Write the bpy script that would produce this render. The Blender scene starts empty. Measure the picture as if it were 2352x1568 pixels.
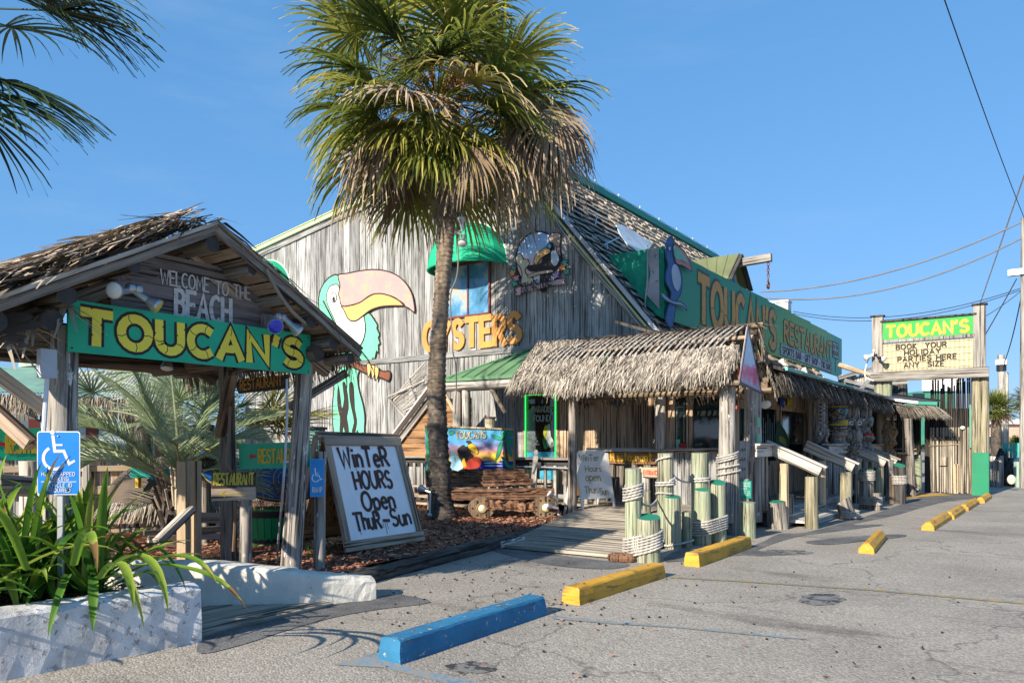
import bpy, math, random
from mathutils import Vector, Matrix, noise as mnoise
R=math.radians
rnd=random.Random(7)
sc=bpy.context.scene
COL=sc.collection
V=Vector
# ---------------------------------------------------------------- camera, sky, sun, exposure
EYE=1.5; FOC=1740.0; HZN=1020.0
SN,CS=math.sin(R(35)),math.cos(R(35))
cd=bpy.data.cameras.new('camera'); cam=bpy.data.objects.new('camera',cd); COL.objects.link(cam)
cam.location=(0,0,EYE); cam.rotation_euler=(R(90),0,R(35))
cd.sensor_width=36; cd.lens=36*FOC/2352; cd.shift_y=(HZN-784)/2352
cd.clip_start=.05; cd.clip_end=1500
sc.camera=cam
SUN_AZ,SUN_EL=5.0,27.0     # light travels towards +y, 5 degrees to +x
w=bpy.data.worlds.new('World'); sc.world=w; w.use_nodes=True
nt=w.node_tree; bg=nt.nodes['Background']
sky=nt.nodes.new('ShaderNodeTexSky'); sky.sky_type='NISHITA'; sky.sun_disc=False
sky.sun_elevation=R(SUN_EL); sky.sun_rotation=R(180+SUN_AZ); sky.air_density=1.0; sky.dust_density=.15; sky.ozone_density=3.0; sky.altitude=0
hsv=nt.nodes.new('ShaderNodeHueSaturation'); hsv.inputs['Saturation'].default_value=1.0
spx=nt.nodes.new('ShaderNodeSeparateColor'); cmx=nt.nodes.new('ShaderNodeCombineColor'); nt.links.new(sky.outputs[0],spx.inputs[0])
for i_,(e_,k_) in enumerate(((.6,.43),(.42,.93),(.4,1.52))):
    pw=nt.nodes.new('ShaderNodeMath'); pw.operation='POWER'; pw.inputs[1].default_value=e_; ml=nt.nodes.new('ShaderNodeMath'); ml.operation='MULTIPLY'; ml.inputs[1].default_value=k_
    nt.links.new(spx.outputs[i_],pw.inputs[0]); nt.links.new(pw.outputs[0],ml.inputs[0]); nt.links.new(ml.outputs[0],cmx.inputs[i_])
nt.links.new(cmx.outputs[0],hsv.inputs['Color']); 
wtc=nt.nodes.new('ShaderNodeTexCoord'); wmp=nt.nodes.new('ShaderNodeMapping'); wmp.inputs['Scale'].default_value=(1.2,2.2,9); wns=nt.nodes.new('ShaderNodeTexNoise'); wns.inputs['Scale'].default_value=1.3; wns.inputs['Detail'].default_value=7; wns.inputs['Roughness'].default_value=.62
wrp=nt.nodes.new('ShaderNodeValToRGB'); wrp.color_ramp.elements[0].position=.5; wrp.color_ramp.elements[1].position=.85; wrp.color_ramp.elements[1].color=(.3,.3,.3,1); wmx=nt.nodes.new('ShaderNodeMix'); wmx.data_type='RGBA'; wmx.inputs[7].default_value=(1.5,2.1,3.0,1)
for a_,b_ in ((wtc.outputs['Generated'],wmp.inputs['Vector']),(wmp.outputs[0],wns.inputs['Vector']),(wns.outputs['Fac'],wrp.inputs[0]),(wrp.outputs[0],wmx.inputs[0]),(hsv.outputs[0],wmx.inputs[6]),(wmx.outputs[2],bg.inputs[0])): nt.links.new(a_,b_)
bg.inputs[1].default_value=.15
sl=bpy.data.lights.new('sun','SUN'); sl.energy=4.4; sl.angle=R(.53); sl.color=(1,.89,.73)
so=bpy.data.objects.new('sun',sl); COL.objects.link(so)
so.rotation_euler=(R(90-SUN_EL),0,-R(SUN_AZ)); so.location=(-5,-10,20)
sc.view_settings.view_transform='Standard'; sc.view_settings.look='None'; sc.view_settings.exposure=1.03; sc.view_settings.gamma=1
sc.view_settings.use_curve_mapping=False
sc.cycles.max_bounces=6; sc.cycles.transparent_max_bounces=12
# ---------------------------------------------------------------- surveying helpers: sight lines of the photograph met with real planes
def ray(px,py):
    u=(px-1176)/FOC; v=(HZN-py)/FOC
    return V((-SN+u*CS, CS+u*SN, v))
O3=V((0,0,EYE))
def gz(px,py,z=0.0): d=ray(px,py); return O3+d*((z-EYE)/d.z)
def ax(px,py,x): d=ray(px,py); return O3+d*(x/d.x)
def ay(px,py,y): d=ray(px,py); return O3+d*(y/d.y)
def at(px,py,t): return O3+ray(px,py)*t
def zoomer(x0,y0,s): return lambda x,y:((x0+x/s)*.57422,(y0+y/s)*.57422)
zA=zoomer(0,850,1.8092); zB=zoomer(0,1700,1.5208); zC=zoomer(1000,600,1.8092); zD=zoomer(1200,1400,1.8092)
zE=zoomer(2000,800,1.68); zF=zoomer(2400,1500,1.8092); zG=zoomer(3200,1100,2.625); zH=zoomer(3200,1600,2.625)
zK=zoomer(2400,1700,2.77); zM=zoomer(0,1400,1.96); zN=zoomer(600,1500,1.96)
# ---------------------------------------------------------------- objects
WM={}
def _new(name,data,parent,mw):
    o=bpy.data.objects.new(name,data); COL.objects.link(o)
    if parent is not None:
        o.parent=parent; o.matrix_parent_inverse=WM[parent.name].inverted()
    o.matrix_basis=mw; WM[o.name]=mw.copy(); return o
def tag(o,label=None,cat=None,group=None,kind=None):
    if label: o['label']=label
    if cat: o['category']=cat
    if group: o['group']=group
    if kind: o['kind']=kind
    return o
def thing(name,label,cat,loc=(0,0,0),group=None,rz=0):
    return tag(_new(name,None,None,Matrix.Translation(V(loc))@Matrix.Rotation(rz,4,'Z')),label,cat,group)
class MB:
    def __init__(s): s.v=[];s.f=[];s.m=[];s.t=[]
    def add(s,vs,fs,mi=0,tone=None):
        b=len(s.v); s.v+=[tuple(x) for x in vs]; s.f+=[tuple(i+b for i in f) for f in fs]; s.m+=[mi]*len(fs)
        if tone is not None:
            while len(s.t)<b: s.t.append(.5)
            s.t+=[tone]*len(vs)
    def build(s,name,mats,parent=None,mw=None,smooth=False,kind=None,world=False):
        """verts are in world space when world (mw then only sets the origin)"""
        me=bpy.data.meshes.new(name)
        mw=mw or Matrix()
        vs=s.v
        if world: inv=mw.inverted(); vs=[tuple(inv@V(v)) for v in vs]
        me.from_pydata(vs,[],s.f)
        if not isinstance(mats,(list,tuple)): mats=[mats]
        for m in mats: me.materials.append(m)
        if len(mats)>1: me.polygons.foreach_set('material_index',s.m)
        if smooth: me.polygons.foreach_set('use_smooth',[True]*len(s.f))
        if s.t:
            while len(s.t)<len(s.v): s.t.append(.5)
            a=me.attributes.new('tone','FLOAT','POINT'); a.data.foreach_set('value',s.t)
        me.update()
        o=_new(name,me,parent,mw)
        if kind: o['kind']=kind
        return o
def basis(z,hint=None):
    z=z.normalized()
    h=hint if hint is not None else (V((0,0,1)) if abs(z.z)<.95 else V((0,1,0)))
    x=h.cross(z)
    if x.length<1e-5: x=V((1,0,0)).cross(z)
    x.normalize(); y=z.cross(x); return x,y,z
def mat_from(o,x,y,z):
    return Matrix(((x.x,y.x,z.x,o.x),(x.y,y.y,z.y,o.y),(x.z,y.z,z.z,o.z),(0,0,0,1)))
def prism_prof(prof,L,mb,mi=0,jit=0,cut0=0,cut1=0,capmi=None):
    n=len(prof); vs=[(x+rnd.uniform(-jit,jit),y+rnd.uniform(-jit,jit),cut0*y) for x,y in prof]+[(x+rnd.uniform(-jit,jit),y+rnd.uniform(-jit,jit),L+cut1*y) for x,y in prof]
    fs=[(i,(i+1)%n,(i+1)%n+n,i+n) for i in range(n)]
    mb.add(vs,fs,mi); mb.add(vs,[tuple(range(n-1,-1,-1)),tuple(range(n,2*n))],mi if capmi is None else capmi)
def rprof(w,d,b):
    a,c=w/2,d/2; return [(-a+b,-c),(a-b,-c),(a,-c+b),(a,c-b),(a-b,c),(-a+b,c),(-a,c-b),(-a,-c+b)]
def beam(name,p0,p1,w,d,mat,parent=None,hint=None,b=.006,jit=.002,cut0=0,cut1=0):
    """timber from p0 to p1, grain along local z; d measured along hint (default: up), w across"""
    p0,p1=V(p0),V(p1); x,y,z=basis(p1-p0,hint)
    m=MB(); prism_prof(rprof(w,d,min(b,w*.3,d*.3)),(p1-p0).length,m,jit=jit,cut0=cut0,cut1=cut1)
    return m.build(name,mat,parent,mat_from(p0,x,y,z))
def lathe_log(mb,p0,p1,r0,r1,n=12,seg=4,wob=.04,mi=0,capmi=None,seed=0,tilt=0):
    p0,p1=V(p0),V(p1);x,y,z=basis(p1-p0);L=(p1-p0).length
    rr=random.Random(seed*31+5); rings=[]; vs=[]
    ph=[rr.uniform(0,6.28) for _ in range(4)]
    for k in range(seg+1):
        f=k/seg; r=r0+(r1-r0)*f
        cx=math.sin(ph[0]+f*4)*wob*r*.8*(1 if 0<k<seg else .2); cy=math.sin(ph[1]+f*5)*wob*r*.8*(1 if 0<k<seg else .2)
        for i in range(n):
            a=6.2832*i/n; q=r*(1+wob*(math.sin(2*a+ph[2]+f*2)+.6*math.sin(5*a+ph[3]-f*3)+rr.uniform(-.5,.5)))
            dz=(tilt*math.cos(a-2.18)*q if k==seg else 0)
            vs.append(p0+x*(cx+q*math.cos(a))+y*(cy+q*math.sin(a))+z*(f*L+dz))
    fs=[(k*n+i,k*n+(i+1)%n,(k+1)*n+(i+1)%n,(k+1)*n+i) for k in range(seg) for i in range(n)]
    mb.add(vs,fs,mi); c=mi if capmi is None else capmi
    mb.add([vs[i] for i in range(n)],[tuple(range(n-1,-1,-1))],c); mb.add(vs[-n:],[tuple(range(n))],c)
_sd=[0]
def log(name,p0,p1,r0,r1=None,mat=None,parent=None,n=12,seg=4,wob=.04,cap=None,tilt=0):
    _sd[0]+=1; p0,p1=V(p0),V(p1)
    x,y,z=basis(p1-p0); mw=mat_from(p0,x,y,z); L=(p1-p0).length
    m=MB(); lathe_log(m,(0,0,0),(0,0,L),r0,r1 if r1 is not None else r0,n,seg,wob,0,1 if cap else None,_sd[0],tilt)
    o=m.build(name,[mat,cap] if cap else mat,parent,mw)
    for i,p in enumerate(o.data.polygons): p.use_smooth=len(p.vertices)==4
    return o
def box(name,c,s,mat,parent=None,rz=0,b=.004,kind=None,rot=None):
    c=V(c); mw=Matrix.Translation(c)@(rot if rot is not None else Matrix.Rotation(rz,4,'Z'))@Matrix.Translation((0,0,-s[2]/2))
    m=MB(); prism_prof(rprof(s[0],s[1],min(b,s[0]*.3,s[1]*.3)),s[2],m); o=m.build(name,mat,parent,mw)
    if kind:o['kind']=kind
    return o
def spline(pts,closed=True,k=4):
    n=len(pts); out=[]
    rng=range(n) if closed else range(n-1)
    for i in rng:
        g=lambda j:V(pts[j%n]) if closed else V(pts[max(0,min(n-1,j))])
        a,b,c,d=g(i-1),g(i),g(i+1),g(i+2)
        for s in range(k):
            t=s/k; out.append(.5*((2*b)+(c-a)*t+(2*a-5*b+4*c-d)*t*t+(3*b-a-3*c+d)*t**3))
    if not closed: out.append(V(pts[-1]))
    return out
def slab(mb,pts,nrm,th,mi=0,back=True):
    """flat outline given in space, front face at pts, thickness th away from nrm"""
    pts=[V(p) for p in pts]; n=len(pts)
    ar=V((0,0,0))
    for i in range(n): ar+=pts[i].cross(pts[(i+1)%n])
    if ar.dot(nrm)<0: pts.reverse()
    bk=[p-nrm*th for p in pts]
    mb.add(pts+bk,[tuple(range(n)),tuple(range(2*n-1,n-1,-1))]+[(i,i+n,(i+1)%n+n,(i+1)%n) for i in range(n)],mi)
def strip(mb,pts,wd,nrm,th=.002,closed=False,mi=0,taper=None,tone=None):
    """ribbon of paint of width wd following pts, lying in the plane with normal nrm"""
    pts=[V(p) for p in pts]
    q=[pts[0]]
    for p in pts[1:]:
        if (p-q[-1]).length>1e-4: q.append(p)
    if closed and (q[0]-q[-1]).length<1e-4: q.pop()
    pts=q; n=len(pts)
    if n<2: return
    L=[];Rr=[]
    for i in range(n):
        a=pts[(i-1)%n] if (closed or i>0) else pts[i]; b=pts[(i+1)%n] if (closed or i<n-1) else pts[i]
        d1=(pts[i]-a); d2=(b-pts[i])
        if d1.length<1e-6: d1=d2
        if d2.length<1e-6: d2=d1
        d1=d1.normalized(); d2=d2.normalized(); t=(d1+d2)
        if t.length<.2: t=d1
        t.normalize(); s=nrm.cross(t); k=1/max(.6,s.dot(nrm.cross(d1)))
        ww=wd/2*(taper[i] if taper else 1)
        L.append(pts[i]+s*ww*k); Rr.append(pts[i]-s*ww*k)
    m=n if closed else n-1
    vs=[p for p in L]+[p for p in Rr]
    fs=[(n+i,n+(i+1)%n,(i+1)%n,i) for i in range(m)]
    if th>0:
        base=2*n; vs+= [p-nrm*th for p in L]+[p-nrm*th for p in Rr]
        fs+=[(i,(i+1)%n,base+(i+1)%n,base+i) for i in range(m)]+[(base+n+i,base+n+(i+1)%n,n+(i+1)%n,n+i) for i in range(m)]
        if not closed: fs+=[(0,base,base+n,n),(n-1,2*n-1,base+2*n-1,base+n-1)]
    mb.add(vs,fs,mi,tone)
def tube(mb,pts,r,n=6,mi=0,closed=False,twist=0,lob=0,taper=None,tone=None):
    pts=[V(p) for p in pts]; N=len(pts); vs=[]
    up=None; s=0
    for i,p in enumerate(pts):
        a=pts[i-1] if (closed or i>0) else p; b=pts[(i+1)%N] if (closed or i<N-1) else p
        t=(b-a).normalized()
        if up is None: x,y,_=basis(t)
        else:
            x=up-t*up.dot(t); x.normalize(); y=t.cross(x)
        up=x; rr=r*(taper[i] if taper else 1)
        if i: s+=(p-pts[i-1]).length
        for k in range(n):
            an=6.28318*k/n; q=rr*(1+lob*math.cos(2*an-s*twist)) if lob else rr
            vs.append(p+x*q*math.cos(an)+y*q*math.sin(an))
    M=N if closed else N-1
    fs=[(i*n+k,i*n+(k+1)%n,((i+1)%N)*n+(k+1)%n,((i+1)%N)*n+k) for i in range(M) for k in range(n)]
    if not closed: fs+=[tuple(range(n-1,-1,-1)),tuple((N-1)*n+k for k in range(n))]
    mb.add(vs,fs,mi,tone)
def ball(mb,c,r,n=10,m=6,mi=0,x=V((1,0,0)),y=V((0,1,0)),z=V((0,0,1)),lo=0,hi=1):
    """ellipsoid, r=(rx,ry,rz); lo..hi cuts it from the pole"""
    c=V(c); vs=[];
    for j in range(m+1):
        f=lo+(hi-lo)*j/m; th=math.pi*f
        for i in range(n):
            a=6.28318*i/n; vs.append(c+x*r[0]*math.sin(th)*math.cos(a)+y*r[1]*math.sin(th)*math.sin(a)+z*r[2]*math.cos(th))
    mb.add(vs,[(j*n+i,(j+1)*n+i,(j+1)*n+(i+1)%n,j*n+(i+1)%n) for j in range(m) for i in range(n)],mi)
# ---------------------------------------------------------------- materials
def srgb(r,g,b):
    f=lambda c:(c/255/12.92 if c<=10 else ((c/255+.055)/1.055)**2.4); return (f(r),f(g),f(b),1)
class NT:
    def __init__(s,name):
        s.m=bpy.data.materials.new(name); s.m.use_nodes=True; s.t=s.m.node_tree; s.b=s.t.nodes['Principled BSDF']; s.b.inputs['Specular IOR Level'].default_value=.3
    def n(s,k,**kw):
        o=s.t.nodes.new(k)
        for a,b in kw.items(): setattr(o,a,b)
        return o
    def l(s,a,b): s.t.links.new(a,b)
    def coords(s,scale=(1,1,1),kind='Object',rand=True):
        tc=s.n('ShaderNodeTexCoord'); mp=s.n('ShaderNodeMapping'); mp.inputs['Scale'].default_value=scale
        s.l(tc.outputs[kind],mp.inputs['Vector'])
        if rand:
            oi=s.n('ShaderNodeObjectInfo'); mu=s.n('ShaderNodeVectorMath',operation='SCALE'); mu.inputs[0].default_value=(37,53,71)
            s.l(oi.outputs['Random'],mu.inputs['Scale']); s.l(mu.outputs[0],mp.inputs['Location'])
        return mp.outputs[0]
    def noise(s,vec,scale=1,detail=4,rough=.6):
        o=s.n('ShaderNodeTexNoise'); o.inputs['Scale'].default_value=scale; o.inputs['Detail'].default_value=detail; o.inputs['Roughness'].default_value=rough
        if vec is not None: s.l(vec,o.inputs['Vector'])
        return o.outputs['Fac']
    def ramp(s,fac,stops):
        o=s.n('ShaderNodeValToRGB'); e=o.color_ramp.elements
        while len(e)<len(stops): e.new(.5)
        for i,(p,c) in enumerate(stops): e[i].position=p; e[i].color=c if len(c)==4 else (*c,1)
        s.l(fac,o.inputs[0]); return o.outputs[0]
    def mix(s,fac,a,b,mode='MIX'):
        o=s.n('ShaderNodeMix',data_type='RGBA',blend_type=mode)
        if isinstance(fac,(int,float)): o.inputs[0].default_value=fac
        else: s.l(fac,o.inputs[0])
        for v,i in ((a,6),(b,7)):
            if isinstance(v,tuple): o.inputs[i].default_value=v if len(v)==4 else (*v,1)
            else: s.l(v,o.inputs[i])
        return o.outputs[2]
    def math(s,op,a,b=0.0):
        o=s.n('ShaderNodeMath',operation=op)
        for v,i in ((a,0),(b,1)):
            if isinstance(v,(int,float)): o.inputs[i].default_value=v
            else: s.l(v,o.inputs[i])
        return o.outputs[0]
    def bump(s,h,st=.3,dist=.01):
        o=s.n('ShaderNodeBump'); o.inputs['Strength'].default_value=st; o.inputs['Distance'].default_value=dist; s.l(h,o.inputs['Height']); s.l(o.outputs[0],s.b.inputs['Normal'])
    def out(s,col,rough=.8):
        if isinstance(col,tuple): s.b.inputs['Base Color'].default_value=col if len(col)==4 else (*col,1)
        else: s.l(col,s.b.inputs['Base Color'])
        if isinstance(rough,(int,float)): s.b.inputs['Roughness'].default_value=rough
        else: s.l(rough,s.b.inputs['Roughness'])
        return s.m
def g3(v,t=(1,1,1)): return (v*t[0],v*t[1],v*t[2],1)
def wood(name,light,dark,crack=.35,var=.25,sx=1.0,flake=None,patch=.5,moss=None,flk=.6):
    """weathered timber, grain along local z"""
    m=NT(name)
    v1=m.coords((16*sx,16*sx,.9*sx)); v2=m.coords((70*sx,70*sx,2.2*sx)); v3=m.coords((2.2*sx,2.2*sx,.8*sx))
    n1=m.noise(v1,1,7,.62); n2=m.noise(v2,1,3,.6); n3=m.noise(v3,1,4,.6)
    f=m.math('ADD',m.math('MULTIPLY',n1,.6),m.math('MULTIPLY',n3,patch)); f=m.math('ADD',f,m.math('MULTIPLY',n2,.25))
    c=m.ramp(f,[(.55,dark),(.655,tuple((a_*.45+b_*.55)for a_,b_ in zip(dark,light))),(.79,light)])
    v4=m.coords((26*sx,26*sx,.55*sx)); n4=m.noise(v4,1,5,.55)
    ck=m.ramp(n4,[(.40,(.1,.09,.085)),(.40+.09*crack+.012,(1,1,1))]); c=m.mix(.9,c,ck,'MULTIPLY')
    if flake:
        v5=m.coords((9*sx,9*sx,2.6*sx)); n5=m.noise(v5,1,9,.68); c=m.mix(m.ramp(n5,[(flk,(0,0,0)),(flk+.03,(1,1,1))]),c,flake)
    if moss:
        n6=m.noise(m.coords((1.6,1.6,1.1)),1,5,.6); c=m.mix(m.ramp(n6,[(.4,(0,0,0)),(.66,(.8,.8,.8))]),c,moss)
    oi=m.n('ShaderNodeObjectInfo'); k=m.math('ADD',m.math('MULTIPLY',oi.outputs['Random'],2*var),1-var)
    hs=m.n('ShaderNodeHueSaturation'); m.l(c,hs.inputs['Color']); m.l(k,hs.inputs['Value'])
    m.bump(m.math('ADD',n1,m.math('MULTIPLY',ck,.6)),.55,.008)
    return m.out(hs.outputs[0],.85)
def paint(name,col,rough=.55,dirt=.25,chip=None,chipth=.66,chipscale=9,sc_=1.5,var=0,bump=.15,scuff=0):
    m=NT(name); vec=m.coords((1,1,1)); n=m.noise(vec,sc_,6,.65)
    lo=tuple(c*(1-dirt) for c in col[:3]); hi=tuple(min(1,c*(1+dirt*.35)) for c in col[:3])
    c=m.ramp(n,[(.3,lo),(.7,hi)])
    n2=m.noise(vec,chipscale,9,.7)
    if chip: c=m.mix(m.ramp(n2,[(chipth,(0,0,0)),(chipth+.015,(1,1,1))]),c,chip)
    if scuff:
        n3=m.noise(m.coords((3,3,22)),1,6,.7); c=m.mix(m.ramp(n3,[(scuff,(0,0,0)),(scuff+.12,(.75,.75,.75))]),c,(.07,.06,.05,1))
    if var:
        oi=m.n('ShaderNodeObjectInfo'); hs=m.n('ShaderNodeHueSaturation'); m.l(c,hs.inputs['Color']); m.l(m.math('ADD',m.math('MULTIPLY',oi.outputs['Random'],2*var),1-var),hs.inputs['Value']); c=hs.outputs[0]
    if bump: m.bump(n2,bump,.01)
    return m.out(c,rough)
def bladed(name,stops,rough=.7,trans=.0,var=.15,sx=8,amp=.35):
    """leaf / thatch: colour picked by the blade's own 'tone'"""
    m=NT(name); at_=m.n('ShaderNodeAttribute',attribute_name='tone')
    oi=m.n('ShaderNodeObjectInfo')
    f=m.math('ADD',at_.outputs['Fac'],m.math('MULTIPLY',m.math('SUBTRACT',oi.outputs['Random'],.5),var*2))
    n=m.noise(m.coords((1,1,1),rand=False),sx,3,.6); f=m.math('ADD',f,m.math('MULTIPLY',m.math('SUBTRACT',n,.5),amp))
    c=m.ramp(f,stops)
    m.out(c,rough)
    if trans:
        m.b.inputs['Transmission Weight'].default_value=0
        tr=m.n('ShaderNodeBsdfTranslucent'); m.l(c,tr.inputs[0]); mx=m.n('ShaderNodeMixShader'); mx.inputs[0].default_value=trans
        out=m.t.nodes['Material Output']; m.l(m.b.outputs[0],mx.inputs[1]); m.l(tr.outputs[0],mx.inputs[2]); m.l(mx.outputs[0],out.inputs[0])
    return m.m
def metal(name,col,rough=.35,met=.9):
    m=NT(name); m.b.inputs['Metallic'].default_value=met; return m.out(col,rough)
def glassy(name,col,rough=.05,spec=.6,noisecols=None):
    m=NT(name); m.b.inputs['Specular IOR Level'].default_value=spec
    if noisecols: col=m.ramp(m.noise(m.coords((1,1,.6)),1.6,5,.6),noisecols)
    return m.out(col,rough)
M={}
M['gable']=wood('weathered_grey_planks',(.40,.405,.405),(.165,.163,.16),crack=.6,var=.3,sx=1.35)
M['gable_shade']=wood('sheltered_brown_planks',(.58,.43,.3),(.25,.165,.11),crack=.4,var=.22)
M['trim']=wood('weathered_trim',(.38,.36,.33),(.15,.135,.12),var=.15)
M['post']=wood('grey_post',(.42,.39,.35),(.16,.145,.13),crack=.7,var=.12,sx=1.6,flake=(.6,.58,.56,1),flk=.6)
M['post_dark']=wood('dark_gate_post',(.3,.26,.22),(.09,.078,.068),crack=.7,var=.2,sx=1.5,flake=(.46,.44,.42,1),flk=.64)
M['dark']=wood('dark_log',(.22,.18,.145),(.055,.045,.036),crack=.5,var=.3)
M['brownlog']=wood('brown_log',(.26,.2,.14),(.07,.05,.035),crack=.5,var=.25)
M['rail']=wood('silver_rail',(.55,.52,.47),(.24,.215,.19),crack=.4,var=.1)
M['deck']=wood('deck_boards',(.4,.355,.29),(.17,.145,.115),crack=.3,var=.16)
M['newwood']=wood('fresh_lumber',(.56,.44,.3),(.34,.245,.15),crack=.15,var=.08)
M['frame']=wood('sign_frame_wood',(.46,.35,.26),(.22,.16,.12),crack=.3,var=.12)
M['orange']=wood('warm_ply',(.36,.2,.09),(.16,.08,.035),crack=.25,var=.15)
M['piling']=wood('green_treated_piling',(.44,.43,.31),(.15,.155,.105),crack=.85,var=.14,sx=1.7,moss=(.24,.31,.2,1))
M['piling_old']=wood('grey_old_piling',(.36,.33,.29),(.1,.085,.072),crack=.95,var=.15,sx=1.6)
M['post_tan']=wood('tan_round_post',(.42,.38,.26),(.15,.135,.085),crack=.6,var=.15)
M['black_wood']=wood('sooty_timber',(.1,.095,.09),(.025,.022,.02),crack=.8,var=.2)
M['drift']=wood('reddish_driftwood',(.3,.16,.095),(.075,.036,.02),crack=1.0,var=.25,sx=1.3)
M['bark']=None
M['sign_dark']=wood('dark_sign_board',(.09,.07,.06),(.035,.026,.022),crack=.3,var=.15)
M['bamboo']=wood('bamboo_cane',(.42,.34,.22),(.2,.15,.09),crack=.5,var=.35)
M['bamboo_grey']=wood('grey_cane',(.4,.36,.29),(.17,.145,.115),crack=.6,var=.25)
M['bamboo_black']=wood('charred_cane',(.05,.045,.042),(.012,.011,.012),crack=.5,var=.4)
M['green_cap']=paint('green_cap_paint',(.02,.2,.125),.65,.3,chip=(.3,.28,.22,1),chipth=.72)
M['sign_green']=paint('sign_green',(.02,.42,.235),.5,.2,sc_=2.5)
M['sign_green2']=paint('sign_grass_green',(.07,.42,.09),.5,.25)
M['yellow']=paint('letter_yellow',(.85,.70,.07),.55,.15)
M['black']=paint('letter_black',(.028,.02,.02),.6,.2)
M['letter_brown']=paint('letter_brown_paint',(.1,.045,.035),.6,.4,sc_=8)
M['white']=paint('white_paint',(.72,.71,.69),.6,.12,chip=(.4,.36,.3,1),chipth=.74)
M['white_board']=paint('white_sign_board',(.86,.86,.88),.5,.08,sc_=3)
M['white_letters']=paint('white_brush_paint',(.62,.62,.62),.7,.3,sc_=12,chip=(.1,.08,.07,1),chipth=.62,chipscale=30)
M['orange_letters']=paint('orange_letter_paint',(.66,.29,.075),.6,.2)
M['amber']=paint('amber_letter_paint',(.6,.29,.025),.6,.35,sc_=14)
M['blue_sign']=paint('blue_sign_sheet',(.004,.16,.56),.35,.12)
M['aluminium']=metal('aluminium_sheet',(.6,.62,.64,1),.35,.6)
M['galv']=metal('galvanised_metal',(.45,.47,.5,1),.4,.8)
M['grey_pipe']=paint('grey_conduit',(.42,.45,.5),.4,.1)
M['curb_white']=paint('whitewashed_masonry',(.66,.63,.56),.9,.22,chip=(.33,.3,.26,1),chipth=.64,chipscale=16,sc_=3,bump=1.0)
M['curb_old']=paint('peeling_whitewash',(.64,.63,.64),.9,.4,chip=(.3,.295,.3,1),chipth=.565,chipscale=15,sc_=4,bump=1.0)
M['stop_blue']=paint('blue_stop_paint',(.03,.18,.34),.7,.4,chip=(.42,.38,.33,1),chipth=.62,chipscale=16,scuff=.56,bump=.5)
M['stop_yellow']=paint('yellow_stop_paint',(.62,.33,.035),.65,.3,chip=(.45,.4,.33,1),chipth=.64,chipscale=14,scuff=.53,bump=.45)
M['green_metal']=paint('green_roof_metal',(.12,.25,.13),.45,.25)
M['teal_metal']=paint('teal_roof_trim',(.03,.26,.2),.5,.2)
M['pale_metal']=paint('pale_roof_metal',(.5,.5,.38),.4,.25,sc_=3)
M['awning']=paint('green_awning_cloth',(.012,.42,.22),.75,.06,bump=0)
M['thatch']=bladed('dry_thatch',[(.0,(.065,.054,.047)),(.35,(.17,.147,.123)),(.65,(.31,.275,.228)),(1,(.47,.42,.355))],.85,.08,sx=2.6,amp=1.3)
M['thatch_dark']=bladed('dark_thatch',[(.0,(.02,.018,.016)),(.5,(.09,.08,.07)),(1,(.22,.19,.16))],.9)  # dark tones for the porch fringe and old roof shingles
M['thatch_gate']=bladed('brown_thatch',[(.0,(.07,.052,.042)),(.4,(.21,.165,.125)),(.75,(.41,.335,.25)),(1,(.58,.5,.39))],.85,.05)
M['palm_green']=bladed('palm_leaf_green',[(.0,(.03,.055,.014)),(.3,(.12,.16,.03)),(.6,(.3,.31,.055)),(.82,(.55,.47,.12)),(1,(.52,.4,.25))],.6,.42,var=.14,sx=1.2)
M['palm_dead']=bladed('palm_leaf_dead',[(.0,(.07,.045,.028)),(.5,(.2,.14,.09)),(1,(.42,.34,.25))],.8,.12,var=.2,sx=2)
M['palm_silver']=bladed('palm_leaf_silver',[(.0,(.07,.11,.05)),(.5,(.3,.38,.21)),(1,(.6,.66,.46))],.5,.3,var=.15)
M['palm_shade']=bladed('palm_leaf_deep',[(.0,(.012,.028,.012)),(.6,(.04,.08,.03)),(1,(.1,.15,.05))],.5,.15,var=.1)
M['twig']=bladed('brown_twigs',[(.0,(.05,.03,.012)),(.5,(.2,.11,.035)),(1,(.38,.24,.08))],.8)
M['strap']=bladed('strap_leaf',[(.0,(.02,.07,.012)),(.4,(.06,.17,.02)),(.75,(.2,.34,.035)),(.97,(.45,.46,.09)),(1,(.3,.17,.06))],.5,.4,var=.1,sx=3)
M['soil']=paint('leaf_litter',(.06,.04,.028),.95,.6,sc_=10,bump=1)
M['mulch']=bladed('red_mulch_chips',[(.0,(.06,.016,.01)),(.5,(.25,.095,.06)),(.85,(.4,.2,.125)),(1,(.5,.33,.2))],.85)
M['rope']=paint('rope_white',(.47,.45,.41),.85,.45,sc_=6)
M['wire']=paint('black_wire',(.02,.022,.03),.6,.1)
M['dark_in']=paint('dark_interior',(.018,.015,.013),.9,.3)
M['glass']=glassy('dark_window_glass',(.012,.016,.016,1),.04,.9)
M['glass_blue']=glassy('painted_curtain_glass',(.1,.2,.3,1),.12,.7,[(.3,(.04,.12,.2)),(.45,(.08,.24,.42)),(.55,(.3,.4,.45)),(.62,(.5,.33,.12)),(.72,(.5,.2,.25))])
M['maroon']=paint('maroon_frame',(.16,.045,.04),.5,.2)
M['neon']=NT('green_neon'); 
def emit(name,col,st,base=(.02,.02,.02,1)):
    m=NT(name); m.out(base,.4); m.b.inputs['Emission Color'].default_value=col; m.b.inputs['Emission Strength'].default_value=st; return m.m
M['neon']=emit('green_neon',(.02,1,.12,1),1.6,(.02,.4,.1,1)); M['red_neon']=emit('red_lamp',(1,.05,.02,1),2.5)
def pc(name,c,**k):
    if name not in M: M[name]=paint(name,c,**k)
    return M[name]
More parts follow.
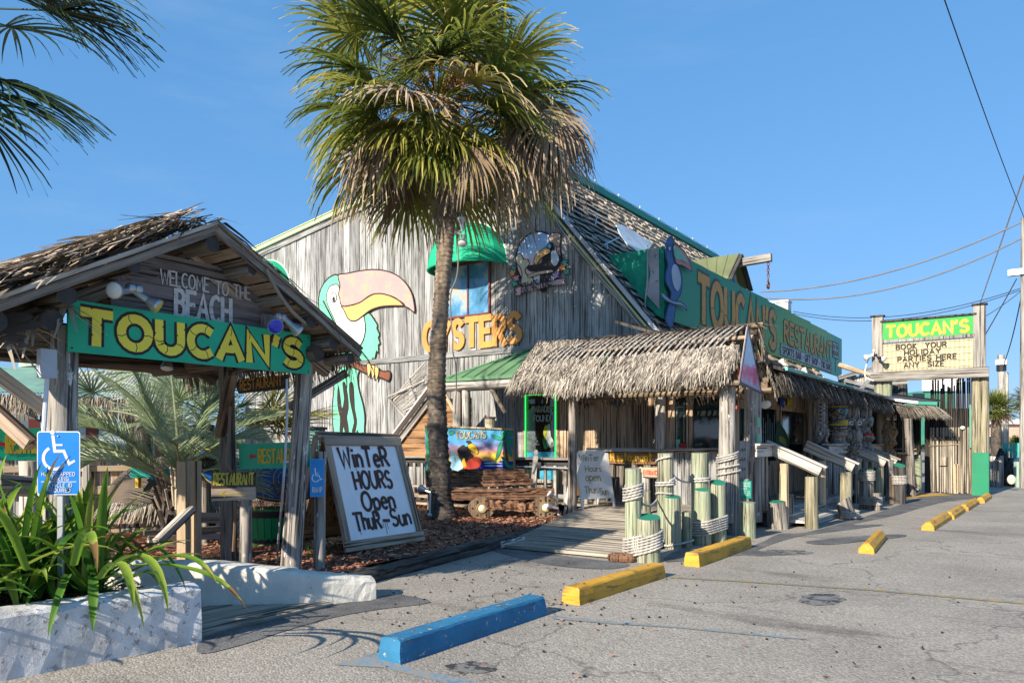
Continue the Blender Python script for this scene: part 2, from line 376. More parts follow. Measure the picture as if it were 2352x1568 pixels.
# ---------------------------------------------------------------- brush lettering: each letter is a set of strokes in a unit box
def arc(cx,cy,rx,ry,a0,a1,n=8): return [(cx+rx*math.cos(R(a0+(a1-a0)*i/n)),cy+ry*math.sin(R(a0+(a1-a0)*i/n))) for i in range(n+1)]
FONT={
'A':(.8,[[(0,0),(.4,1),(.8,0)],[(.16,.34),(.64,.34)]]),
'B':(.66,[[(0,0),(0,1)],[(.05,1)]+arc(.3,.77,.3,.23,90,-90)+[(.05,.54)],[(.05,.54)]+arc(.33,.27,.33,.27,90,-90)+[(.05,0)]]),
'C':(.72,[arc(.42,.5,.42,.5,52,308,14)]),
'D':(.74,[[(0,0),(0,1)],[(.05,1)]+arc(.28,.5,.46,.5,90,-90,10)+[(.05,0)]]),
'E':(.6,[[(.6,1),(0,1),(0,0),(.6,0)],[(0,.52),(.5,.52)]]),
'F':(.6,[[(.6,1),(0,1),(0,0)],[(0,.52),(.48,.52)]]),
'G':(.76,[arc(.42,.5,.42,.5,52,340,14)+[(.78,.42),(.5,.42)]]),
'H':(.7,[[(0,0),(0,1)],[(.7,0),(.7,1)],[(0,.5),(.7,.5)]]),
'I':(.12,[[(.06,0),(.06,1)]]),
'K':(.66,[[(0,0),(0,1)],[(.62,1),(.04,.46),(.66,0)]]),
'L':(.56,[[(0,1),(0,0),(.56,0)]]),
'M':(.9,[[(0,0),(.1,1),(.45,.3),(.8,1),(.9,0)]]),
'N':(.72,[[(0,0),(0,1),(.72,0),(.72,1)]]),
'O':(.84,[arc(.42,.5,.42,.5,90,450,18)]),
'P':(.62,[[(0,0),(0,1)],[(.05,1)]+arc(.32,.74,.3,.26,90,-90)+[(.05,.48)]]),
'Q':(.84,[arc(.42,.5,.42,.5,90,450,18),[(.5,.25),(.85,-.05)]]),
'R':(.68,[[(0,0),(0,1)],[(.05,1)]+arc(.32,.74,.3,.26,90,-90)+[(.05,.48)],[(.28,.48),(.68,0)]]),
'S':(.66,[arc(.33,.75,.3,.25,30,270,9)+arc(.33,.25,.33,.25,90,-150,9)[1:]]),
'T':(.76,[[(0,1),(.76,1)],[(.38,1),(.38,0)]]),
'U':(.72,[[(0,1),(0,.36)]+arc(.36,.36,.36,.36,180,360,8)+[(.72,1)]]),
'V':(.76,[[(0,1),(.38,0),(.76,1)]]),
'W':(1.0,[[(0,1),(.22,0),(.5,.8),(.76,0),(1,1)]]),
'X':(.7,[[(0,0),(.7,1)],[(0,1),(.7,0)]]),
'Y':(.72,[[(0,1),(.36,.48),(.72,1)],[(.36,.48),(.36,0)]]),
'Z':(.64,[[(0,1),(.64,1),(0,0),(.64,0)]]),
"'":(.14,[[(.1,1.02),(.02,.76)]]),'!':(.1,[[(.05,1),(.05,.3)],[(.05,.1),(.05,0)]]),'-':(.5,[[(0,.42),(.5,.42)]]),'.':(.2,[[(.02,.46),(.18,.46)]]),
'i':(.1,[[(.05,0),(.05,.6)],[(.05,.78),(.05,.88)]]),
'n':(.5,[[(0,0),(0,.6)],[(0,.4)]+arc(.25,.35,.25,.25,150,0,5)+[(.5,0)]]),
'e':(.54,[[(.04,.32),(.52,.34)]+arc(.27,.31,.27,.31,10,310,11)]),
'o':(.56,[arc(.28,.31,.28,.31,90,450,14)]),
'u':(.5,[[(0,.62),(0,.25)]+arc(.25,.25,.25,.25,180,360,6)+[(.5,.62)],[(.5,.25),(.5,0)]]),
'p':(.54,[[(0,-.35),(0,.6)],arc(.28,.31,.28,.3,90,450,12)]),
'h':(.5,[[(0,0),(0,1)],[(0,.4)]+arc(.25,.35,.25,.25,150,0,5)+[(.5,0)]]),
'r':(.4,[[(0,0),(0,.6)],arc(.24,.34,.22,.24,160,40,5)]),
's':(.46,[arc(.23,.47,.21,.15,30,270,7)+arc(.23,.16,.23,.16,90,-150,7)[1:]]),
't':(.44,[[(.2,1),(.2,0)],[(0,.68),(.44,.68)]]),
'a':(.54,[arc(.27,.3,.27,.3,30,400,12),[(.54,.62),(.54,0)]]),
' ':(.4,[]),
}
def word(s,sp=.22):
    x=0; out=[]
    for ch in s:
        wd,st=FONT[ch]; out.append((ch,x,wd,st)); x+=wd+sp
    return out,x-sp
def letters(name,s,o,ux,uy,h,width,sw,mats,parent,outline=0,sp=.22,split=False,slant=0,th=.004,lift=.004,wob=0,kindname='letter',crack=None,drop=None,jump=0,shadow=None):
    """paint s in plane (ux,uy) starting at o (lower left), cap height h, overall width; stroke sw (share of h)"""
    lay,tot=word(s,sp); kx=width/tot; nrm=ux.cross(uy).normalized(); rr=random.Random(len(s)*7+ord(s[0]))
    o=V(o); mw=mat_from(o,ux.normalized(),uy.normalized(),nrm)
    cur=MB(); objs=[]
    for ci,(ch,x,wd,st) in enumerate(lay):
        if not st: continue
        jy=rr.uniform(-jump,jump)*h; ang=rr.uniform(-wob,wob)*2
        for si,pl in enumerate(st):
            q=[]
            for (a,b) in pl:
                aa=a-.5*wd; bb=b-.5
                a2=aa*math.cos(ang)-bb*math.sin(ang); b2=aa*math.sin(ang)+bb*math.cos(ang)
                q.append((( x+.5*wd+a2+rr.uniform(-wob,wob)*.25)*kx+slant*(b2+.5)*h, (.5+b2+rr.uniform(-wob,wob)*.25)*h+jy))
            closed=len(q)>6 and (V(q[0])-V(q[-1])).length<.12*h and ch in 'OoQ' 
            if closed: q=q[:-1]
            # extend ends by a bit so that strokes meet squarely
            if not closed:
                a,b=V(q[0]),V(q[1]); d=(a-b).normalized()*sw*h*.3; q[0]=tuple(a+d) if si==0 else q[0]
                a,b=V(q[-1]),V(q[-2]); q[-1]=tuple(a+(a-b).normalized()*sw*h*.3)
            pts=[V((a,b,0)) for a,b in q]
            z=lift+.0008*(si+1)+.0004*(ci%2)
            if shadow: strip(cur,[p+V((shadow[0]*h,shadow[1]*h,z*.35)) for p in pts],(sw+outline*1.2)*h,V((0,0,1)),0,closed,1)
            if outline: strip(cur,[p+V((0,0,z*.6)) for p in pts],(sw+2*outline)*h,V((0,0,1)),0,closed,1)
            strip(cur,[p+V((0,0,z+th)) for p in pts],sw*h,V((0,0,1)),th,closed,0)
            if crack and len(pts)>=2:
                for t in range(1,len(pts)-1,4):
                    d=(pts[t+1]-pts[t-1]).normalized(); s_=V((-d.y,d.x,0)); c=pts[t]+V((0,0,z+th+.0006))
                    strip(cur,[c-s_*sw*h*.5,c+d*.012+s_*sw*h*.02,c+s_*sw*h*.5],crack*h,V((0,0,1)),0,False,1)
                # ragged notches at the stroke sides
                for t in range(len(pts)-1):
                    L=(pts[t+1]-pts[t]).length
                    if L>sw*h*1.1:
                        d=(pts[t+1]-pts[t]).normalized(); s_=V((-d.y,d.x,0))
                        for f,sg in ((.33,1),(.66,-1)):
                            c=pts[t]+(pts[t+1]-pts[t])*f+s_*sg*sw*h*.5+V((0,0,z+th+.0006))
                            cur.add([c+d*sw*h*.16,c-d*sw*h*.12,c-s_*sg*sw*h*.16],[(0,1,2)] if sg<0 else [(0,2,1)],1)
        if split:
            objs.append(cur.build(kindname,mats,parent,mw)); cur=MB()
    if not split: objs.append(cur.build(name,mats,parent,mw))
    return objs
YX,ZZ,XX,NY=V((0,1,0)),V((0,0,1)),V((1,0,0)),V((0,-1,0))
def blades(mb,base,dirs,L,w,droop,rr,n=2,curl=.3,tone=None,nrm=None):
    """one dry blade: ribbon that follows dirs and sags"""
    p=V(base); d=dirs.normalized(); s=d.cross(nrm if nrm is not None else ZZ)
    if s.length<.05: s=V((1,0,0))
    s.normalize(); s=(s+V((rr.uniform(-curl,curl),rr.uniform(-curl,curl),rr.uniform(-curl,curl)))).normalized()
    vs=[p-s*w*.5,p+s*w*.5]
    for k in range(n):
        d=(d+V((0,0,-droop/n))+V((rr.uniform(-1,1),rr.uniform(-1,1),rr.uniform(-1,1)))*.12).normalized()
        p=p+d*L/n; f=1-(k+1)/n*.75
        vs+=[p-s*w*.5*f,p+s*w*.5*f]
    mb.add(vs,[(2*k,2*k+1,2*k+3,2*k+2) for k in range(n)],0,rr.random() if tone is None else tone)
def thatch(mb,a0,a1,b0,b1,rows,per,L,w,rr,lift=.05,droop=.25,hang=1.0,spread=.35,fringe=2):
    """a0-a1 the ridge line, b0-b1 the eave line; blades laid in rows, the last rows hanging free"""
    a0,a1,b0,b1=map(V,(a0,a1,b0,b1))
    nrm=(a1-a0).cross(b0-a0).normalized()
    if nrm.z<0: nrm=-nrm
    for r in range(rows):
        f=(r+.2)/rows
        for i in range(per):
            u=rr.random(); q=min(1,max(0,f+rr.uniform(-.6,.6)/rows))
            p=(a0*(1-u)+a1*u)*(1-q)+(b0*(1-u)+b1*u)*q
            dn=((b0*(1-u)+b1*u)-(a0*(1-u)+a1*u)).normalized(); al=(a1-a0).normalized()
            d=dn+al*rr.uniform(-spread,spread)+nrm*rr.uniform(-.02,.22)
            dr=droop
            if r>=rows-fringe: dr=hang*rr.uniform(.6,1.3)
            blades(mb,p+nrm*(lift*rr.uniform(.1,1)),d,L*rr.uniform(.6,1.25),w*rr.uniform(.6,1.3),dr,rr,2,.5,None,nrm)
# ================================================================ GROUND
def mk_asphalt():
    m=NT('worn_asphalt'); v=m.coords((1,1,1),rand=False)
    sp=m.noise(v,75,2,.5); s2=m.noise(v,28,4,.7); big=m.noise(v,.55,6,.62); st=m.noise(m.coords((.35,1.3,1),rand=False),.8,7,.68)
    vo=m.n('ShaderNodeTexVoronoi'); vo.inputs['Scale'].default_value=62; m.l(v,vo.inputs['Vector'])
    hs=m.n('ShaderNodeSeparateColor'); m.l(vo.outputs['Color'],hs.inputs[0])
    c=m.ramp(m.math('ADD',m.math('MULTIPLY',hs.outputs[0],.55),m.math('MULTIPLY',sp,.45)),[(.2,(.15,.138,.12)),(.5,(.31,.285,.25)),(.72,(.46,.425,.38)),(.92,(.62,.59,.54))])
    c=m.mix(.5,c,(.31,.29,.262,1)); c=m.mix(.6,c,m.ramp(s2,[(.3,(.65,.65,.65)),(.7,(1.2,1.18,1.15))]),'MULTIPLY')
    c=m.mix(1,c,m.ramp(big,[(.3,(.78,.77,.75)),(.6,(1.08,1.06,1.03))]),'MULTIPLY')
    stn=m.ramp(st,[(.57,(1,1,1)),(.7,(.34,.33,.33))]); c=m.mix(.85,c,stn,'MULTIPLY')
    # fine cracks
    w=m.n('ShaderNodeTexVoronoi',feature='DISTANCE_TO_EDGE'); w.inputs['Scale'].default_value=.33
    dn=m.n('ShaderNodeTexNoise'); dn.inputs['Scale'].default_value=1.1; dn.inputs['Detail'].default_value=6; m.l(v,dn.inputs['Vector'])
    ad=m.n('ShaderNodeVectorMath',operation='ADD'); m.l(v,ad.inputs[0]); sc_=m.n('ShaderNodeVectorMath',operation='SCALE'); sc_.inputs['Scale'].default_value=1.6; m.l(dn.outputs['Color'],sc_.inputs[0]); m.l(sc_.outputs[0],ad.inputs[1]); m.l(ad.outputs[0],w.inputs['Vector'])
    c=m.mix(m.ramp(w.outputs['Distance'],[(.0,(.55,.55,.55)),(.009,(0,0,0))]),c,(.05,.048,.045,1))
    m.bump(m.math('ADD',m.math('MULTIPLY',vo.outputs['Distance'],-1.0),m.math('MULTIPLY',s2,.6)),.6,.008)
    return m.out(c,.88)
M['asphalt']=mk_asphalt()
def mk_patch():
    m=NT('fresh_asphalt_patch'); v=m.coords((1,1,1),rand=False); a=m.noise(v,80,3,.6); b=m.noise(v,1.7,6,.65)
    c=m.mix(1,m.ramp(a,[(.35,(.05,.051,.053)),(.7,(.16,.16,.162))]),m.ramp(b,[(.35,(.75,.75,.75)),(.65,(1.6,1.58,1.55))]),'MULTIPLY')
    m.bump(a,.5,.006); return m.out(c,.85)
M['patch']=mk_patch()
def sheet(name,pts,mat,kind='structure',z=None,smooth_k=0,parent=None,noise=0):
    if smooth_k: pts=[tuple(p) for p in spline([V(p) for p in pts],True,smooth_k)]
    if noise: pts=[(p[0]+rnd.uniform(-noise,noise),p[1]+rnd.uniform(-noise,noise),p[2]) for p in pts]
    m=MB(); m.add(pts,[tuple(range(len(pts)))]); 
    o=m.build(name,mat,parent,Matrix.Translation(V((0,0,0)))); 
    if o.data.polygons[0].normal.z<0: o.data.flip_normals()
    if kind:o['kind']=kind
    return o
m=MB(); m.add([(-400,-60,0),(400,-60,0),(400,700,0),(-400,700,0)],[(0,1,2,3)]); m.build('ground',M['asphalt'])['kind']='structure'
def gp(pts,z): return [tuple(gz(x,y,z)) for x,y in pts]
# dark asphalt repairs along kerb, ramp and porch (outlines follow the photograph)
P1=[(460,1500),(560,1478),(640,1452),(760,1418),(870,1398),(990,1382),(930,1366),(880,1366),(850,1378),(760,1384),(690,1392),(600,1410),(520,1445),(462,1468)]
sheet('dark_asphalt_strip',gp(P1,.006),M['patch'],smooth_k=3)
P2=[(1130,1262),(1190,1262),(1300,1276),(1400,1288),(1440,1292),(1440,1300),(1380,1306),(1260,1296),(1180,1277)]
sheet('walkway_tar_strip',gp(P2,.006),M['patch'],smooth_k=3)
P3=[(1530,1290),(1560,1262),(1640,1262),(1735,1250),(1790,1225),(1850,1222),(1950,1196),(2020,1175),(2090,1150),(2140,1135),(2230,1130),(2275,1140),(2180,1150),(2120,1164),(2060,1182),(1990,1196),(1960,1204),(2030,1204),(1980,1212),(1900,1222),(1830,1232),(1740,1262),(1800,1268),(1760,1276),(1700,1274)]
sheet('porch_side_asphalt',gp(P3,.005),M['patch'],smooth_k=3)
P4=[(1850,1243),(1950,1232),(2060,1226),(2080,1231),(2000,1240),(1900,1250)]
sheet('asphalt_patch',gp(P4,.007),M['patch'],smooth_k=3)
P5=[(1965,1192),(2050,1160),(2140,1152),(2200,1140),(2120,1172),(2040,1200)]
# blue bay marking and faint lines
M['line_blue']=paint('worn_blue_line',(.13,.25,.36),.8,.4,chip=(.27,.25,.22,1),chipth=.47,chipscale=22,bump=.2)
M['line_yellow']=paint('worn_yellow_line',(.42,.29,.07),.8,.4,chip=(.21,.2,.18,1),chipth=.46,chipscale=14,bump=.2)
sheet('blue_bay_line',gp([(765,1525),(860,1498),(905,1518),(930,1530),(1120,1568),(1240,1600),(1150,1600),(1000,1562),(880,1532)],.006),M['line_blue'])
sheet('blue_bay_line',gp([(1258,1413),(1270,1413),(1400,1425),(1600,1441),(1850,1465),(1850,1467),(1800,1464),(1550,1440),(1400,1431),(1270,1420)],.006),M['line_blue'])
sheet('yellow_bay_line',gp([(1540,1323),(1700,1332),(2000,1352),(2352,1382),(2352,1386),(2000,1355),(1700,1335),(1540,1326)],.006),M['line_yellow'])
sheet('yellow_kerb_line',gp([(2060,1142),(2100,1136),(2160,1134),(2190,1136),(2150,1138),(2100,1141),(2062,1146)],.012),pc('kerb_yellow',(.6,.33,.04)))
# oily drips
M['stain']=paint('oil_stain',(.055,.052,.05),.6,.4,chip=(.19,.185,.175,1),chipth=.47,chipscale=10)
for (x,y,a,b) in ((1085,1532,62,15),(1885,1375,60,14),(1800,1268,70,7)):
    sheet('oil_stain',[tuple(gz(x+a*math.cos(i*.35)*rnd.uniform(.75,1.1),y+b*math.sin(i*.35)*rnd.uniform(.75,1.1),.004+.0003*(a%5))) for i in range(18)],M['stain'])
# loose grit and seed pods on asphalt
m=MB()
for i in range(230):
    x,y=(rnd.gauss(1130,230),rnd.uniform(1290,1440)) if i<170 else (rnd.uniform(880,2300),rnd.uniform(1280,1560))
    p=gz(x,y,.0); r=rnd.uniform(.006,.014)
    if -7<p.x<-6 and p.y<9: continue
    ball(m,p+V((0,0,r*.6)),(r,r*rnd.uniform(.7,1),r*.8),5,3)
m.build('fallen_seeds',pc('seed_black',(.03,.022,.018)),kind='stuff')
m=MB()
for i in range(70):
    p=gz(rnd.uniform(900,2200),rnd.uniform(1300,1560),.008); a=rnd.uniform(0,6.28); l=rnd.uniform(.02,.06)
    blades(m,p+V((0,0,.006)),V((math.cos(a),math.sin(a),.1)),l,.02,0,rnd,2,.4)
m.build('fallen_leaves',M['mulch'],kind='stuff')
# mulch bed behind the timber edging
MZ=.10
m=MB()
bed=[(-5.75,4.9),(-6.45,6.3),(-6.5,9.05),(-7.0,11.3),(-7.5,13.0),(-7.6,15.4),(-16,15.4),(-16,4),(-7.2,3.4),(-6.5,3.6),(-5.95,4.5)]
m.add([(x,y,MZ+.0) for x,y in bed],[tuple(range(len(bed)))])
o=m.build('mulch_bed',pc('mulch_soil',(.14,.06,.035),dirt=.6,sc_=14,bump=.8)); o['kind']='structure'
if o.data.polygons[0].normal.z<0:o.data.flip_normals()
def inside(x,y,poly):
    c=False;n=len(poly)
    for i in range(n):
        x1,y1=poly[i];x2,y2=poly[i-1]
        if (y1>y)!=(y2>y) and x<(x2-x1)*(y-y1)/(y2-y1)+x1:c=not c
    return c
m=MB();k=0
while k<17000:
    x=-5.6-abs(rnd.gauss(0,1))*3.2;y=rnd.uniform(3.6,15)
    if not inside(x,y,bed): continue
    k+=1; a=rnd.uniform(0,6.28);l=rnd.uniform(.025,.08);w_=rnd.uniform(.008,.022);e=rnd.uniform(-.35,.35)
    d=V((math.cos(a),math.sin(a),e));s=V((-math.sin(a),math.cos(a),rnd.uniform(-.5,.5)))*w_;c=V((x,y,MZ+rnd.uniform(.004,.035)))
    m.add([c-d*l/2-s,c+d*l/2-s*.6,c+d*l/2+s*.6,c-d*l/2+s],[(0,1,2,3)],0,min(1,max(0,rnd.gauss(.5,.25))))
m.build('mulch_chips',M['mulch'],kind='stuff')
# weeds poking through the mulch
m=MB()
for (px,py,n,s_) in ((715,1275,26,26),(690,1268,14,16),(730,1260,16,14),(1250,1170,16,12),(985,1180,12,10),(640,1262,10,10),(880,1232,10,26),(760,1275,10,16)):
    for i in range(n):
        p=gz(px+rnd.gauss(0,s_*.6),py+rnd.gauss(0,5),MZ); blades(m,p,V((rnd.gauss(0,.3),rnd.gauss(0,.3),1)),rnd.uniform(.06,.16),.008,.3,rnd,3,.3,rnd.uniform(.3,.9))
m.build('grass_tufts',M['strap'],kind='stuff')
# black timber edging of the bed
def rough_beam(name,p0,p1,w_,d,mat,parent=None,seg=10,jit=.012):
    p0,p1=V(p0),V(p1);x,y,z=basis(p1-p0);L=(p1-p0).length;prof=rprof(w_,d,min(w_,d)*.2);n=8;vs=[]
    for k in range(seg+1):
        for (a,b) in prof: vs.append((a+rnd.uniform(-jit,jit),b+rnd.uniform(-jit,jit),L*k/seg))
    m=MB();m.add(vs,[(k*n+i,k*n+(i+1)%n,(k+1)*n+(i+1)%n,(k+1)*n+i) for k in range(seg) for i in range(n)]+[tuple(range(n-1,-1,-1)),tuple(range(seg*n,seg*n+n))])
    return m.build(name,mat,parent,mat_from(p0,x,y,z))
tag(rough_beam('timber_edging',(-6.0,5.55,.06),(-6.55,9.3,.07),.2,.17,M['black_wood'],seg=24,jit=.016),'long blackened timber edging the red mulch bed','timber')
tag(rough_beam('timber_edging',(-6.62,9.3,.08),(-7.05,11.6,.1),.14,.12,M['black_wood'],seg=14),'thinner far timber continuing the mulch bed edge toward porch','timber')
tag(rough_beam('wood_offcut',gz(1150,1250,.06),gz(1205,1240,.06),.1,.08,M['rail'],seg=6,jit=.02),'short grey timber offcut lying at the boardwalk corner','timber')
# ---------------------------------------------------------------- white kerbs
def kerb(name,path,tops,width,mat,label,inset=-1):
    """path: foot of street face (x,y) left to right; tops: heights"""
    m=MB(); N=14; vs=[]; pts=[]
    P_=[V((a,b,0)) for a,b in path]; T=tops; tot=len(P_)-1
    for k in range(N*tot+1):
        i=min(tot-1,k//N); f=(k-i*N)/N; p=P_[i].lerp(P_[i+1],f); h=T[i]*(1-f)+T[i+1]*f
        a=P_[max(0,i-1)] if f<.01 else P_[i]; b=P_[i+1]; d=(b-a).normalized(); nn=V((d.y,-d.x,0)) # towards street
        prof=[(0,-.06),(0.0,h*.35),(-.005,h*.7),(-.012,h-.035),(-.045,h-.006),(-width*.5,h+.008),(-width+.03,h),(-width,h-.04),(-width-.01,-.06)]
        vs+=[p+nn*(a_+rnd.uniform(-.006,.006))+V((0,0,b_+rnd.uniform(-.005,.005))) for a_,b_ in prof]
    n=9; K=N*tot
    m.add(vs,[(k*n+i,(k+1)*n+i,(k+1)*n+i+1,k*n+i+1) for k in range(K) for i in range(n-1)]+[tuple(range(n)),tuple(range(K*n+n-1,K*n-1,-1))])
    o=m.build(name,mat); o.data.update()
    return tag(o,label,'kerb')
kerb('masonry_kerb',[(-5.62,1.0),(-5.4,2.07),(-5.23,3.36)],[.43,.43,.43],.27,M['curb_old'],'peeling grey and white planter wall under the strappy leaves')
kerb('masonry_kerb',[(-7.6,2.9),(-6.75,3.35),(-6.17,3.95),(-5.57,4.57),(-5.28,5.25)],[.46,.45,.44,.33,.2],.27,M['curb_white'],'bright whitewashed low kerb in front of the right gate posts')
# planter earth behind the near kerb
sheet('planter_soil',[(-5.5,1.0,.37),(-5.48,3.1,.37),(-7.0,3.0,.36),(-7.3,1.0,.36)],M['soil'])
m=MB()
for i in range(1500):
    x=rnd.uniform(-6.9,-5.45);y=rnd.uniform(1.6,3.2);a=rnd.uniform(0,6.28); blades(m,V((x,y,.375+rnd.uniform(0,.03))),V((math.cos(a),math.sin(a),rnd.uniform(0,.5))),rnd.uniform(.05,.14),.02,.5,rnd,2,.5,rnd.uniform(.0,.6))
m.build('leaf_litter',M['twig'],kind='stuff')
# wooden ramp between the kerbs, under the gate
rp=thing('wooden_ramp','low plank ramp leading under the welcome gate','ramp',(-6,3.6,0))
for i in range(9):
    x=-5.42-.15*i
    beam('plank',(x,3.42+.0*i,.022+.004*i),(x-.02,4.78-.16*i if i<5 else 4.0-.05*i,.022+.004*i),.142,.04,M['deck'],rp)
# ---------------------------------------------------------------- wheel stops
def wheel_stop(p0,p1,w_,h,mat,label,chamfer=.02,dirty=None,group=None):
    """p0 near end, p1 far end of the street side foot; body lies to -x side"""
    p0,p1=V(p0),V(p1); d=(p1-p0).normalized(); s=V((-d.y,d.x,0)); L=(p1-p0).length
    t=thing('wheel_stop',label,'wheel stop',tuple((p0+p1)/2+s*w_/2),group)
    m=MB(); N=22; vs=[]
    prof=[(0,0),(.004,h*.5),(chamfer*.7,h-chamfer*.7),(chamfer*1.3,h),(w_*.5,h+.004),(w_-chamfer*1.3,h),(w_-chamfer*.7,h-chamfer*.7),(w_-.004,h*.5),(w_,0)]
    for k in range(N+1):
        for j,(a,b) in enumerate(prof):
            e=(.014 if k in(0,N) and b>h*.6 else 0)*(1 if k==0 else -1)
            ch=rnd.uniform(-.009,.002) if j in (2,6) and rnd.random()<.5 else 0
            vs.append(p0+d*(L*k/N+e)+s*(a+rnd.uniform(-.002,.002))+V((0,0,max(0,b+ch+(rnd.uniform(-.002,.002) if b else 0)))))
    n=9
    m.add(vs,[(k*n+i+1,(k+1)*n+i+1,(k+1)*n+i,k*n+i) for k in range(N) for i in range(n-1)]+[tuple(range(n)),tuple(range(N*n+n-1,N*n-1,-1))])
    m.build('concrete_body',mat,t)
    for f in (.13,.87):
        c=p0+d*L*f+s*w_*.5+V((0,0,h+.004)); mm=MB(); ball(mm,c,(.016,.016,.006),8,4); mm.build('pin',pc('rusty_pin',(.16,.08,.05)),t)
    return t
GS='yellow wheel stops of the parking bays'
a,b=gz(919.5,1526.5),gz(1255.5,1412); wheel_stop(a,b,.21,.165,M['stop_blue'],'blue chipped wheel stop nearest the camera')
a,b=gz(1331.6,1389.6),gz(1529,1326); wheel_stop(a,b,.2,.155,M['stop_yellow'],'yellow wheel stop just beyond the blue one',group=GS)
a,b=gz(1606.7,1302),gz(1726.6,1258); wheel_stop(a,b,.2,.165,M['stop_yellow'],'yellow wheel stop with broken white corner in front of roped pilings',group=GS)
m=MB(); ball(m,gz(1600,1268,.17),(.05,.03,.03),8,5)
def stop_far(pts,label):
    a=gz(*pts[0]);b=gz(*pts[1]); wheel_stop(a,b,.2,.14,M['stop_yellow'],label,chamfer=.05,group=GS)
stop_far(((2008,1272),(2036,1238)),'cracked yellow wheel stop standing alone, turned toward the camera')
stop_far(((2146,1218.5),(2186,1192)),'nearest stop of the far yellow row of four')
stop_far(((2192,1192),(2218,1175)),'second stop of the far yellow row of four')
stop_far(((2225,1173),(2250,1157)),'third stop of the far yellow row of four')
stop_far(((2262,1155),(2279,1143)),'farthest yellow stop beside the green sign base')
# ================================================================ RESTAURANT
YG=15.5; APX,APZ=-11.2,9.18; RS=1.214; LS=.148
def rake(x): return APZ-(APX-x)*LS if x<APX else APZ-(x-APX)*RS
B=thing('restaurant_building','large grey plank restaurant with green trimmed shingle roof and gable end','building',(-9,22,0))
BZ=3.92
def vplank(name,x,w_,z0,z1a,z1b,mat,y,parent,th=.03):
    """upright plank facing -y; top follows z1a..z1b; local z up"""
    dy=rnd.uniform(0,.012)+(.012 if rnd.random()<.25 else 0)
    p=MB(); a=w_/2-.004; zt0,zt1=z1a-z0,z1b-z0
    vs=[(-a,-th-dy,0),(a,-th-dy,0),(a,0,0),(-a,0,0),(-a,-th-dy,zt0),(a,-th-dy,zt1),(a,0,zt1),(-a,0,zt0)]
    p.add(vs,[(0,1,5,4),(1,2,6,5),(2,3,7,6),(3,0,4,7),(4,5,6,7),(3,2,1,0)])
    return p.build(name,mat,parent,Matrix.Translation((x,y,z0)))
# backing behind the planks
m=MB(); m.add([(-21.6,YG+.02,0),(-6.2,YG+.02,0),(-6.2,YG+.02,3.4),(-7.05,YG+.02,rake(-7.05)-.05),(APX,YG+.02,APZ-.05),(-21.6,YG+.02,rake(-21.6)-.05)],[(0,1,2,3,4,5)]); m.build('wall_backing',M['dark_in'],B)
x=-21.6
while x<-7.2:
    w_=rnd.uniform(.17,.3)
    vplank('plank',x+w_/2,w_,BZ,rake(x)-.03,rake(x+w_)-.03,M['gable'],YG,B); x+=w_
x=-21.6
while x<-10.6:
    w_=rnd.uniform(.2,.32); vplank('plank',x+w_/2,w_,0,BZ-.15,BZ-.15,M['gable'],YG,B); x+=w_
while x<-6.25:
    w_=min(rnd.uniform(.2,.3),-6.2-x); vplank('plank',x+w_/2,w_,.3,3.5,3.5,M['gable_shade'],YG,B); x+=w_
beam('trim_board',(-21.6,YG-.06,BZ-.07),(-6.9,YG-.06,BZ-.07),.045,.15,M['gable'],B,hint=ZZ)
# rake boards and flashings
def rakebeam(name,xa,xb,off,w_,d,mat,yy): return beam(name,(xa,yy,rake(xa)+off),(xb,yy,rake(xb)+off),w_,d,mat,B,hint=ZZ)
rakebeam('rake_board',-21.7,-11.2,-.1,.05,.2,M['gable'],YG-.07)
beam('rake_board',(APX,YG-.07,APZ-.2),(-6.75,YG-.07,rake(-6.75)-.2),.05,.3,M['trim'],B,hint=V((1,0,1)))
pg=pc('pale_green_flashing',(.42,.5,.34),rough=.5)
rakebeam('flashing',-21.75,-11.15,.07,.14,.13,pg,YG-.1)
beam('flashing',(-21.75,YG-.18,rake(-21.75)+.15),(-11.15,YG-.18,rake(-11.15)+.15),.03,.03,pc('pale_tube',(.6,.6,.25)),B)
beam('flashing',(APX,YG-.1,APZ+.02),(-6.75,YG-.1,rake(-6.75)+.02),.1,.1,M['galv'],B,hint=V((1,0,1)))
mb=MB(); tube(mb,[(APX+.3,YG-.16,rake(APX+.3)-.16),(-9,YG-.17,rake(-9)-.2),(-7.15,YG-.16,rake(-7.15)-.16)],.022,6); mb.build('neon_tube',pc('neon_tube_off',(.55,.58,.25),rough=.3),B)
for off,r_ in ((-.3,.012),(.12,.014),(.2,.01)):
    mb=MB(); pts=[V((APX+.5+i*.36,YG-.13-.02*(i%2),rake(APX+.5+i*.36)+off+rnd.uniform(-.05,.05))) for i in range(12)]; tube(mb,spline(pts,False,4),r_,5); mb.build('cable',M['wire'] if off>0 else M['galv'],B)
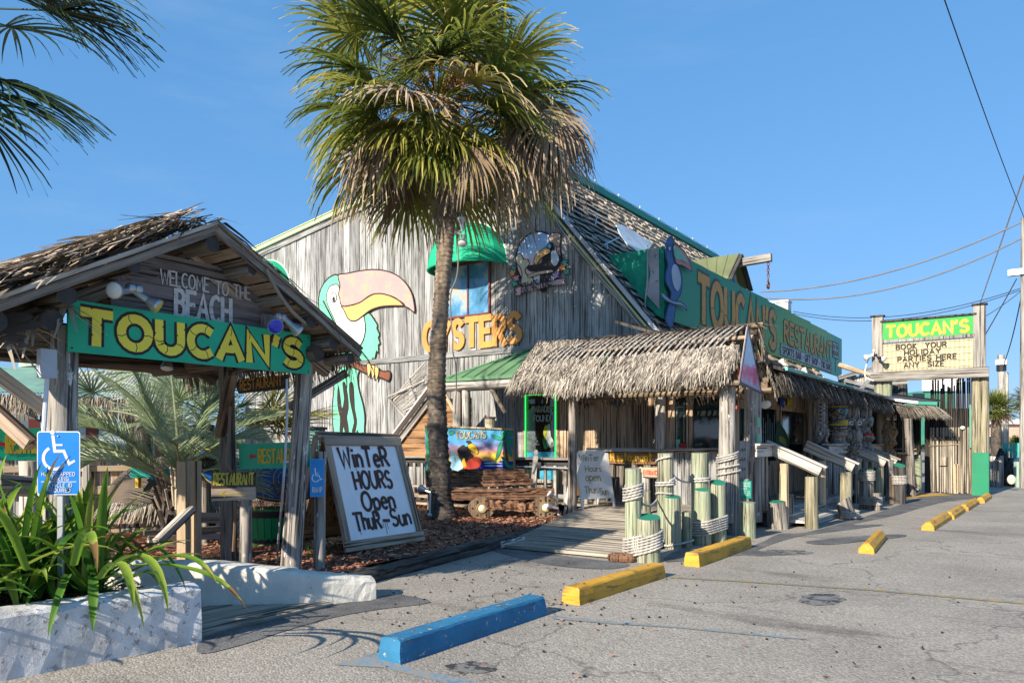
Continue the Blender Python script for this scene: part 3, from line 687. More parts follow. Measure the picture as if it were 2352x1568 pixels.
# roof decks
YE=31.0; EX=-6.85
m=MB(); m.add([(APX,YG-.12,APZ-.02),(EX,YG-.12,rake(EX)-.02),(EX,YE,rake(EX)-.02),(APX,YE,APZ-.02),(APX,YG-.12,APZ-.14),(EX,YG-.12,rake(EX)-.14),(EX,YE,rake(EX)-.14),(APX,YE,APZ-.14)],[(0,1,2,3),(7,6,5,4),(0,4,5,1),(1,5,6,2),(2,6,7,3)])
m.build('roof_deck',pc('shingle_underlay',(.05,.045,.042)),B)
m=MB(); m.add([(-22,YG-.12,rake(-22)),(APX,YG-.12,APZ),(APX,YE,APZ),(-22,YE,rake(-22))],[(0,1,2,3)]); m.build('low_roof',M['pale_metal'],B)
m=MB(); m.add([(-21.6,YE,0),(-6.2,YE,0),(-6.85,YE,rake(-6.85)-.1),(APX,YE,APZ-.1),(-21.6,YE,rake(-21.6)-.1)],[(4,3,2,1,0)]); m.add([(-21.6,YG+.02,0),(-21.6,YE,0),(-21.6,YE,rake(-21.6)),(-21.6,YG+.02,rake(-21.6))],[(0,1,2,3)]); m.build('rear_wall',M['gable'],B)
# shingles on the steep slope
def mk_shingle():
    m=NT('pale_cedar_shingle'); n=m.noise(m.coords((3,3,1)),3,6,.65); n2=m.noise(m.coords((30,30,2)),1,4,.6)
    c=m.ramp(m.math('ADD',m.math('MULTIPLY',n,.6),m.math('MULTIPLY',n2,.4)),[(.3,(.12,.1,.085)),(.5,(.33,.285,.225)),(.7,(.53,.46,.37))])
    oi=m.n('ShaderNodeObjectInfo'); hs=m.n('ShaderNodeHueSaturation'); m.l(c,hs.inputs['Color']); m.l(m.math('ADD',m.math('MULTIPLY',oi.outputs['Random'],.7),.62),hs.inputs['Value'])
    m.bump(n2,.5,.01); return m.out(hs.outputs[0],.85)
M['shingle']=mk_shingle()
sl_=V((1,0,-RS)).normalized(); nr=V((RS,0,1)).normalized(); SL=(V((EX,0,rake(EX)))-V((APX,0,APZ))).length
rows=22; ex=SL/rows; stuff=MB(); items=[]
shm=[]; M['butt']=pc('dark_shingle_butt',(.04,.033,.03))  # weathered butt ends, with the shadow under each shingle put into the colour
for k in range(4):
    mb=MB(); wv=[.26,.32,.38,.3][k]; h=ex*1.2; th=.085
    mb.add([(0,0,.012),(wv,0,.012),(wv-.012,h,th*.9),(.006,h+rnd.uniform(-.02,.02),th*.9),(0,0,-.0),(wv,0,-.0),(wv-.012,h,.014),(.006,h,.014)],[(0,1,2,3),(3,2,6,7),(0,3,7,4),(1,5,6,2)][::1]); 
    me=bpy.data.meshes.new('shingle'); me.from_pydata(mb.v,[],[tuple(reversed(f)) for f in mb.f]); me.materials.append(M['shingle']); me.materials.append(M['butt']); me.polygons[2].material_index=1; me.polygons[1].material_index=1; shm.append((me,wv))
for r in range(rows):
    y=YG-.1+rnd.uniform(0,.15)
    while y<YE-.1:
        k=rnd.randrange(4); me,wv=shm[k]
        o=V((APX,0,APZ))+sl_*(r*ex+rnd.uniform(-.07,.07))+nr*rnd.uniform(0,.02); o.y=y
        mw=mat_from(o,YX,sl_,nr)@Matrix.Rotation(rnd.uniform(-.08,.08),4,'Z')@Matrix.Rotation(rnd.uniform(-.05,.03),4,'X'); items.append((o,mw,me)); y+=wv+rnd.uniform(.01,.06)
items.sort(key=lambda q:(q[0]-O3).length)
import itertools
for i,(o,mw,me) in enumerate(items):
    if i<300: _new('shingle',me,B,mw)
    else:
        b=len(stuff.v); stuff.v+=[tuple(mw@v.co) for v in me.vertices]; stuff.f+=[tuple(q+b for q in p.vertices) for p in me.polygons]; stuff.m+=[0]*len(me.polygons)
        # tone by shingle
o=stuff.build('shingles',None,B,kind='stuff')
o.data.materials.clear()
def mk_sh2():
    m=NT('pale_cedar_shingles_far'); v=m.coords((1,4,4),rand=False); n=m.noise(v,1.2,3,.6); n3=m.noise(m.coords((1,1,1),rand=False),.8,5,.6); n2=m.noise(m.coords((40,40,40),rand=False),1,2,.6)
    c=m.ramp(m.math('ADD',m.math('MULTIPLY',n,.75),m.math('MULTIPLY',n2,.25)),[(.33,(.14,.12,.1)),(.48,(.34,.29,.23)),(.62,(.53,.46,.37))])
    c=m.mix(m.ramp(n3,[(.6,(0,0,0)),(.66,(.7,.7,.7))]),c,(.45,.26,.12,1)); return m.out(c,.85)
o.data.materials.append(mk_sh2())
# green ridge cap with its string of bulbs
beam('ridge_cap',(APX,YG-.15,APZ+.07),(APX,YE,APZ+.07),.34,.2,M['teal_metal'],B,hint=ZZ)
mb=MB(); pts=[]
for i in range(60):
    y=YG+i*.26; pts.append((APX+.1,y,APZ+.22+.03*abs(math.sin(i*.8))))
tube(mb,pts,.012,5); 
for i in range(0,60,6): ball(mb,V(pts[i])+V((.03,0,.02)),(.04,.04,.05),6,4)
mb.build('light_string',pc('bulb_grey',(.4,.45,.45)),B)
# faded patch board on roof
pts=[zE(780,165),zE(830,170),(zE(890,205)),zE(960,250),zE(1030,290),zE(1000,330),zE(930,345),zE(860,300),zE(810,230)]
def on_roof(px,py,off=.1):
    d=ray(px,py); n=nr; q=V((APX,0,APZ))+nr*off; t=(q-O3).dot(n)/d.dot(n); return O3+d*t
mb=MB(); slab(mb,[on_roof(*p) for p in pts],nr,.03); mb.build('roof_panel',pc('pale_blue_board',(.42,.52,.62),dirt=.4,sc_=1),B)
for (a,b_) in ((( 590,60),(640,170)),((700,300),(800,250)),((640,240),(720,330))):
    mb=MB(); A=on_roof(*zE(*a),.12); Bq=on_roof(*zE(*b_),.16); tube(mb,spline([A,(A+Bq)/2+nr*.1+V((0,.1,0)),Bq],False,5),.018,5); mb.build('wire_stub',M['galv'],B)
# ---- dormer with its hoist beam
dz=7.44; DX=-8.0; DY=23.4
m=MB(); rx=APX+(APZ-dz)/RS-.1
for sg in (-1,1):
    ys=DY+sg*.95; m.add([(rx,DY,dz),(DX+.25,DY,dz),(DX+.25,ys,dz-.88),(rx+.9,ys,dz-.88),(rx,DY,dz-.06),(DX+.25,DY,dz-.06),(DX+.25,ys,dz-.94),(rx+.9,ys,dz-.94)],[(0,1,2,3),(7,6,5,4),(1,5,6,2),(2,6,7,3),(0,3,7,4)] )
    for q in range(7):
        f=q/6; A=V((rx+.0,DY,dz+.015)).lerp(V((DX+.25,DY,dz+.015)),f); C=V((rx+.9,ys,dz-.865)).lerp(V((DX+.25,ys,dz-.865)),f); tube(m,[A,C],.014,4)
m.build('dormer_roof',pc('olive_metal',(.17,.19,.09),rough=.4),B)
m=MB(); slab(m,[(DX,DY,dz-.07),(DX,DY-.85,dz-.9),(DX,DY-.85,dz-1.9),(DX,DY+.85,dz-1.9),(DX,DY+.85,dz-.9)],XX,.06); m.build('dormer_front',M['gable_shade'],B)
w0=box('dormer_window',(DX+.04,DY,dz-1.0),(.05,.55,.75),M['glass_blue'],B)
for sg in (-1,1): beam('barge_board',(DX+.3,DY,dz-.05),(DX+.3,DY+sg*1.0,dz-1.0),.05,.16,M['black_wood'],B,hint=XX)
beam('hoist_beam',(rx+.8,DY,7.1),(-6.75,DY,7.18),.16,.24,M['trim'],B,hint=ZZ)
m=MB(); 
for i in range(5):
    c=V((-6.85,DY,6.98-.085*i)); ring=[c+V((0,.035*math.cos(t*.785),.055*math.sin(t*.785))) if i%2 else c+V((.035*math.cos(t*.785),0,.055*math.sin(t*.785))) for t in range(8)]; tube(m,ring,.013,5,closed=True)
tube(m,spline([(-6.85,DY,6.56),(-6.85,DY,6.46),(-6.85,DY+.1,6.38),(-6.85,DY+.05,6.26),(-6.85,DY-.08,6.27),(-6.85,DY-.1,6.36)],False,4),.028,6)
tag(m.build('chain_hook',pc('rusty_iron',(.14,.045,.02))),'rusty chain and hook hanging from the roof hoist beam','hook')
# rooftop white unit beyond
t=thing('rooftop_vent','white boxy rooftop unit showing behind the long sign','vent',(-8,32,6.6))
c=ay(1792,712,33.5); box('housing',c,(.8,.5,.6),pc('unit_white',(.6,.6,.58)),t); box('cap',c+V((0,0,.33)),(.85,.6,.08),M['galv'],t)
for i in range(4): box('louvre',c+V((-.25+.17*i,-.27,-.02)),(.03,.04,.4),M['galv'],t)
# ---- green awnings
def awning(cx,cz,hw,hh,pr,label):
    t=thing('window_awning',label,'awning',(cx,YG,cz),'green dome awnings on the gable wall')
    n=8;m_=10
    ang=[math.pi*i/n for i in range(n+1)]
    for i in range(n):
        mb=MB(); vs=[]
        for a in (ang[i]+.012,ang[i+1]-.012):
            for j in range(m_+1):
                e=(math.pi/2)*j/m_
                # ribs run from wall arc to the front pole at the base
                r=V((-hw*math.cos(a)*math.cos(e)**.9,-pr*math.sin(e)*1.0*math.sin(a)**.35 if 0<a<math.pi else 0,hh*math.sin(a)*math.cos(e)))
                vs.append(r)
        # simple quarter ellipsoid instead
        vs=[]
        for a in (ang[i],ang[i+1]):
            for j in range(m_+1):
                e=(math.pi/2)*j/m_
                vs.append((-hw*math.cos(a)*math.sin(e),-.06-pr*math.sin(a)*math.sin(e),hh*math.cos(e)))
        mb.add(vs,[(j,j+1,m_+1+j+1,m_+1+j) for j in range(m_)])
        o=mb.build('awning_panel',M['awning'],t,Matrix.Translation((cx,YG,cz)),smooth=True)
    mb=MB(); pts=[V((cx-hw*math.cos(math.pi*k/24),YG-.06-pr*math.sin(math.pi*k/24),cz)) for k in range(25)]
    tube(mb,pts,.03,6); mb.build('rim',M['awning'],t)
    mb=MB(); tube(mb,[V((cx+hw*math.cos(math.pi*k/24)*1.01,YG-.05,cz+hh*math.sin(math.pi*k/24)*1.01)) for k in range(25)],.022,6); mb.build('wall_piping',pc('white_trim',(.6,.65,.6)),t)
    for k in (6,12,18):
        mb=MB(); a=math.pi*k/24; tube(mb,[V((cx-hw*math.cos(a)*math.sin(e),YG-.065-pr*math.sin(a)*math.sin(e),cz+hh*math.cos(e)+.004)) for e in [1.57*j/10 for j in range(11)]],.008,4); mb.build('seam',pc('seam_green',(.01,.3,.16)),t)
    return t
awning(-12.15,6.03,1.18,1.18,.95,'green fabric dome awning over window right behind palm trunk')
awning(-20.45,6.25,1.2,1.15,.95,'green fabric dome awning half hidden by the gate roof')
# window under awning
def window(name,c,w_,h,parent,frame,pane,face='y',mull=1,fw=.06,dep=.06,bars=0):
    c=V(c); U=XX if face=='y' else YX; Nn=NY if face=='y' else XX
    def bx(nm,a,b,sa,sb,dd,mt,par,o): 
        s=(sa,dd,sb) if face=='y' else (dd,sa,sb); return box(nm,c+U*a+ZZ*b+Nn*o,s,mt,par)
    f=bx(name,0,0,w_,h,.02,pane,parent,.0)
    for sg in (-1,1):
        bx('frame',sg*(w_/2+fw/2),0,fw,h+2*fw,dep,frame,f,.02); bx('frame',0,sg*(h/2+fw/2),w_,fw,dep,frame,f,.023)
    for i in range(mull):
        a=-w_/2+w_*(i+1)/(mull+1); bx('mullion',a,0,.04,h,.04,frame,f,.02)
    return f
window('window',(-12.2,YG-.05,5.5),1.35,1.3,B,M['maroon'],M['glass_blue'],'y',1,.05)
# faces painted on the curtains are left as colour only
# ---- OYSTERS cut-out letters
oy=thing('cutout_wall_letters','orange cut-out wooden letters spelling OYSTERS on the gable wall','sign',(-12.3,YG,4.2))
o0=ay(970,806,YG-.06); o1=ay(1196,799,YG-.06)
letters('oysters',"OYSTERS",(o0.x+.1,YG-.05,4.03),XX,ZZ,.68,(o1.x-o0.x)-.12,.235,M['orange_letters'],oy,sp=.3,split=True,th=.04,lift=.01,wob=.012,jump=.03)
# ---- toucan cut-out
YT=YG-.07
tb=thing('toucan_cutout','huge green toucan cut-out with pink beak painted on gable','wall art',(-16,YT,4))
def poly(name,pts,conv,mat,parent,lift,k=4,y=YT,th=.012,outl=.022,plane='y',x=0,col=None):
    f=(lambda p:ay(*conv(*p),y-lift)) if plane=='y' else (lambda p:ax(*conv(*p),x+lift))
    q=spline([f(p) for p in pts],True,k) if k else [f(p) for p in pts]
    nn=NY if plane=='y' else XX
    m=MB(); slab(m,q,nn,th)
    if outl: strip(m,[p+nn*.004 for p in q],outl*2,nn,.003,True,1)
    return m.build(name,[mat,M['black']] ,parent)
GREENB=[(640,905),(590,912),(550,945),(515,1000),(497,1075),(500,1150),(520,1215),(560,1262),(600,1290),(612,1380),(640,1480),(665,1540),(640,1600),(612,1660),(606,1750),(597,1850),(597,1950),(605,2030),(618,2077),(720,2080),(815,2077),(828,2000),(830,1920),(815,1830),(790,1740),(778,1650),(790,1600),(840,1570),(860,1530),(872,1545),(888,1505),(902,1515),(915,1455),(930,1470),(928,1410),(942,1400),(928,1355),(938,1335),(918,1290),(922,1265),(900,1230),(885,1205),(850,1172),(760,1150),(660,1000)]
mint=pc('toucan_green',(.16,.58,.36),dirt=.12); pink=pc('beak_pink',(.50,.30,.29),dirt=.1,chip=(.56,.33,.24,1),chipth=.55,chipscale=3); 
poly('body',GREENB,zC,mint,tb,.0,2)
poly('face_and_chest',[(640,980),(600,975),(570,1000),(555,1050),(560,1110),(585,1170),(610,1225),(632,1290),(640,1380),(665,1425),(700,1450),(745,1455),(790,1420),(820,1370),(834,1300),(830,1240),(815,1200),(740,1235),(700,1200),(670,1130),(655,1060)],zC,M['white'],tb,.016,3,outl=.015)
poly('lower_beak',[(665,1130),(740,1122),(800,1100),(845,1070),(890,1045),(940,1038),(1000,1050),(1060,1078),(1120,1122),(1040,1125),(960,1130),(900,1145),(860,1165),(815,1200),(775,1230),(740,1237),(710,1220),(690,1180),(675,1150)],zC,pc('beak_orange',(.78,.42,.14),dirt=.1),tb,.03,3,outl=.018)
poly('upper_beak',[(638,906),(700,893),(790,875),(880,865),(960,870),(1030,890),(1090,925),(1140,980),(1170,1040),(1185,1100),(1190,1172),(1150,1145),(1120,1128),(1060,1075),(1000,1050),(940,1038),(885,1045),(840,1070),(800,1100),(740,1120),(665,1128),(648,1070),(640,1040),(652,980)],zC,pink,tb,.034,3,outl=.018)
poly('eye',[(604+22*math.cos(a*.524),1066+34*math.sin(a*.524)) for a in range(12)],zC,M['white'],tb,.032,2,outl=.01)
poly('pupil',[(604+9*math.cos(a*.524),1078+17*math.sin(a*.524)) for a in range(12)],zC,M['black'],tb,.046,2,outl=0)
for pts in ([(305,240),(325,235),(345,330),(350,420),(338,480),(347,540),(352,625),(325,600),(312,545),(303,625),(285,580),(290,500),(275,430),(268,350),(275,250),(290,330),(302,425),(318,350)],[(355,240),(380,235),(390,300),(395,420),(410,500),(405,560),(388,625),(375,580),(390,520),(375,440),(358,350)],[(400,620),(415,575),(425,628)],[(440,627),(452,590),(456,627)]):
    poly('tail_stripe',pts,zD,M['black'],tb,.016,2,outl=0)
poly('branch',[(360,78),(430,100),(500,120),(570,140),(610,155),(645,150),(654,180),(640,222),(600,205),(540,185),(470,165),(420,140),(355,108)],zD,pc('branch_brown',(.22,.075,.035)),tb,.03,2,outl=.02)
for i,(a,b_) in enumerate(((497,142),(527,154),(553,164))):
    poly('claw',[(a-12,b_-42),(a+12,b_-40),(a+16,b_),(a+2,b_+48),(a-4,b_+52),(a-10,b_+10)],zD,pc('claw_yellow',(.75,.5,.18)),tb,.046+.004*i,3,outl=.012)
# ---- YOU ARE HERE plaque
pl=thing('painted_plaque','round painted plaque with banner reading YOU ARE HERE beside the rake','sign',(-9,YG,5.5))
yp=YG-.07
def mk_sunset():
    m=NT('plaque_sunset'); tc=m.n('ShaderNodeTexCoord'); sp=m.n('ShaderNodeSeparateXYZ'); m.l(tc.outputs['Object'],sp.inputs[0])
    n=m.noise(m.coords((2,2,9),rand=False),1,4,.6)
    f=m.math('ADD',m.math('MULTIPLY',m.math('SUBTRACT',sp.outputs['Z'],5.0),.62),m.math('MULTIPLY',m.math('SUBTRACT',n,.5),.35))
    return m.out(m.ramp(f,[(.0,(.1,.2,.42)),(.25,(.3,.46,.68)),(.36,(.62,.68,.7)),(.42,(.72,.45,.38)),(.62,(.7,.52,.53)),(.78,(.35,.52,.75)),(1,(.25,.42,.7))]),.5)
poly('disc',[(2090+165*math.cos(a*.393),795+(205)*math.sin(a*.393)) for a in range(16)],zC,mk_sunset(),pl,0,2,y=yp,outl=.02)
poly('palm_stub',[(2160,640),(2190,600),(2250,610),(2240,700),(2250,760),(2230,830),(2215,780),(2220,700),(2180,680)],zC,pc('plaque_wood',(.4,.3,.25)),pl,.014,2,y=yp,outl=.01)
poly('state_outline',[(1930,760),(1960,750),(1980,790),(2010,790),(2020,830),(1990,860),(2000,900),(2040,920),(2055,950),(2010,980),(1960,975),(1970,900),(1955,850),(1925,810)],zC,pc('cream_map',(.6,.55,.4)),pl,.014,2,y=yp,outl=.01)
poly('black_bird',[(2150,700),(2175,670),(2200,680),(2205,740),(2240,760),(2245,830),(2215,870),(2180,900),(2150,960),(2140,1020),(2110,1030),(2090,990),(2100,930),(2080,880),(2030,880),(2000,850),(2040,830),(2100,820),(2120,770)],zC,M['black'],pl,.02,2,y=yp,outl=0)
poly('bird_bib',[(2185,730),(2215,735),(2235,790),(2215,835),(2190,830),(2178,780)],zC,pc('bib_blue',(.5,.6,.7)),pl,.034,3,y=yp,outl=0)
poly('bird_beak',[(2140,705),(2165,715),(2175,740),(2140,760),(2100,790),(2075,830),(2055,815),(2065,770),(2100,730)],zC,pc('beak_amber',(.68,.42,.16)),pl,.036,3,y=yp,outl=.008)
poly('bird_eye',[(2165+16*math.cos(a*.785),697+20*math.sin(a*.785)) for a in range(8)],zC,pc('eye_blue',(.1,.4,.7)),pl,.04,2,y=yp,outl=.006)
poly('perch',[(2010,905),(2080,880),(2180,865),(2190,885),(2090,900),(2020,925)],zC,pc('perch_tan',(.5,.42,.3)),pl,.04,2,y=yp,outl=.006)
for (a,b_,c_) in ((1900,890,'o'),(1925,925,'p'),(2260,850,'o'),(2215,905,'v'),(1915,960,'g'),(2290,880,'g'),(1905,860,'g'),(2275,815,'g')):
    cc={'o':(.72,.3,.1),'p':(.68,.34,.42),'v':(.42,.26,.55),'g':(.08,.42,.34)}[c_]
    poly('flower' if c_!='g' else 'painted_leaf',[(a+(34 if i%2 else 16)*math.cos(i*.628),b_+(36 if i%2 else 18)*math.sin(i*.628)) for i in range(10)],zC,pc('plaque_'+c_,cc),pl,.03 if c_!='g' else .012,3,y=yp,outl=.006)
poly('banner',[(1915,1008),(1950,988),(2080,972),(2180,945),(2285,925),(2272,950),(2290,972),(2180,982),(2080,1010),(1960,1035),(1960,1052),(1915,1050),(1930,1030)],zC,pc('banner_pink',(.62,.42,.45)),pl,.05,1,y=yp,outl=.008)
bo=ay(*zC(1958,1030),yp-.07); be=ay(*zC(2190,960),yp-.07)
letters('lettering',"YOU ARE HERE!",bo,(be-bo).normalized(),ZZ,.21,(be-bo).length,.11,M['black'],pl,sp=.22,th=.004)
# ---- floodlights on trunk etc. are made later
# ---- long roof sign
XS=-6.9; S0,S1=15.75,34.0; SB,ST=4.3,5.9
rs=thing('roof_sign','long teal and lime roof sign with painted toucan reading RESTAURANT SPORTS BAR','sign',(XS,25,4.3))
def mk_grad():
    m=NT('sign_gradient'); tc=m.n('ShaderNodeTexCoord'); sp=m.n('ShaderNodeSeparateXYZ'); m.l(tc.outputs['Object'],sp.inputs[0])
    n=m.noise(m.coords((1,1,1),rand=False),.8,5,.6)
    f=m.math('ADD',m.math('MULTIPLY',m.math('SUBTRACT',sp.outputs['Y'],15.7),.062),m.math('MULTIPLY',m.math('SUBTRACT',n,.5),.25))
    f=m.math('SUBTRACT',f,m.math('MULTIPLY',m.math('SUBTRACT',sp.outputs['Z'],5.1),.12))
    return m.out(m.ramp(f,[(.0,(.008,.2,.11)),(.35,(.015,.25,.12)),(.6,(.14,.33,.06)),(.85,(.2,.4,.13)),(1,(.08,.36,.24))]),.5)
M['roofsign']=mk_grad()
npan=7
for i in range(npan):
    y0=S0+(S1-S0)*i/npan; y1=S0+(S1-S0)*(i+1)/npan; m=MB(); slab(m,[(XS,y0+.006,SB),(XS,y1-.006,SB),(XS,y1-.006,ST+.06*(1-abs(i+.5-npan/2)/(npan/2))),(XS,y0+.006,ST)],XX,.05); m.build('sign_panel',M['roofsign'],rs)
m=MB(); A=[(-8.25,S0,5.9),(XS-.052,S0,5.9),(XS-.052,S0,4.3),(-7.1,S0,4.42),(-8.25,S0,5.82)]; slab(m,A,NY,.05); m.build('end_panel',paint('teal_worn',(.01,.32,.2),.5,.5,sc_=3),rs)
m=MB(); slab(m,[(XS-.4,S0-.056,5.88),(XS-.1,S0-.056,5.87),(XS-.08,S0-.056,4.5),(XS-.3,S0-.056,4.75),(XS-.42,S0-.056,4.9),(XS-.3,S0-.056,5.3)],NY,.003); m.build('bare_patch',pc('bare_board_grey',(.42,.4,.42),dirt=.4,chip=(.03,.25,.17,1),chipth=.6),rs)
m=MB(); m.add([(-8.25,S0,5.9),(XS,S0,5.9),(XS,S1,5.9),(-8.25,S1,5.9)],[(0,1,2,3)]); 
for i in range(8): tube(m,[(XS-.08,S0+.2+i*2.5,5.7),(XS-1.2,S0+.2+i*2.5,6.0-.6)],.03,5)
m.v=m.v[4:]; m.f=[tuple(q-4 for q in f) for f in m.f[1:]]; m.m=m.m[1:]; m.build('back_stays',M['galv'],rs)
m=MB(); tube(m,[(XS-.36,S0-.08,5.95),(XS-.36,S0-.08,5.2),(XS-.42,S0-.08,4.7),(XS-.4,S0-.1,4.45)],.018,6); m.build('conduit',M['galv'],rs)
FR=lambda px,py:ax(px,py,XS+.006)
def ytext(name,s,pa,pb,h,sw,mt,outl,sp=.22,split=True,crack=None,parent=rs,wob=0,shadow=None):
    a=ax(*pa,XS); b=ax(*pb,XS); letters(name,s,(XS+.006,a.y,a.z),YX,ZZ,h,b.y-a.y,sw,mt,parent,outline=outl,sp=sp,split=split,crack=crack,th=.005,lift=.004,wob=wob,shadow=shadow)
amber=pc('sign_amber',(.56,.27,.04),dirt=.15); oliv=pc('sign_shadow_brown',(.06,.05,.055))
a=ax(1597,640,XS); b=ax(1779,760,XS)
letters('toucans',"TOUCAN'S",(XS+.006,a.y+.2,4.55),YX,ZZ,1.04,b.y-a.y-.15,.24,[amber,oliv],rs,outline=.065,sp=.3,split=True,crack=.02,th=.005,wob=.01,shadow=(.05,-.03))
a=ax(1799,760,XS); b=ax(1908,800,XS)
letters('restaurant',"RESTAURANT",(XS+.006,a.y+.1,4.88),YX,ZZ,.62,b.y-a.y,.23,[amber,oliv],rs,outline=.06,sp=.26,split=True,th=.005,wob=.008,shadow=(.04,-.03))
a=ax(1791,800,XS); b=ax(1909,850,XS)
m=MB(); q=[(XS+.008,a.y,4.74),(XS+.008,a.y+.15,4.65),(XS+.008,a.y,4.56),(XS+.008,a.y+.12,4.47),(XS+.008,a.y,4.38),(XS+.008,b.y,4.36),(XS+.008,b.y-.12,4.46),(XS+.008,b.y+.1,4.55),(XS+.008,b.y-.1,4.64),(XS+.008,b.y,4.74)]
slab(m,q,XX,.004); strip(m,[V(p)+XX*.002 for p in q],.05,XX,.001,True,1); m.build('strip_board',[pc('strip_white',(.5,.48,.48)),M['black']],rs)
letters('strip_lettering',"SPORTS BAR . GIFT SHOP . TIKI BAR",(XS+.012,a.y+.3,4.44),YX,ZZ,.23,b.y-a.y-.5,.2,M['black'],rs,sp=.3,th=.002,lift=.002,split=True)
a=ax(1912,790,XS); b=ax(1925,790,XS); 
m=MB(); slab(m,[(XS+.01,a.y,5.0),(XS+.01,b.y,5.0),(XS+.01,b.y,5.62),(XS+.01,a.y,5.62)],XX,.004); strip(m,[(XS+.0125,a.y,5.0),(XS+.0125,b.y,5.0),(XS+.0125,b.y,5.62),(XS+.0125,a.y,5.62)],.04,XX,.002,True,1); strip(m,[(XS+.011,(a.y+b.y)/2,5.0),(XS+.011,(a.y+b.y)/2,4.45)],.05,XX,.002,False,1); m.build('small_board',[pc('strip_white',(.5,.48,.48)),M['black']],rs)
letters('beach_lettering',"ON THE",(XS+.014,a.y+.08,5.36),YX,ZZ,.17,b.y-a.y-.16,.16,M['black'],rs,th=.002,lift=.002); letters('beach_lettering',"BEACH!",(XS+.014,a.y+.08,5.1),YX,ZZ,.18,b.y-a.y-.16,.16,M['black'],rs,th=.002,lift=.002)
# blue toucan on the sign
xb=XS+.08
tq=thing('sign_toucan','dark blue toucan cut-out mounted at left end of roof sign','wall art',(XS,17,4.3))
bl=pc('bird_blue',(.02,.09,.26),dirt=.2)
poly('bird_body',[(1145,245),(1120,275),(1115,330),(1122,400),(1130,440),(1115,500),(1120,560),(1140,600),(1150,640),(1130,720),(1115,800),(1135,850),(1160,850),(1175,760),(1185,680),(1210,640),(1222,590),(1222,510),(1200,440),(1175,410),(1172,320),(1165,265)],zE,bl,tq,0,3,plane='x',x=xb,th=.03,outl=.012)
poly('bird_chest',[(1170,430),(1155,470),(1160,540),(1175,590),(1195,610),(1212,580),(1215,520),(1195,450)],zE,pc('bird_pale',(.36,.42,.5)),tq,.012,3,plane='x',x=xb,outl=0)
poly('bird_bill',[(1168,300),(1200,310),(1240,350),(1270,400),(1288,480),(1260,460),(1225,440),(1190,430),(1172,390)],zE,pc('bill_red',(.5,.17,.17),dirt=.2),tq,.014,3,plane='x',x=xb,outl=.012)
poly('bill_band',[(1170,310),(1200,330),(1235,370),(1262,425),(1225,405),(1190,400),(1174,375)],zE,pc('bill_green',(.15,.42,.3)),tq,.032,3,plane='x',x=xb,outl=0)
poly('bird_eye',[(1140+9*math.cos(a*.785),325+18*math.sin(a*.785)) for a in range(8)],zE,pc('bird_pale',(.36,.42,.5)),tq,.014,2,plane='x',x=xb,outl=.01)
poly('perch',[(1085,620),(1110,635),(1140,665),(1180,680),(1220,685),(1250,720),(1255,745),(1225,712),(1170,700),(1125,680),(1090,650)],zE,pc('perch_blue',(.2,.28,.42)),tq,.02,2,plane='x',x=xb,outl=.01)
# ================================================================ PORCH AND BOARDWALK
DZ=.3
bw=thing('boardwalk','grey timber boardwalk ramping from asphalt up to porch','boardwalk',(-5.5,9,0))
y=8.92
def deckz(y): return min(DZ,.055+(y-8.9)*.06)
while y<15.4:
    xl=-6.42-(y-8.9)*.225 if y<13.2 else -12.5; xr=-4.52+(y-8.9)*.045 if y<13.9 else -4.08
    if y>14.3: xr=-4.1
    z=deckz(y)
    if y<13.2: beam('board',(xl+rnd.uniform(-.03,.03),y,z-.02),(xr+rnd.uniform(-.02,.02),y,z-.02+rnd.uniform(-.002,.002)),.137,.04,M['deck'],bw,hint=ZZ,b=.004)
    else: beam('board',(xl,y,z-.02),(xr,y,z-.02),.137,.04,M['deck'],bw,hint=ZZ,b=.004)
    y+=.145
while y<25.8:
    beam('board',(-6.4,y,DZ-.02),(-4.1+rnd.uniform(-.01,.01),y,DZ-.02),.137,.04,M['deck'],bw,hint=ZZ,b=.004); y+=.145
beam('side_board',(-4.07,13.9,.14),(-4.07,25.8,.14),.04,.28,M['trim'],bw,hint=ZZ)
# walls under the porch
def hplank_wall(x0,x1,y,z0,z1,mat,parent,name='plank'):
    x=x0
    while x<x1-.02:
        w_=min(rnd.uniform(.15,.26),x1-x); vplank(name,x+w_/2,w_,z0,z1,z1,mat,y,parent); x+=w_
def xplank_wall(y0,y1,x,z0,z1,mat,parent,name='plank'):
    y=y0
    while y<y1-.02:
        w_=min(rnd.uniform(.15,.26),y1-y); o=vplank(name,0,w_,0,z1-z0,z1-z0,mat,0,parent); mw=Matrix.Translation((x,y+w_/2,z0))@Matrix.Rotation(R(90),4,'Z'); o.matrix_basis=mw; WM[o.name]=mw; y+=w_
hplank_wall(-6.3,-6.09,14.4,DZ,2.9,M['gable_shade'],B)
hplank_wall(-6.09,-5.0,14.4,DZ,1.34,M['gable'],B)
box('wall_header',(-5.55,14.42,2.72),(1.1,.06,.4),M['gable_shade'],B)
beam('sill_board',(-8.0,14.3,1.4),(-4.95,14.3,1.4),.2,.05,M['rail'],B,hint=ZZ)
wf=M['gable_shade']
window('window',(-5.945,14.42,1.9),.25,1.08,B,wf,M['glass'],'y',0,.07)
window('window',(-5.39,14.42,1.9),.6,1.08,B,wf,M['glass'],'y',0,.07)
box('green_sticker',(-6.0,14.385,1.5),(.09,.01,.2),pc('sticker_green',(.2,.5,.4)),B)
box('red_flower_box',(-5.89,14.36,1.46),(.16,.03,.12),pc('red_ornament',(.5,.03,.04)),B)
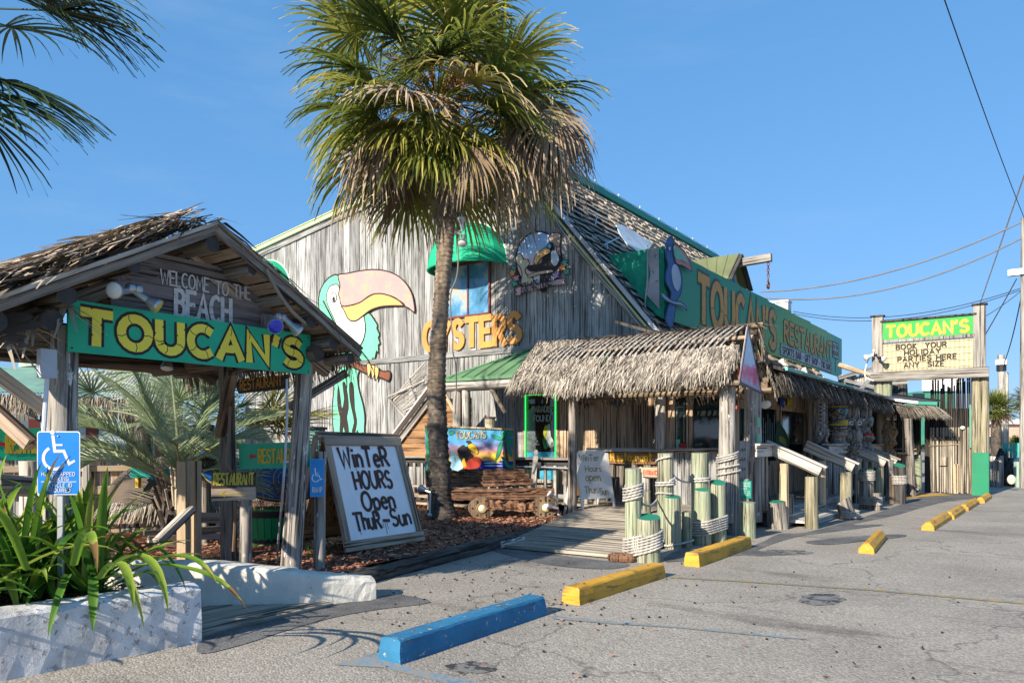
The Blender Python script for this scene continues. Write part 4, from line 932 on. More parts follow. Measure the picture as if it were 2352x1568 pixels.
# thin pale pinstripe in the first window
mb=MB(); strip(mb,[(-6.03,14.4,1.5),(-6.03,14.4,2.25),(-5.88,14.4,2.25),(-5.88,14.4,1.55)],.012,NY,.004); mb.build('window_stripe',pc('pale_stripe',(.35,.5,.5)),B)
xplank_wall(14.45,14.9,-5.0,DZ,2.9,M['gable_shade'],B)
# doors
for k in range(2):
    yc=15.25+k*.72; d=box('door',(-5.0,yc,1.36),(.06,.68,2.1),M['gable_shade'],B)
    box('door_glass',(-4.985,yc,1.62),(.05,.44,1.2),M['glass'],d); 
    mb=MB(); tube(mb,spline([(-4.95,yc+.25-k*.5,1.2),(-4.88,yc+.25-k*.5,1.25),(-4.88,yc+.25-k*.5,1.5),(-4.95,yc+.25-k*.5,1.55)],False,4),.014,6); mb.build('door_handle',M['wire'],d)
box('door_header',(-5.0,15.6,2.65),(.08,1.6,.45),M['gable_shade'],B)
xplank_wall(16.35,21.4,-5.2,DZ,1.1,M['gable_shade'],B); xplank_wall(16.35,21.4,-5.2,2.35,3.0,M['gable_shade'],B)
for (a,b_) in ((17.0,18.35),(18.7,20.9)):
    window('window',(-5.2,(a+b_)/2,1.72),b_-a,1.2,B,wf,M['glass'],'x',0,.09)
m=MB()
for i in range(7): strip(m,[(-5.16,17.1+i*.17,1.2),(-5.16,17.1+i*.17,2.2-.1*(i%3))],.02,XX,.003)
m.build('window_stripe',pc('pale_stripe',(.35,.5,.5)),B)
# yellow beaked bird painted on the dark window
poly('painted_bird',[(1300,1000-560),(1330,1010-560),(1345,470),(1350,520),(1330,500),(1300,480)],zF,pc('dim_yellow',(.3,.24,.03)),B,.05,2,plane='x',x=-5.18,outl=0,th=.003)
poly('painted_bird',[(1290,330),(1320,370),(1350,420),(1370,500),(1340,560),(1290,545),(1270,470),(1275,400)],zF,pc('dim_green',(.012,.06,.02)),B,.045,3,plane='x',x=-5.18,outl=0,th=.003)
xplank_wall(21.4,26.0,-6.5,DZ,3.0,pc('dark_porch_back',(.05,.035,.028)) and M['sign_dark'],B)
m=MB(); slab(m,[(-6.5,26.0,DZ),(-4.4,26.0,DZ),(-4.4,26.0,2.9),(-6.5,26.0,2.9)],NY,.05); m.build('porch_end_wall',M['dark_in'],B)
# interior shadow ceiling boards (long porch roof)
PR=thing('porch_roof','long low metal porch roof edged with dark thatch fringe','roof',(-5.4,20,2.8))
def proof(mb,y0,y1,x0,z0,x1,z1,th=.06):
    mb.add([(x0,y0,z0),(x1,y0,z1),(x1,y1,z1),(x0,y1,z0),(x0,y0,z0-th),(x1,y0,z1-th),(x1,y1,z1-th),(x0,y1,z0-th)],[(0,1,2,3),(7,6,5,4),(0,4,5,1),(1,5,6,2),(2,6,7,3)])
m=MB(); proof(m,13.6,26.4,-7.0,3.98,-3.72,2.84); m.build('roof_sheet',M['black_wood'],PR)
m=MB()
for i in range(420):
    y=rnd.uniform(13.8,26); f=rnd.random(); p=V((-7+3.2*f,y,4.0-1.14*f)); d=V((1,rnd.uniform(-.3,.3),-.33)); blades(m,p,d,.5,.12,.0,rnd,1,.25,rnd.uniform(0,.5))
m.build('old_shingles',M['thatch_dark'],PR,kind='stuff')
beam('gutter',(-3.72,13.7,2.83),(-3.72,19.5,2.85),.1,.06,pc('turquoise_trim',(.16,.42,.38)),PR,hint=ZZ)
beam('gutter',(-3.72,19.5,2.85),(-3.72,25.5,2.86),.1,.07,M['galv'],PR,hint=ZZ)
beam('gutter',(-3.72,25.5,2.86),(-3.0,25.55,2.74),.12,.08,M['galv'],PR,hint=ZZ); beam('gutter',(-3.05,25.55,2.73),(-2.55,25.6,2.7),.25,.1,M['teal_metal'],PR,hint=ZZ)
m=MB(); m.add([(-4.2,25.5,3.0),(-2.6,25.55,2.7),(-2.6,27.5,2.9),(-4.2,27.5,3.2)],[(0,1,2,3)]); m.build('corner_sheet',M['black_wood'],PR)
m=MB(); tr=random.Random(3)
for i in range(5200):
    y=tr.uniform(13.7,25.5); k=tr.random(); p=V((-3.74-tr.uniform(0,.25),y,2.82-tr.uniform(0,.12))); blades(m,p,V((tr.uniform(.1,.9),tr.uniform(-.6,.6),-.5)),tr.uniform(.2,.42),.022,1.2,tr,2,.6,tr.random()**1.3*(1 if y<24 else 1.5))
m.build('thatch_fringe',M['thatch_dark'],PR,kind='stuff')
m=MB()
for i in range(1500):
    f=tr.random(); p=V((-3.72+1.15*f,25.45+tr.uniform(0,.4),2.72-.1*f)); blades(m,p,V((.55+f*.5,-.3+tr.uniform(-.3,.3),-.55)),tr.uniform(.35,.6),.022,.5,tr,2,.6,(.3+.7*f)*tr.uniform(.6,1))  # tone rises towards the corner: its lit look is put into the blades
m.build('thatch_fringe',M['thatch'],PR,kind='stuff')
beam('eave_beam',(-4.15,13.9,2.62),(-4.15,25.6,2.62),.14,.18,M['brownlog'],PR,hint=ZZ)
for i in range(15): beam('rafter',(-6.8,14.4+i*.8,3.8),(-3.85,14.4+i*.8,2.72),.05,.11,M['brownlog'],PR,hint=ZZ)
for (px,x_,r) in ((1865.6,-4.15,.12),(1965,-4.15,.13),(2019,-4.15,.13),(2057,-4.15,.13)):
    p=ax(px,1000,x_); log('post',(x_,p.y,DZ),(x_,p.y,2.6),r,r*.92,M['brownlog'],PR)
# small green hip roof on the left of the porch
HR=thing('hip_roof','small green metal hip roof on log beam against gable','roof',(-10,14,3))
e0,e1,t0,t1=V((-11.45,13.55,3.02)),V((-7.4,13.55,3.02)),V((-9.75,15.38,3.9)),V((-6.9,15.38,3.9))
m=MB(); m.add([e0,e1,t1,t0],[(0,1,2,3)]); m.add([e0,t0,V((-11.45,15.4,3.02))],[(0,1,2)]); m.add([e0-V((0,0,.07)),e1-V((0,0,.07)),e1,e0],[(0,1,2,3)])
m.build('roof_sheet',M['green_metal'],HR)
m=MB()
for i in range(11):
    f=(i+.5)/11; A=e0.lerp(e1,f); C=t0.lerp(t1,f) ; C=V((A.x,0,0)); 
    xx=A.x
    if xx<-9.75: q=(xx+11.45)/(1.7); T=V((xx,13.55+1.83*q,3.02+.88*q))
    else: T=V((xx,15.38,3.9))
    tube(m,[A+V((0,-.01,.012)),T+V((0,0,.012))],.018,4)
tube(m,[e0,t0+V((0,0,.02))],.03,4)
m.build('roof_seam',M['green_metal'],HR)
log('eave_log',(-11.55,13.68,2.85),(-8.0,13.7,2.86),.14,.12,M['rail'],HR,seg=8,wob=.08)
m=MB(); slab(m,[(-11.4,13.6,2.98),(-7.6,13.6,2.98),(-7.6,15.4,2.98),(-11.4,15.4,2.98)],V((0,0,-1)),.03); m.build('ceiling',M['gable_shade'],HR)
for px in (1049,1069): p=ay(px,900,13.7); log('post',(p.x,13.7+.05*(px>1060),DZ),(p.x,13.72,2.75),.115,.1,M['rail'],HR,seg=8,wob=.07)
for (a,b_) in ((1128,1140),(1018,1040)): A=ay(a,900,13.7);log('brace',(A.x,13.7,2.75),(A.x+.35,13.75,2.2),.05,.045,M['newwood'],HR)
# steep stair canopy with warm board cheek behind palm
SC=thing('stair_canopy','slanting canopy over stairs with warm brown board side left of porch','canopy',(-12,14.5,0))
pts=[zD(745,625),zD(925,410),zD(1090,300),(1090,1060),zD(750,800)]
yy=13.9
ps=[ay(*p,yy) for p in pts]
for i in range(9):
    z0=1.15+i*.18;z1=z0+.172
    if z1>2.75: break
    # left limit follows the sloping roof line
    xl=ps[0].x+(z0-ps[0].z)/(ps[1].z-ps[0].z)*(ps[1].x-ps[0].x)-.12; xr=-10.9
    beam('side_board',(max(xl,ps[0].x-.2),yy+.02,z0+.09),(xr,yy+.02,z0+.09),.02,.172,M['orange'],SC,hint=ZZ)
A=ps[0]+V((-.25,-.05,-.25)); Bq=ps[1]+V((.5,-.05,.55)); beam('canopy_fascia',A,Bq,.05,.17,M['trim'],SC,hint=ZZ)
beam('canopy_edge',A+V((-.05,-.12,.12)),Bq+V((-.05,-.12,.12)),.22,.035,M['white'],SC,hint=ZZ)
# tilted weathered slat panel hanging on the gable
LP=thing('slat_panel','broken weathered slat panel leaning on gable beside the trunk','panel',(-13,15,3))
c0=[ay(*zD(*p),14.9) for p in ((655,345),(905,90),(945,420),(780,480))]
for i in range(13):
    f=i/12; a=c0[0].lerp(c0[3],f)+V((rnd.uniform(-.1,.05),rnd.uniform(-.04,.04),rnd.uniform(-.02,.02))); b_=c0[1].lerp(c0[2],f)+V((rnd.uniform(-.05,.15),rnd.uniform(-.04,.04),0))
    beam('slat',a,b_,.06,.015,M['trim'],LP,hint=V((0,-1,.2)))
for a,b_ in ((c0[0]+V((-.05,-.06,.03)),c0[3]+V((.05,-.06,-.1))),(c0[0].lerp(c0[1],.55)+V((0,-.06,.08)),c0[3].lerp(c0[2],.6)+V((0,-.06,0))),(c0[0]+V((0,-.1,.02)),c0[1].lerp(c0[2],.4)+V((0,-.1,0)))): beam('cross_slat',a,b_,.035,.035,M['rail'],LP,hint=NY)
# ---- neon framed window with the poster
nw=window('window',(-9.95,YG-.04,1.62),.86,2.2,B,M['gable_shade'],M['glass'],'y',0,.09)
m=MB()
x0,x1,z0,z1=-10.38,-9.52,.55,2.7
tube(m,[(x0,YG-.1,z0),(x0,YG-.1,z1),(x1,YG-.1,z1),(x1,YG-.1,z0)],.012,6); m.build('neon_tube',M['neon'],B)
def wt(nm,s,x,z,h,wd,sw,mt,**k): return letters(nm,s,(x,YG-.075,z),XX,ZZ,h,wd,sw,mt,B,th=.002,lift=.001,**k)
grey=pc('window_letter_grey',(.35,.4,.4))
wt('window_lettering',"PARADISE",-10.2,2.28,.14,.62,.2,grey,wob=.02); wt('window_lettering',"FOUND!",-10.16,2.06,.14,.5,.2,grey,wob=.02)
wt('window_lettering',"MEXICO",-10.3,1.62,.05,.22,.18,grey); wt('window_lettering',"BEACH.",-10.24,1.55,.05,.22,.18,grey); wt('window_lettering',"FLORIDA",-10.24,1.48,.05,.26,.18,grey)
def pz(nm,pts,mt,lift=.02,outl=0,k=3): return poly(nm,pts,zD,mt,B,lift,k,y=YG-.06,outl=outl,th=.004)
pz('window_reflection',[(1632,450),(1700,400),(1705,740),(1632,740)],pc('reflect_grey',(.16,.2,.22)),.002,k=0)
pz('window_bird',[(1785,560),(1800,530),(1810,560),(1815,620),(1835,660),(1830,700),(1795,700),(1780,650),(1770,600)],pc('bib_white',(.5,.52,.5)),.01)
pz('window_bird',[(1760,590),(1775,545),(1790,550),(1788,600),(1775,650),(1765,640)],pc('beak_lime',(.5,.5,.05)),.016)
pz('window_bird',[(1755,640),(1775,650),(1790,700),(1780,715),(1765,700)],pc('leaf_green',(.03,.25,.06)),.018)
pz('window_poster',[(1640,735),(1850,735),(1850,780),(1640,780)],pc('poster_blue',(.05,.4,.6)),.012,k=0)
pz('window_poster',[(1735,870),(1850,870),(1850,1020),(1735,1020)],pc('poster_blue',(.05,.4,.6)),.012,k=0)
box('ledge',(-9.95,YG-.16,.62),(.9,.1,.08),M['rail'],B)
# left railing with balusters
RL=thing('porch_railing','grey porch railing running behind the palm and driftwood bench','railing',(-11,13.4,0))
beam('top_rail',(-15,13.4,1.2),(-7.35,13.4,1.2),.15,.05,M['trim'],RL,hint=ZZ); beam('rail_board',(-15,13.46,1.07),(-7.35,13.46,1.07),.04,.2,M['black_wood'],RL,hint=ZZ); beam('bottom_rail',(-15,13.46,.42),(-7.35,13.46,.42),.04,.09,M['trim'],RL,hint=ZZ)
x=-14.9
while x<-7.4: beam('baluster',(x,13.4,.2),(x,13.4,1.06),.07,.045,M['trim'],RL,hint=NY); x+=.245
for x in (-14.9,-12.6,-9.4,-7.35): beam('newel',(x,13.42,.0),(x,13.42,1.22),.1,.1,M['trim'],RL,hint=NY)
mb=MB(); tube(mb,[(-9.9,13.3,1.02),(-8.7,13.3,1.03),(-7.4,13.3,1.0)],.018,6); mb.build('pipe',M['grey_pipe'],RL)
# warm step treads left under the palm
st=thing('side_steps','dark and light wooden steps behind the palm trunk foot','steps',(-11,12.9,0))
for i in range(3): beam('tread',(-12.2,12.6+.25*i,.2+.17*i),(-9.9,12.6+.25*i,.2+.17*i),.24,.04,M['newwood'] if i==0 else M['frame'],st,hint=ZZ)
# Restaurant painted rail board with stubby posts
rb=thing('restaurant_rail','rail board hand painted Restaurant in gold over stubby round posts','railing',(-7,14.3,0))
a=ay(1393,1040,14.25); b_=ay(1512,1040,14.25)
beam('painted_board',(a.x-.05,14.25,1.22),(b_.x+.2,14.25,1.22),.04,.25,M['orange'],rb,hint=ZZ); beam('cap_board',(a.x-.05,14.22,1.37),(b_.x+.2,14.22,1.37),.16,.04,M['rail'],rb,hint=ZZ)
letters('lettering',"Restaurant",(a.x+.12,14.225,1.155),XX,ZZ,.17,.92,.19,pc('rail_gold',(.8,.45,.04)),rb,sp=.2,th=.003,lift=.002,wob=.03)
for px,zt in ((1402,1.08),(1424,1.05),(1455,1.12),(1487,1.08),(1508,1.06)):
    p=ay(px,1060,14.3); log('stub_post',(p.x,14.33,DZ),(p.x,14.33,zt),.1,.095,M['post_dark'],rb,n=10)
p=ay(1488,1090,14.1); log('stub_post',(p.x,14.0,DZ),(p.x,14.0,.95),.085,.08,M['rail'],rb,n=10)
es=thing('entrance_arrow','small pale arrow board lettered ENTRANCE below the Restaurant rail','sign',(p.x,13.9,.95))
m=MB(); slab(m,[(p.x-.2,13.9,1.0),(p.x-.05,13.9,1.06),(p.x-.05,13.9,1.04),(p.x+.32,13.9,1.04),(p.x+.32,13.9,.84),(p.x-.02,13.9,.84),(p.x-.02,13.9,.93)],NY,.02); m.build('arrow_board',M['newwood'],es,mat_from(V((p.x,13.9,.9)),YX,ZZ,XX),world=True)
letters('lettering',"ENTRANCE",(p.x+.0,13.9,.89),XX,ZZ,.09,.32,.16,pc('letter_red',(.4,.04,.03)),es,th=.002,lift=.002)
# ---- entrance thatch canopy
TC=thing('thatched_entrance_canopy','shaggy palm thatch canopy with bare ribs over porch entrance','canopy',(-6,13,0))
RZ_,EZ=3.54,2.64; RY,EY=13.05,12.05; tr=random.Random(11)
log('post',(-4.3,12.4,.2),(-4.3,12.4,2.5),.155,.135,M['post'],TC,seg=8,wob=.05)
log('post',(-4.3,13.75,.1),(-4.3,13.75,2.5),.16,.15,M['post'],TC,seg=8,wob=.05)
log('post',(-7.2,12.25,.2),(-7.2,12.25,2.7),.085,.08,M['post_dark'],TC,seg=6)
log('post',(-6.32,14.25,1.4),(-6.32,14.25,2.6),.12,.11,M['rail'],TC,seg=5)
for (yy,zz) in ((12.15,2.5),(13.9,2.48),(RY,3.42)): log('pole',(-8.3,yy,zz),(-4.0,yy,zz),.055,.05,M['brownlog'],TC,seg=6,wob=.08)
for x in (-8.2,-7.2,-5.8,-4.35):
    for sg in (-1,1): log('rafter',(x,RY,3.4),(x,RY+sg*1.0,2.5),.045,.045,M['brownlog'],TC,n=8,seg=2)
def sl2(x,f,side=-1,off=0):  # point on slope, f 0 ridge..1 eave
    return V((x,RY+side*(RY-EY)*f,RZ_-(RZ_-EZ)*f*(.75+.25*f)))+V((0,side*.55,.5))*off
m=MB()
thatch(m,sl2(-8.4,.03),sl2(-7.35,.1),sl2(-8.45,1),sl2(-7.3,1),13,300,.3,.027,tr,.12,.5,1.0,.55,2)
for i in range(700): f=tr.random(); blades(m,sl2(-8.4-.12*tr.random(),f)+V((0,f*.5*tr.random(),0)),V((-.8,-.3,-.5-.5*f)),tr.uniform(.2,.42),.034,.7,tr,2,.6)
thatch(m,sl2(-7.5,.62),sl2(-6.6,.6),sl2(-7.5,1.1),sl2(-6.6,1.1),8,270,.27,.027,tr,.13,.6,1.0,.5,2)
thatch(m,sl2(-6.45,.64),sl2(-4.1,.56),sl2(-6.6,1.1),sl2(-4.15,1.02),9,720,.25,.027,tr,.12,.6,1.0,.5,2)
m.build('thatch',M['thatch'],TC,kind='stuff')
m=MB()
thatch(m,sl2(-8.4,.0),sl2(-4.0,0),sl2(-8.4,1,1),sl2(-4.0,1,1),6,300,.5,.05,tr,.03,.1,.8,.3,2)
for i in range(500):
    x=tr.uniform(-8.4,-4.0); blades(m,V((x,RY+tr.uniform(-.08,.08),RZ_+.02)),V((tr.uniform(-1,1),tr.uniform(-.6,.2),.05)),tr.uniform(.2,.45),.02,.4,tr,3,.5,tr.uniform(0,.6))
m.build('back_thatch',M['thatch_gate'],TC,kind='stuff')
m=MB(); # solid underlay under the heavy thatch so it reads dense
for (xa,xb,f0) in ((-8.35,-7.35,.08),(-7.5,-4.15,.66)):
    m.add([sl2(xa,f0,off=-.08),sl2(xb,f0,off=-.08),sl2(xb,.98,off=-.1),sl2(xa,.98,off=-.1)],[(0,1,2,3)])
m.build('thatch_bed',pc('thatch_bed_brown',(.12,.09,.065)),TC)
for i in range(34):
    x=-7.9+i*.118; a=[sl2(x+.16,.02,off=.06),sl2(x+.1,.25,off=.13),sl2(x-.02,.5,off=.16),sl2(x-.14,.74,off=.1)]
    if x>-4.25: break
    mb=MB(); q=spline([p+V((tr.uniform(-.012,.012),0,0)) for p in a],False,3); strip(mb,q,tr.uniform(.035,.05),V((0,-.72,.69)),.012); mb.build('bare_rib',M['trim'],TC)
log('slat_pole',(-8.1,sl2(0,.28).y+.05,sl2(0,.28).z-.03),(-4.0,sl2(0,.28).y+.05,sl2(0,.28).z-.02),.035,.035,M['frame'],TC,seg=4)
log('ridge_pole',(-8.4,RY,RZ_-.04),(-3.9,RY,RZ_+.0),.05,.045,M['brownlog'],TC,seg=8,wob=.1)
tri=[ax(*zE(*p),-4.0) for p in ((1668,850),(1612,1225),(1757,1295))]
def mk_tri():
    m=NT('painted_end_panel'); tc=m.n('ShaderNodeTexCoord'); sp=m.n('ShaderNodeSeparateXYZ'); m.l(tc.outputs['Object'],sp.inputs[0])
    n=m.noise(m.coords((1,1,1),rand=False),5,5,.6); f=m.math('ADD',m.math('SUBTRACT',sp.outputs['Z'],2.4),m.math('MULTIPLY',m.math('SUBTRACT',n,.5),.7))
    return m.out(m.ramp(f,[(.0,(.35,.42,.6)),(.15,(.5,.25,.35)),(.25,(.62,.05,.12)),(.38,(.6,.12,.25)),(.45,(.4,.5,.66)),(.9,(.5,.58,.68))]),.3)
m=MB(); slab(m,tri,XX,.03); m.build('gable_panel',mk_tri(),TC)
m=MB(); strip(m,[p+XX*.004 for p in tri],.05,XX,.02,True); m.build('gable_panel_edge',pc('panel_dark_edge',(.12,.1,.1)),TC)
m=MB()
for i in range(90):
    f=tr.random(); p=V((-4.0,RY+.95*f,RZ_-.95*f)); blades(m,p,V((.1,.5+tr.uniform(-.2,.2),-.8)),tr.uniform(.2,.4),.022,.5,tr,3,.4)
m.build('end_thatch',M['thatch'],TC,kind='stuff')
# small items under the canopy
for px,col in ((1338,(.14,.06,.035)),(1413,(.16,.18,.2))):
    p=ay(px,925,15.1); t=thing('barn_lamp',('rusty red' if px<1400 else 'grey')+' gooseneck barn lamp on porch plank wall','lamp',tuple(p)); mt=pc('lamp_%d'%px,col)
    mb=MB(); tube(mb,spline([p+V((-.1,.28,-.02)),p+V((-.12,.1,.0)),p+V((-.05,-.05,.1)),p+V((.1,-.1,.07))],False,4),.025,8); mb.build('arm',mt,t)
    mb=MB(); 
    pr=[(.03,.1),(.05,.06),(.12,.02),(.2,-.03),(.2,-.045)]; n=16; vs=[p+V((.12+r*math.cos(i*6.283/n),-.1+r*math.sin(i*6.283/n),z)) for r,z in pr for i in range(n)]
    mb.add(vs,[(j*n+i,(j+1)*n+i,(j+1)*n+(i+1)%n,j*n+(i+1)%n) for j in range(4) for i in range(n)]+[tuple(range(n))]); mb.build('shade',mt,t,smooth=False)
    mb=MB(); ball(mb,p+V((-.1,.28,-.02)),(.07,.05,.07)); mb.build('wall_plate',mt,t)
t=thing('red_lamp','small glowing red lamp by the entrance doors','lamp',(-4.95,15.0,2.3)); p=ax(*zF(972,232),-4.85); mb=MB(); ball(mb,p,(.05,.05,.05)); mb.build('bulb',M['red_neon'],t); mb=MB(); ball(mb,p+V((0,0,.1)),(.06,.06,.08)); mb.build('cap',M['wire'],t)
# green and yellow stickers on the right canopy post, blue strip, sloping notice
for (x,y_) in ((1147,340),(1147,460)):
    p=ax(*zF(x,y_),-4.12); tag(box('number_plate',p,(.02,.17,.17),pc('plate_green',(.14,.42,.25)),None),'square green plate on the right canopy post, '+('upper' if y_<400 else 'lower')+' one','plate')
p=ax(*zF(1066,330),-4.9); tag(box('blue_strip',p,(.03,.05,.55),pc('strip_cyan',(.05,.4,.5))),'thin cyan strip beside entrance doors','strip')
p=ax(*zF(1690,585),-4.0); tag(box('number_plate',p,(.02,.26,.17),pc('plate_green',(.14,.42,.25))),'green square plate on the porch rail between the stairs','plate'); tag(box('yellow_plate',p+V((.014,-.01,0)),(.012,.14,.1),pc('plate_yellow',(.6,.55,.1))),'small yellow square on green plate of the porch rail','plate')
# porch rails between the stairs and hand rails down the steps
PL=thing('porch_rails','pale timber rails along the porch edge between the stairs','railing',(-4.1,20,.3))
for (a,b_) in ((13.2,14.1),(17.15,20.85),(22.9,25.9)):
    beam('top_rail',(-4.08,a,1.38),(-4.08,b_,1.38),.05,.2,M['rail'] if a<20 else M['frame'],PL,hint=ZZ); beam('cap_rail',(-4.08,a,1.495),(-4.08,b_,1.495),.16,.035,M['rail'],PL,hint=ZZ)
    y=a+.15
    while y<b_: beam('baluster',(-4.12,y,DZ),(-4.12,y,1.3),.09,.03,M['trim'],PL,hint=XX); y+=.2
def steps(y0,y1,label,nl):
    t=thing('porch_steps',label,'steps',(-3.7,(y0+y1)/2,0))
    for i in range(2):
        x=-3.95+.36*i; z=.2-.1*i
        beam('tread',(x,y0+.05,z),(x,y1-.05,z),.36,.045,M['rail'],t,hint=ZZ); beam('riser',(x+.16,y0+.05,z/2-.01),(x+.16,y1-.05,z/2-.01),.03,max(.04,z-.04),M['trim'],t,hint=ZZ)
    for y,(L) in ((y0,1),(y1,1)):
        a=V((-4.2,y,1.46)); c=V((-3.26,y+.03,1.03)); d=(c-a).normalized()
        beam('hand_rail',a,c+d*.03,.05,.19,M['rail'],t,hint=V((-d.z,0,d.x))); up=V((-d.z,0,d.x)).normalized(); up=up if up.z>0 else -up
        beam('hand_rail_cap',a+up*.11,c+up*.11+d*.1,.15,.035,M['rail'],t,hint=V((-d.z,0,d.x)))
        log('rail_post',(-3.38,y+.02,0),(-3.38,y+.02,.92),.125,.115,M['post_tan'],t,seg=6,wob=.03); log('rail_post',(-3.86,y+.02,0),(-3.86,y+.02,1.15),.085,.08,M['newwood'],t,seg=4)
    return t
steps(14.15,17.05,'nearer wooden steps with sloping pale handrails up to the porch',2)
steps(20.9,22.7,'farther wooden steps with sloping handrails up to the porch',2)
# ---- carved totems
def totem(x,y,z0,z1,r,body,style,label):
    t=thing('carved_totem',label,'totem',(x,y,z0),'carved tiki totems along the porch'); H_=z1-z0
    n=18;N=34; vs=[]; rr=random.Random(style)
    fx=V((.77,-.64,0)); sd=V((.64,.77,0))   # face looks to the street and the camera
    def prof(f,a):
        c=math.cos(a); front=max(0,c)
        q=1
        if style==0: q+=front*(.25*math.exp(-((f-.62)/.06)**2)+.3*math.exp(-((f-.45)/.05)**2)+.25*math.exp(-((f-.25)/.05)**2)-.2*math.exp(-((f-.53)/.03)**2)-.25*math.exp(-((f-.34)/.04)**2))+.03*math.sin(a*6+f*40)
        elif style==1: q+=.2*math.sin(f*26)*front+.12*math.sin(f*26+1)
        elif style==2: q+=front*(.35*math.exp(-((f-.55)/.1)**2)-.35*math.exp(-((f-.72)/.04)**2)+.3*math.exp(-((f-.35)/.06)**2)-.3*math.exp(-((f-.25)/.03)**2))+.04*math.sin(a*5+f*20)
        elif style==3: q+=front*(.3*math.exp(-((f-.7)/.07)**2)+.55*math.exp(-((f-.42)/.05)**2)-.3*math.exp(-((f-.6)/.03)**2)-.2*math.exp(-((f-.35)/.02)**2)+.35*math.exp(-((f-.2)/.1)**2))
        else: q+=front*(.45*math.exp(-((f-.6)/.08)**2)-.3*math.exp(-((f-.8)/.03)**2)+.4*math.exp(-((f-.42)/.04)**2)-.5*math.exp(-((f-.36)/.03)**2)+.3*math.exp(-((f-.2)/.1)**2))
        return q*(1+rr.uniform(-.02,.02))
    for k in range(N+1):
        f=k/N
        for i in range(n):
            a=6.2832*i/n; q=r*prof(f,a); p=fx*math.cos(a)*q+sd*math.sin(a)*q; vs.append((p.x,p.y,f*H_))
    m=MB(); m.add(vs,[(k*n+i,k*n+(i+1)%n,(k+1)*n+(i+1)%n,(k+1)*n+i) for k in range(N) for i in range(n)]+[tuple(range(n-1,-1,-1)),tuple(range(N*n,N*n+n))])
    m.build('carved_body',body,t,Matrix.Translation((x,y,z0)))
    def at_(f,s_,out): return V((x,y,z0+f*H_))+fx*(r*out)+sd*(r*s_)
    wh=pc('totem_white',(.55,.55,.52)); bk=M['black']
    fe={0:.62,1:.8,2:.74,3:.74,4:.82}[style]
    for sg in (-1,1):
        m=MB(); ball(m,at_(fe,sg*.42,.9),(r*.22,r*.34,r*.24),12,6,x=fx,y=sd); m.build('eye',wh,t,smooth=True)
        m=MB(); ball(m,at_(fe,sg*.42,1.06),(r*.1,r*.2,r*.09),8,4,x=fx,y=sd); m.build('pupil',bk,t,smooth=True)
        m=MB(); tube(m,[at_(fe+.035,sg*.85,.75),at_(fe+.06,sg*.45,1.05),at_(fe+.03,sg*.08,1.1)],r*.11,6); m.build('brow',pc('brow_blue',(.04,.3,.45)) if style==1 else body,t)
    m=MB(); tube(m,[at_(fe+.02,0,1.0),at_(fe-.06,0,1.2),at_(fe-.1,0,1.35)],r*.18,8,taper=[.6,1,1.3]); m.build('nose',pc('brow_blue',(.04,.3,.45)) if style==1 else body,t,smooth=True)
    lipc={0:pc('lip_dark',(.06,.04,.04)),1:pc('lip_yellow',(.5,.42,.08)),2:body,3:pc('lip_red',(.45,.02,.02)),4:body}[style]; fl={0:.5,1:.55,2:.4,3:.47,4:.6}[style]
    for dz in (.02,-.02):
        m=MB(); tube(m,[at_(fl,-.8,.75),at_(fl+dz,-.35,1.25),at_(fl+dz*1.2,0,1.4),at_(fl+dz,.35,1.25),at_(fl,.8,.75)],r*.14,8,taper=[.5,1,1.1,1,.5]); m.build('lip',lipc if dz>0 or style!=3 else body,t,smooth=True)
    m=MB(); tube(m,[at_(fl,-.5,1.1),at_(fl,0,1.3),at_(fl,.5,1.1)],r*.07,6); m.build('teeth',wh,t)
    if style==1:
        for f in (.35,.42,.49,.9):
            m=MB(); tube(m,[V((x,y,z0+f*H_))+V((math.cos(i*.4)*r*1.12,math.sin(i*.4)*r*1.12,0)) for i in range(16)],r*.13,6,closed=True); m.build('painted_ring',pc('lip_yellow',(.5,.42,.08)) if f>.45 else body,t)
    if style==0:
        m=MB()
        for i in range(6):
            for s_ in (1,-1): strip(m,[at_(.72+.045*i,-.7*s_,.98+.0),at_(.72+.045*i+.06,.7*s_,.98)],.014,fx,.01)
        m.build('lattice_carving',bk,t)
tg=wood('carved_grey_wood',(.33,.3,.27),(.08,.07,.06),crack=.6,var=.15); tbw=wood('carved_brown_wood',(.34,.22,.12),(.11,.065,.035),crack=.5,var=.1)
def tx(px,x): return ax(px,1000,x).y
totem(-4.0,tx(1882,-4.0),.55,2.45,.17,tg,0,'grey totem with crosshatched crown, first after the near steps')
log('post',(-4.25,tx(1927,-4.25),DZ),(-4.25,tx(1927,-4.25),2.6),.15,.15,M['rail'],PR)
totem(-4.2,tx(1924,-4.2),1.45,2.55,.2,tg,1,'totem with blue nose and yellow lips on pale post')
totem(-4.1,tx(1948,-4.1),.75,2.5,.27,tg,2,'broad dark grey totem with white eye, left of red lipped one')
totem(-3.95,tx(1979,-3.95),1.05,2.5,.24,tg,3,'grey totem with big red lips')
totem(-4.0,tx(2034,-4.0),.7,2.65,.26,tbw,4,'brown carved totem with long hooked face near the corner')
totem(-3.9,tx(2067,-3.9),.6,2.3,.17,tbw,0,'slim brown totem, last one before bamboo wall')
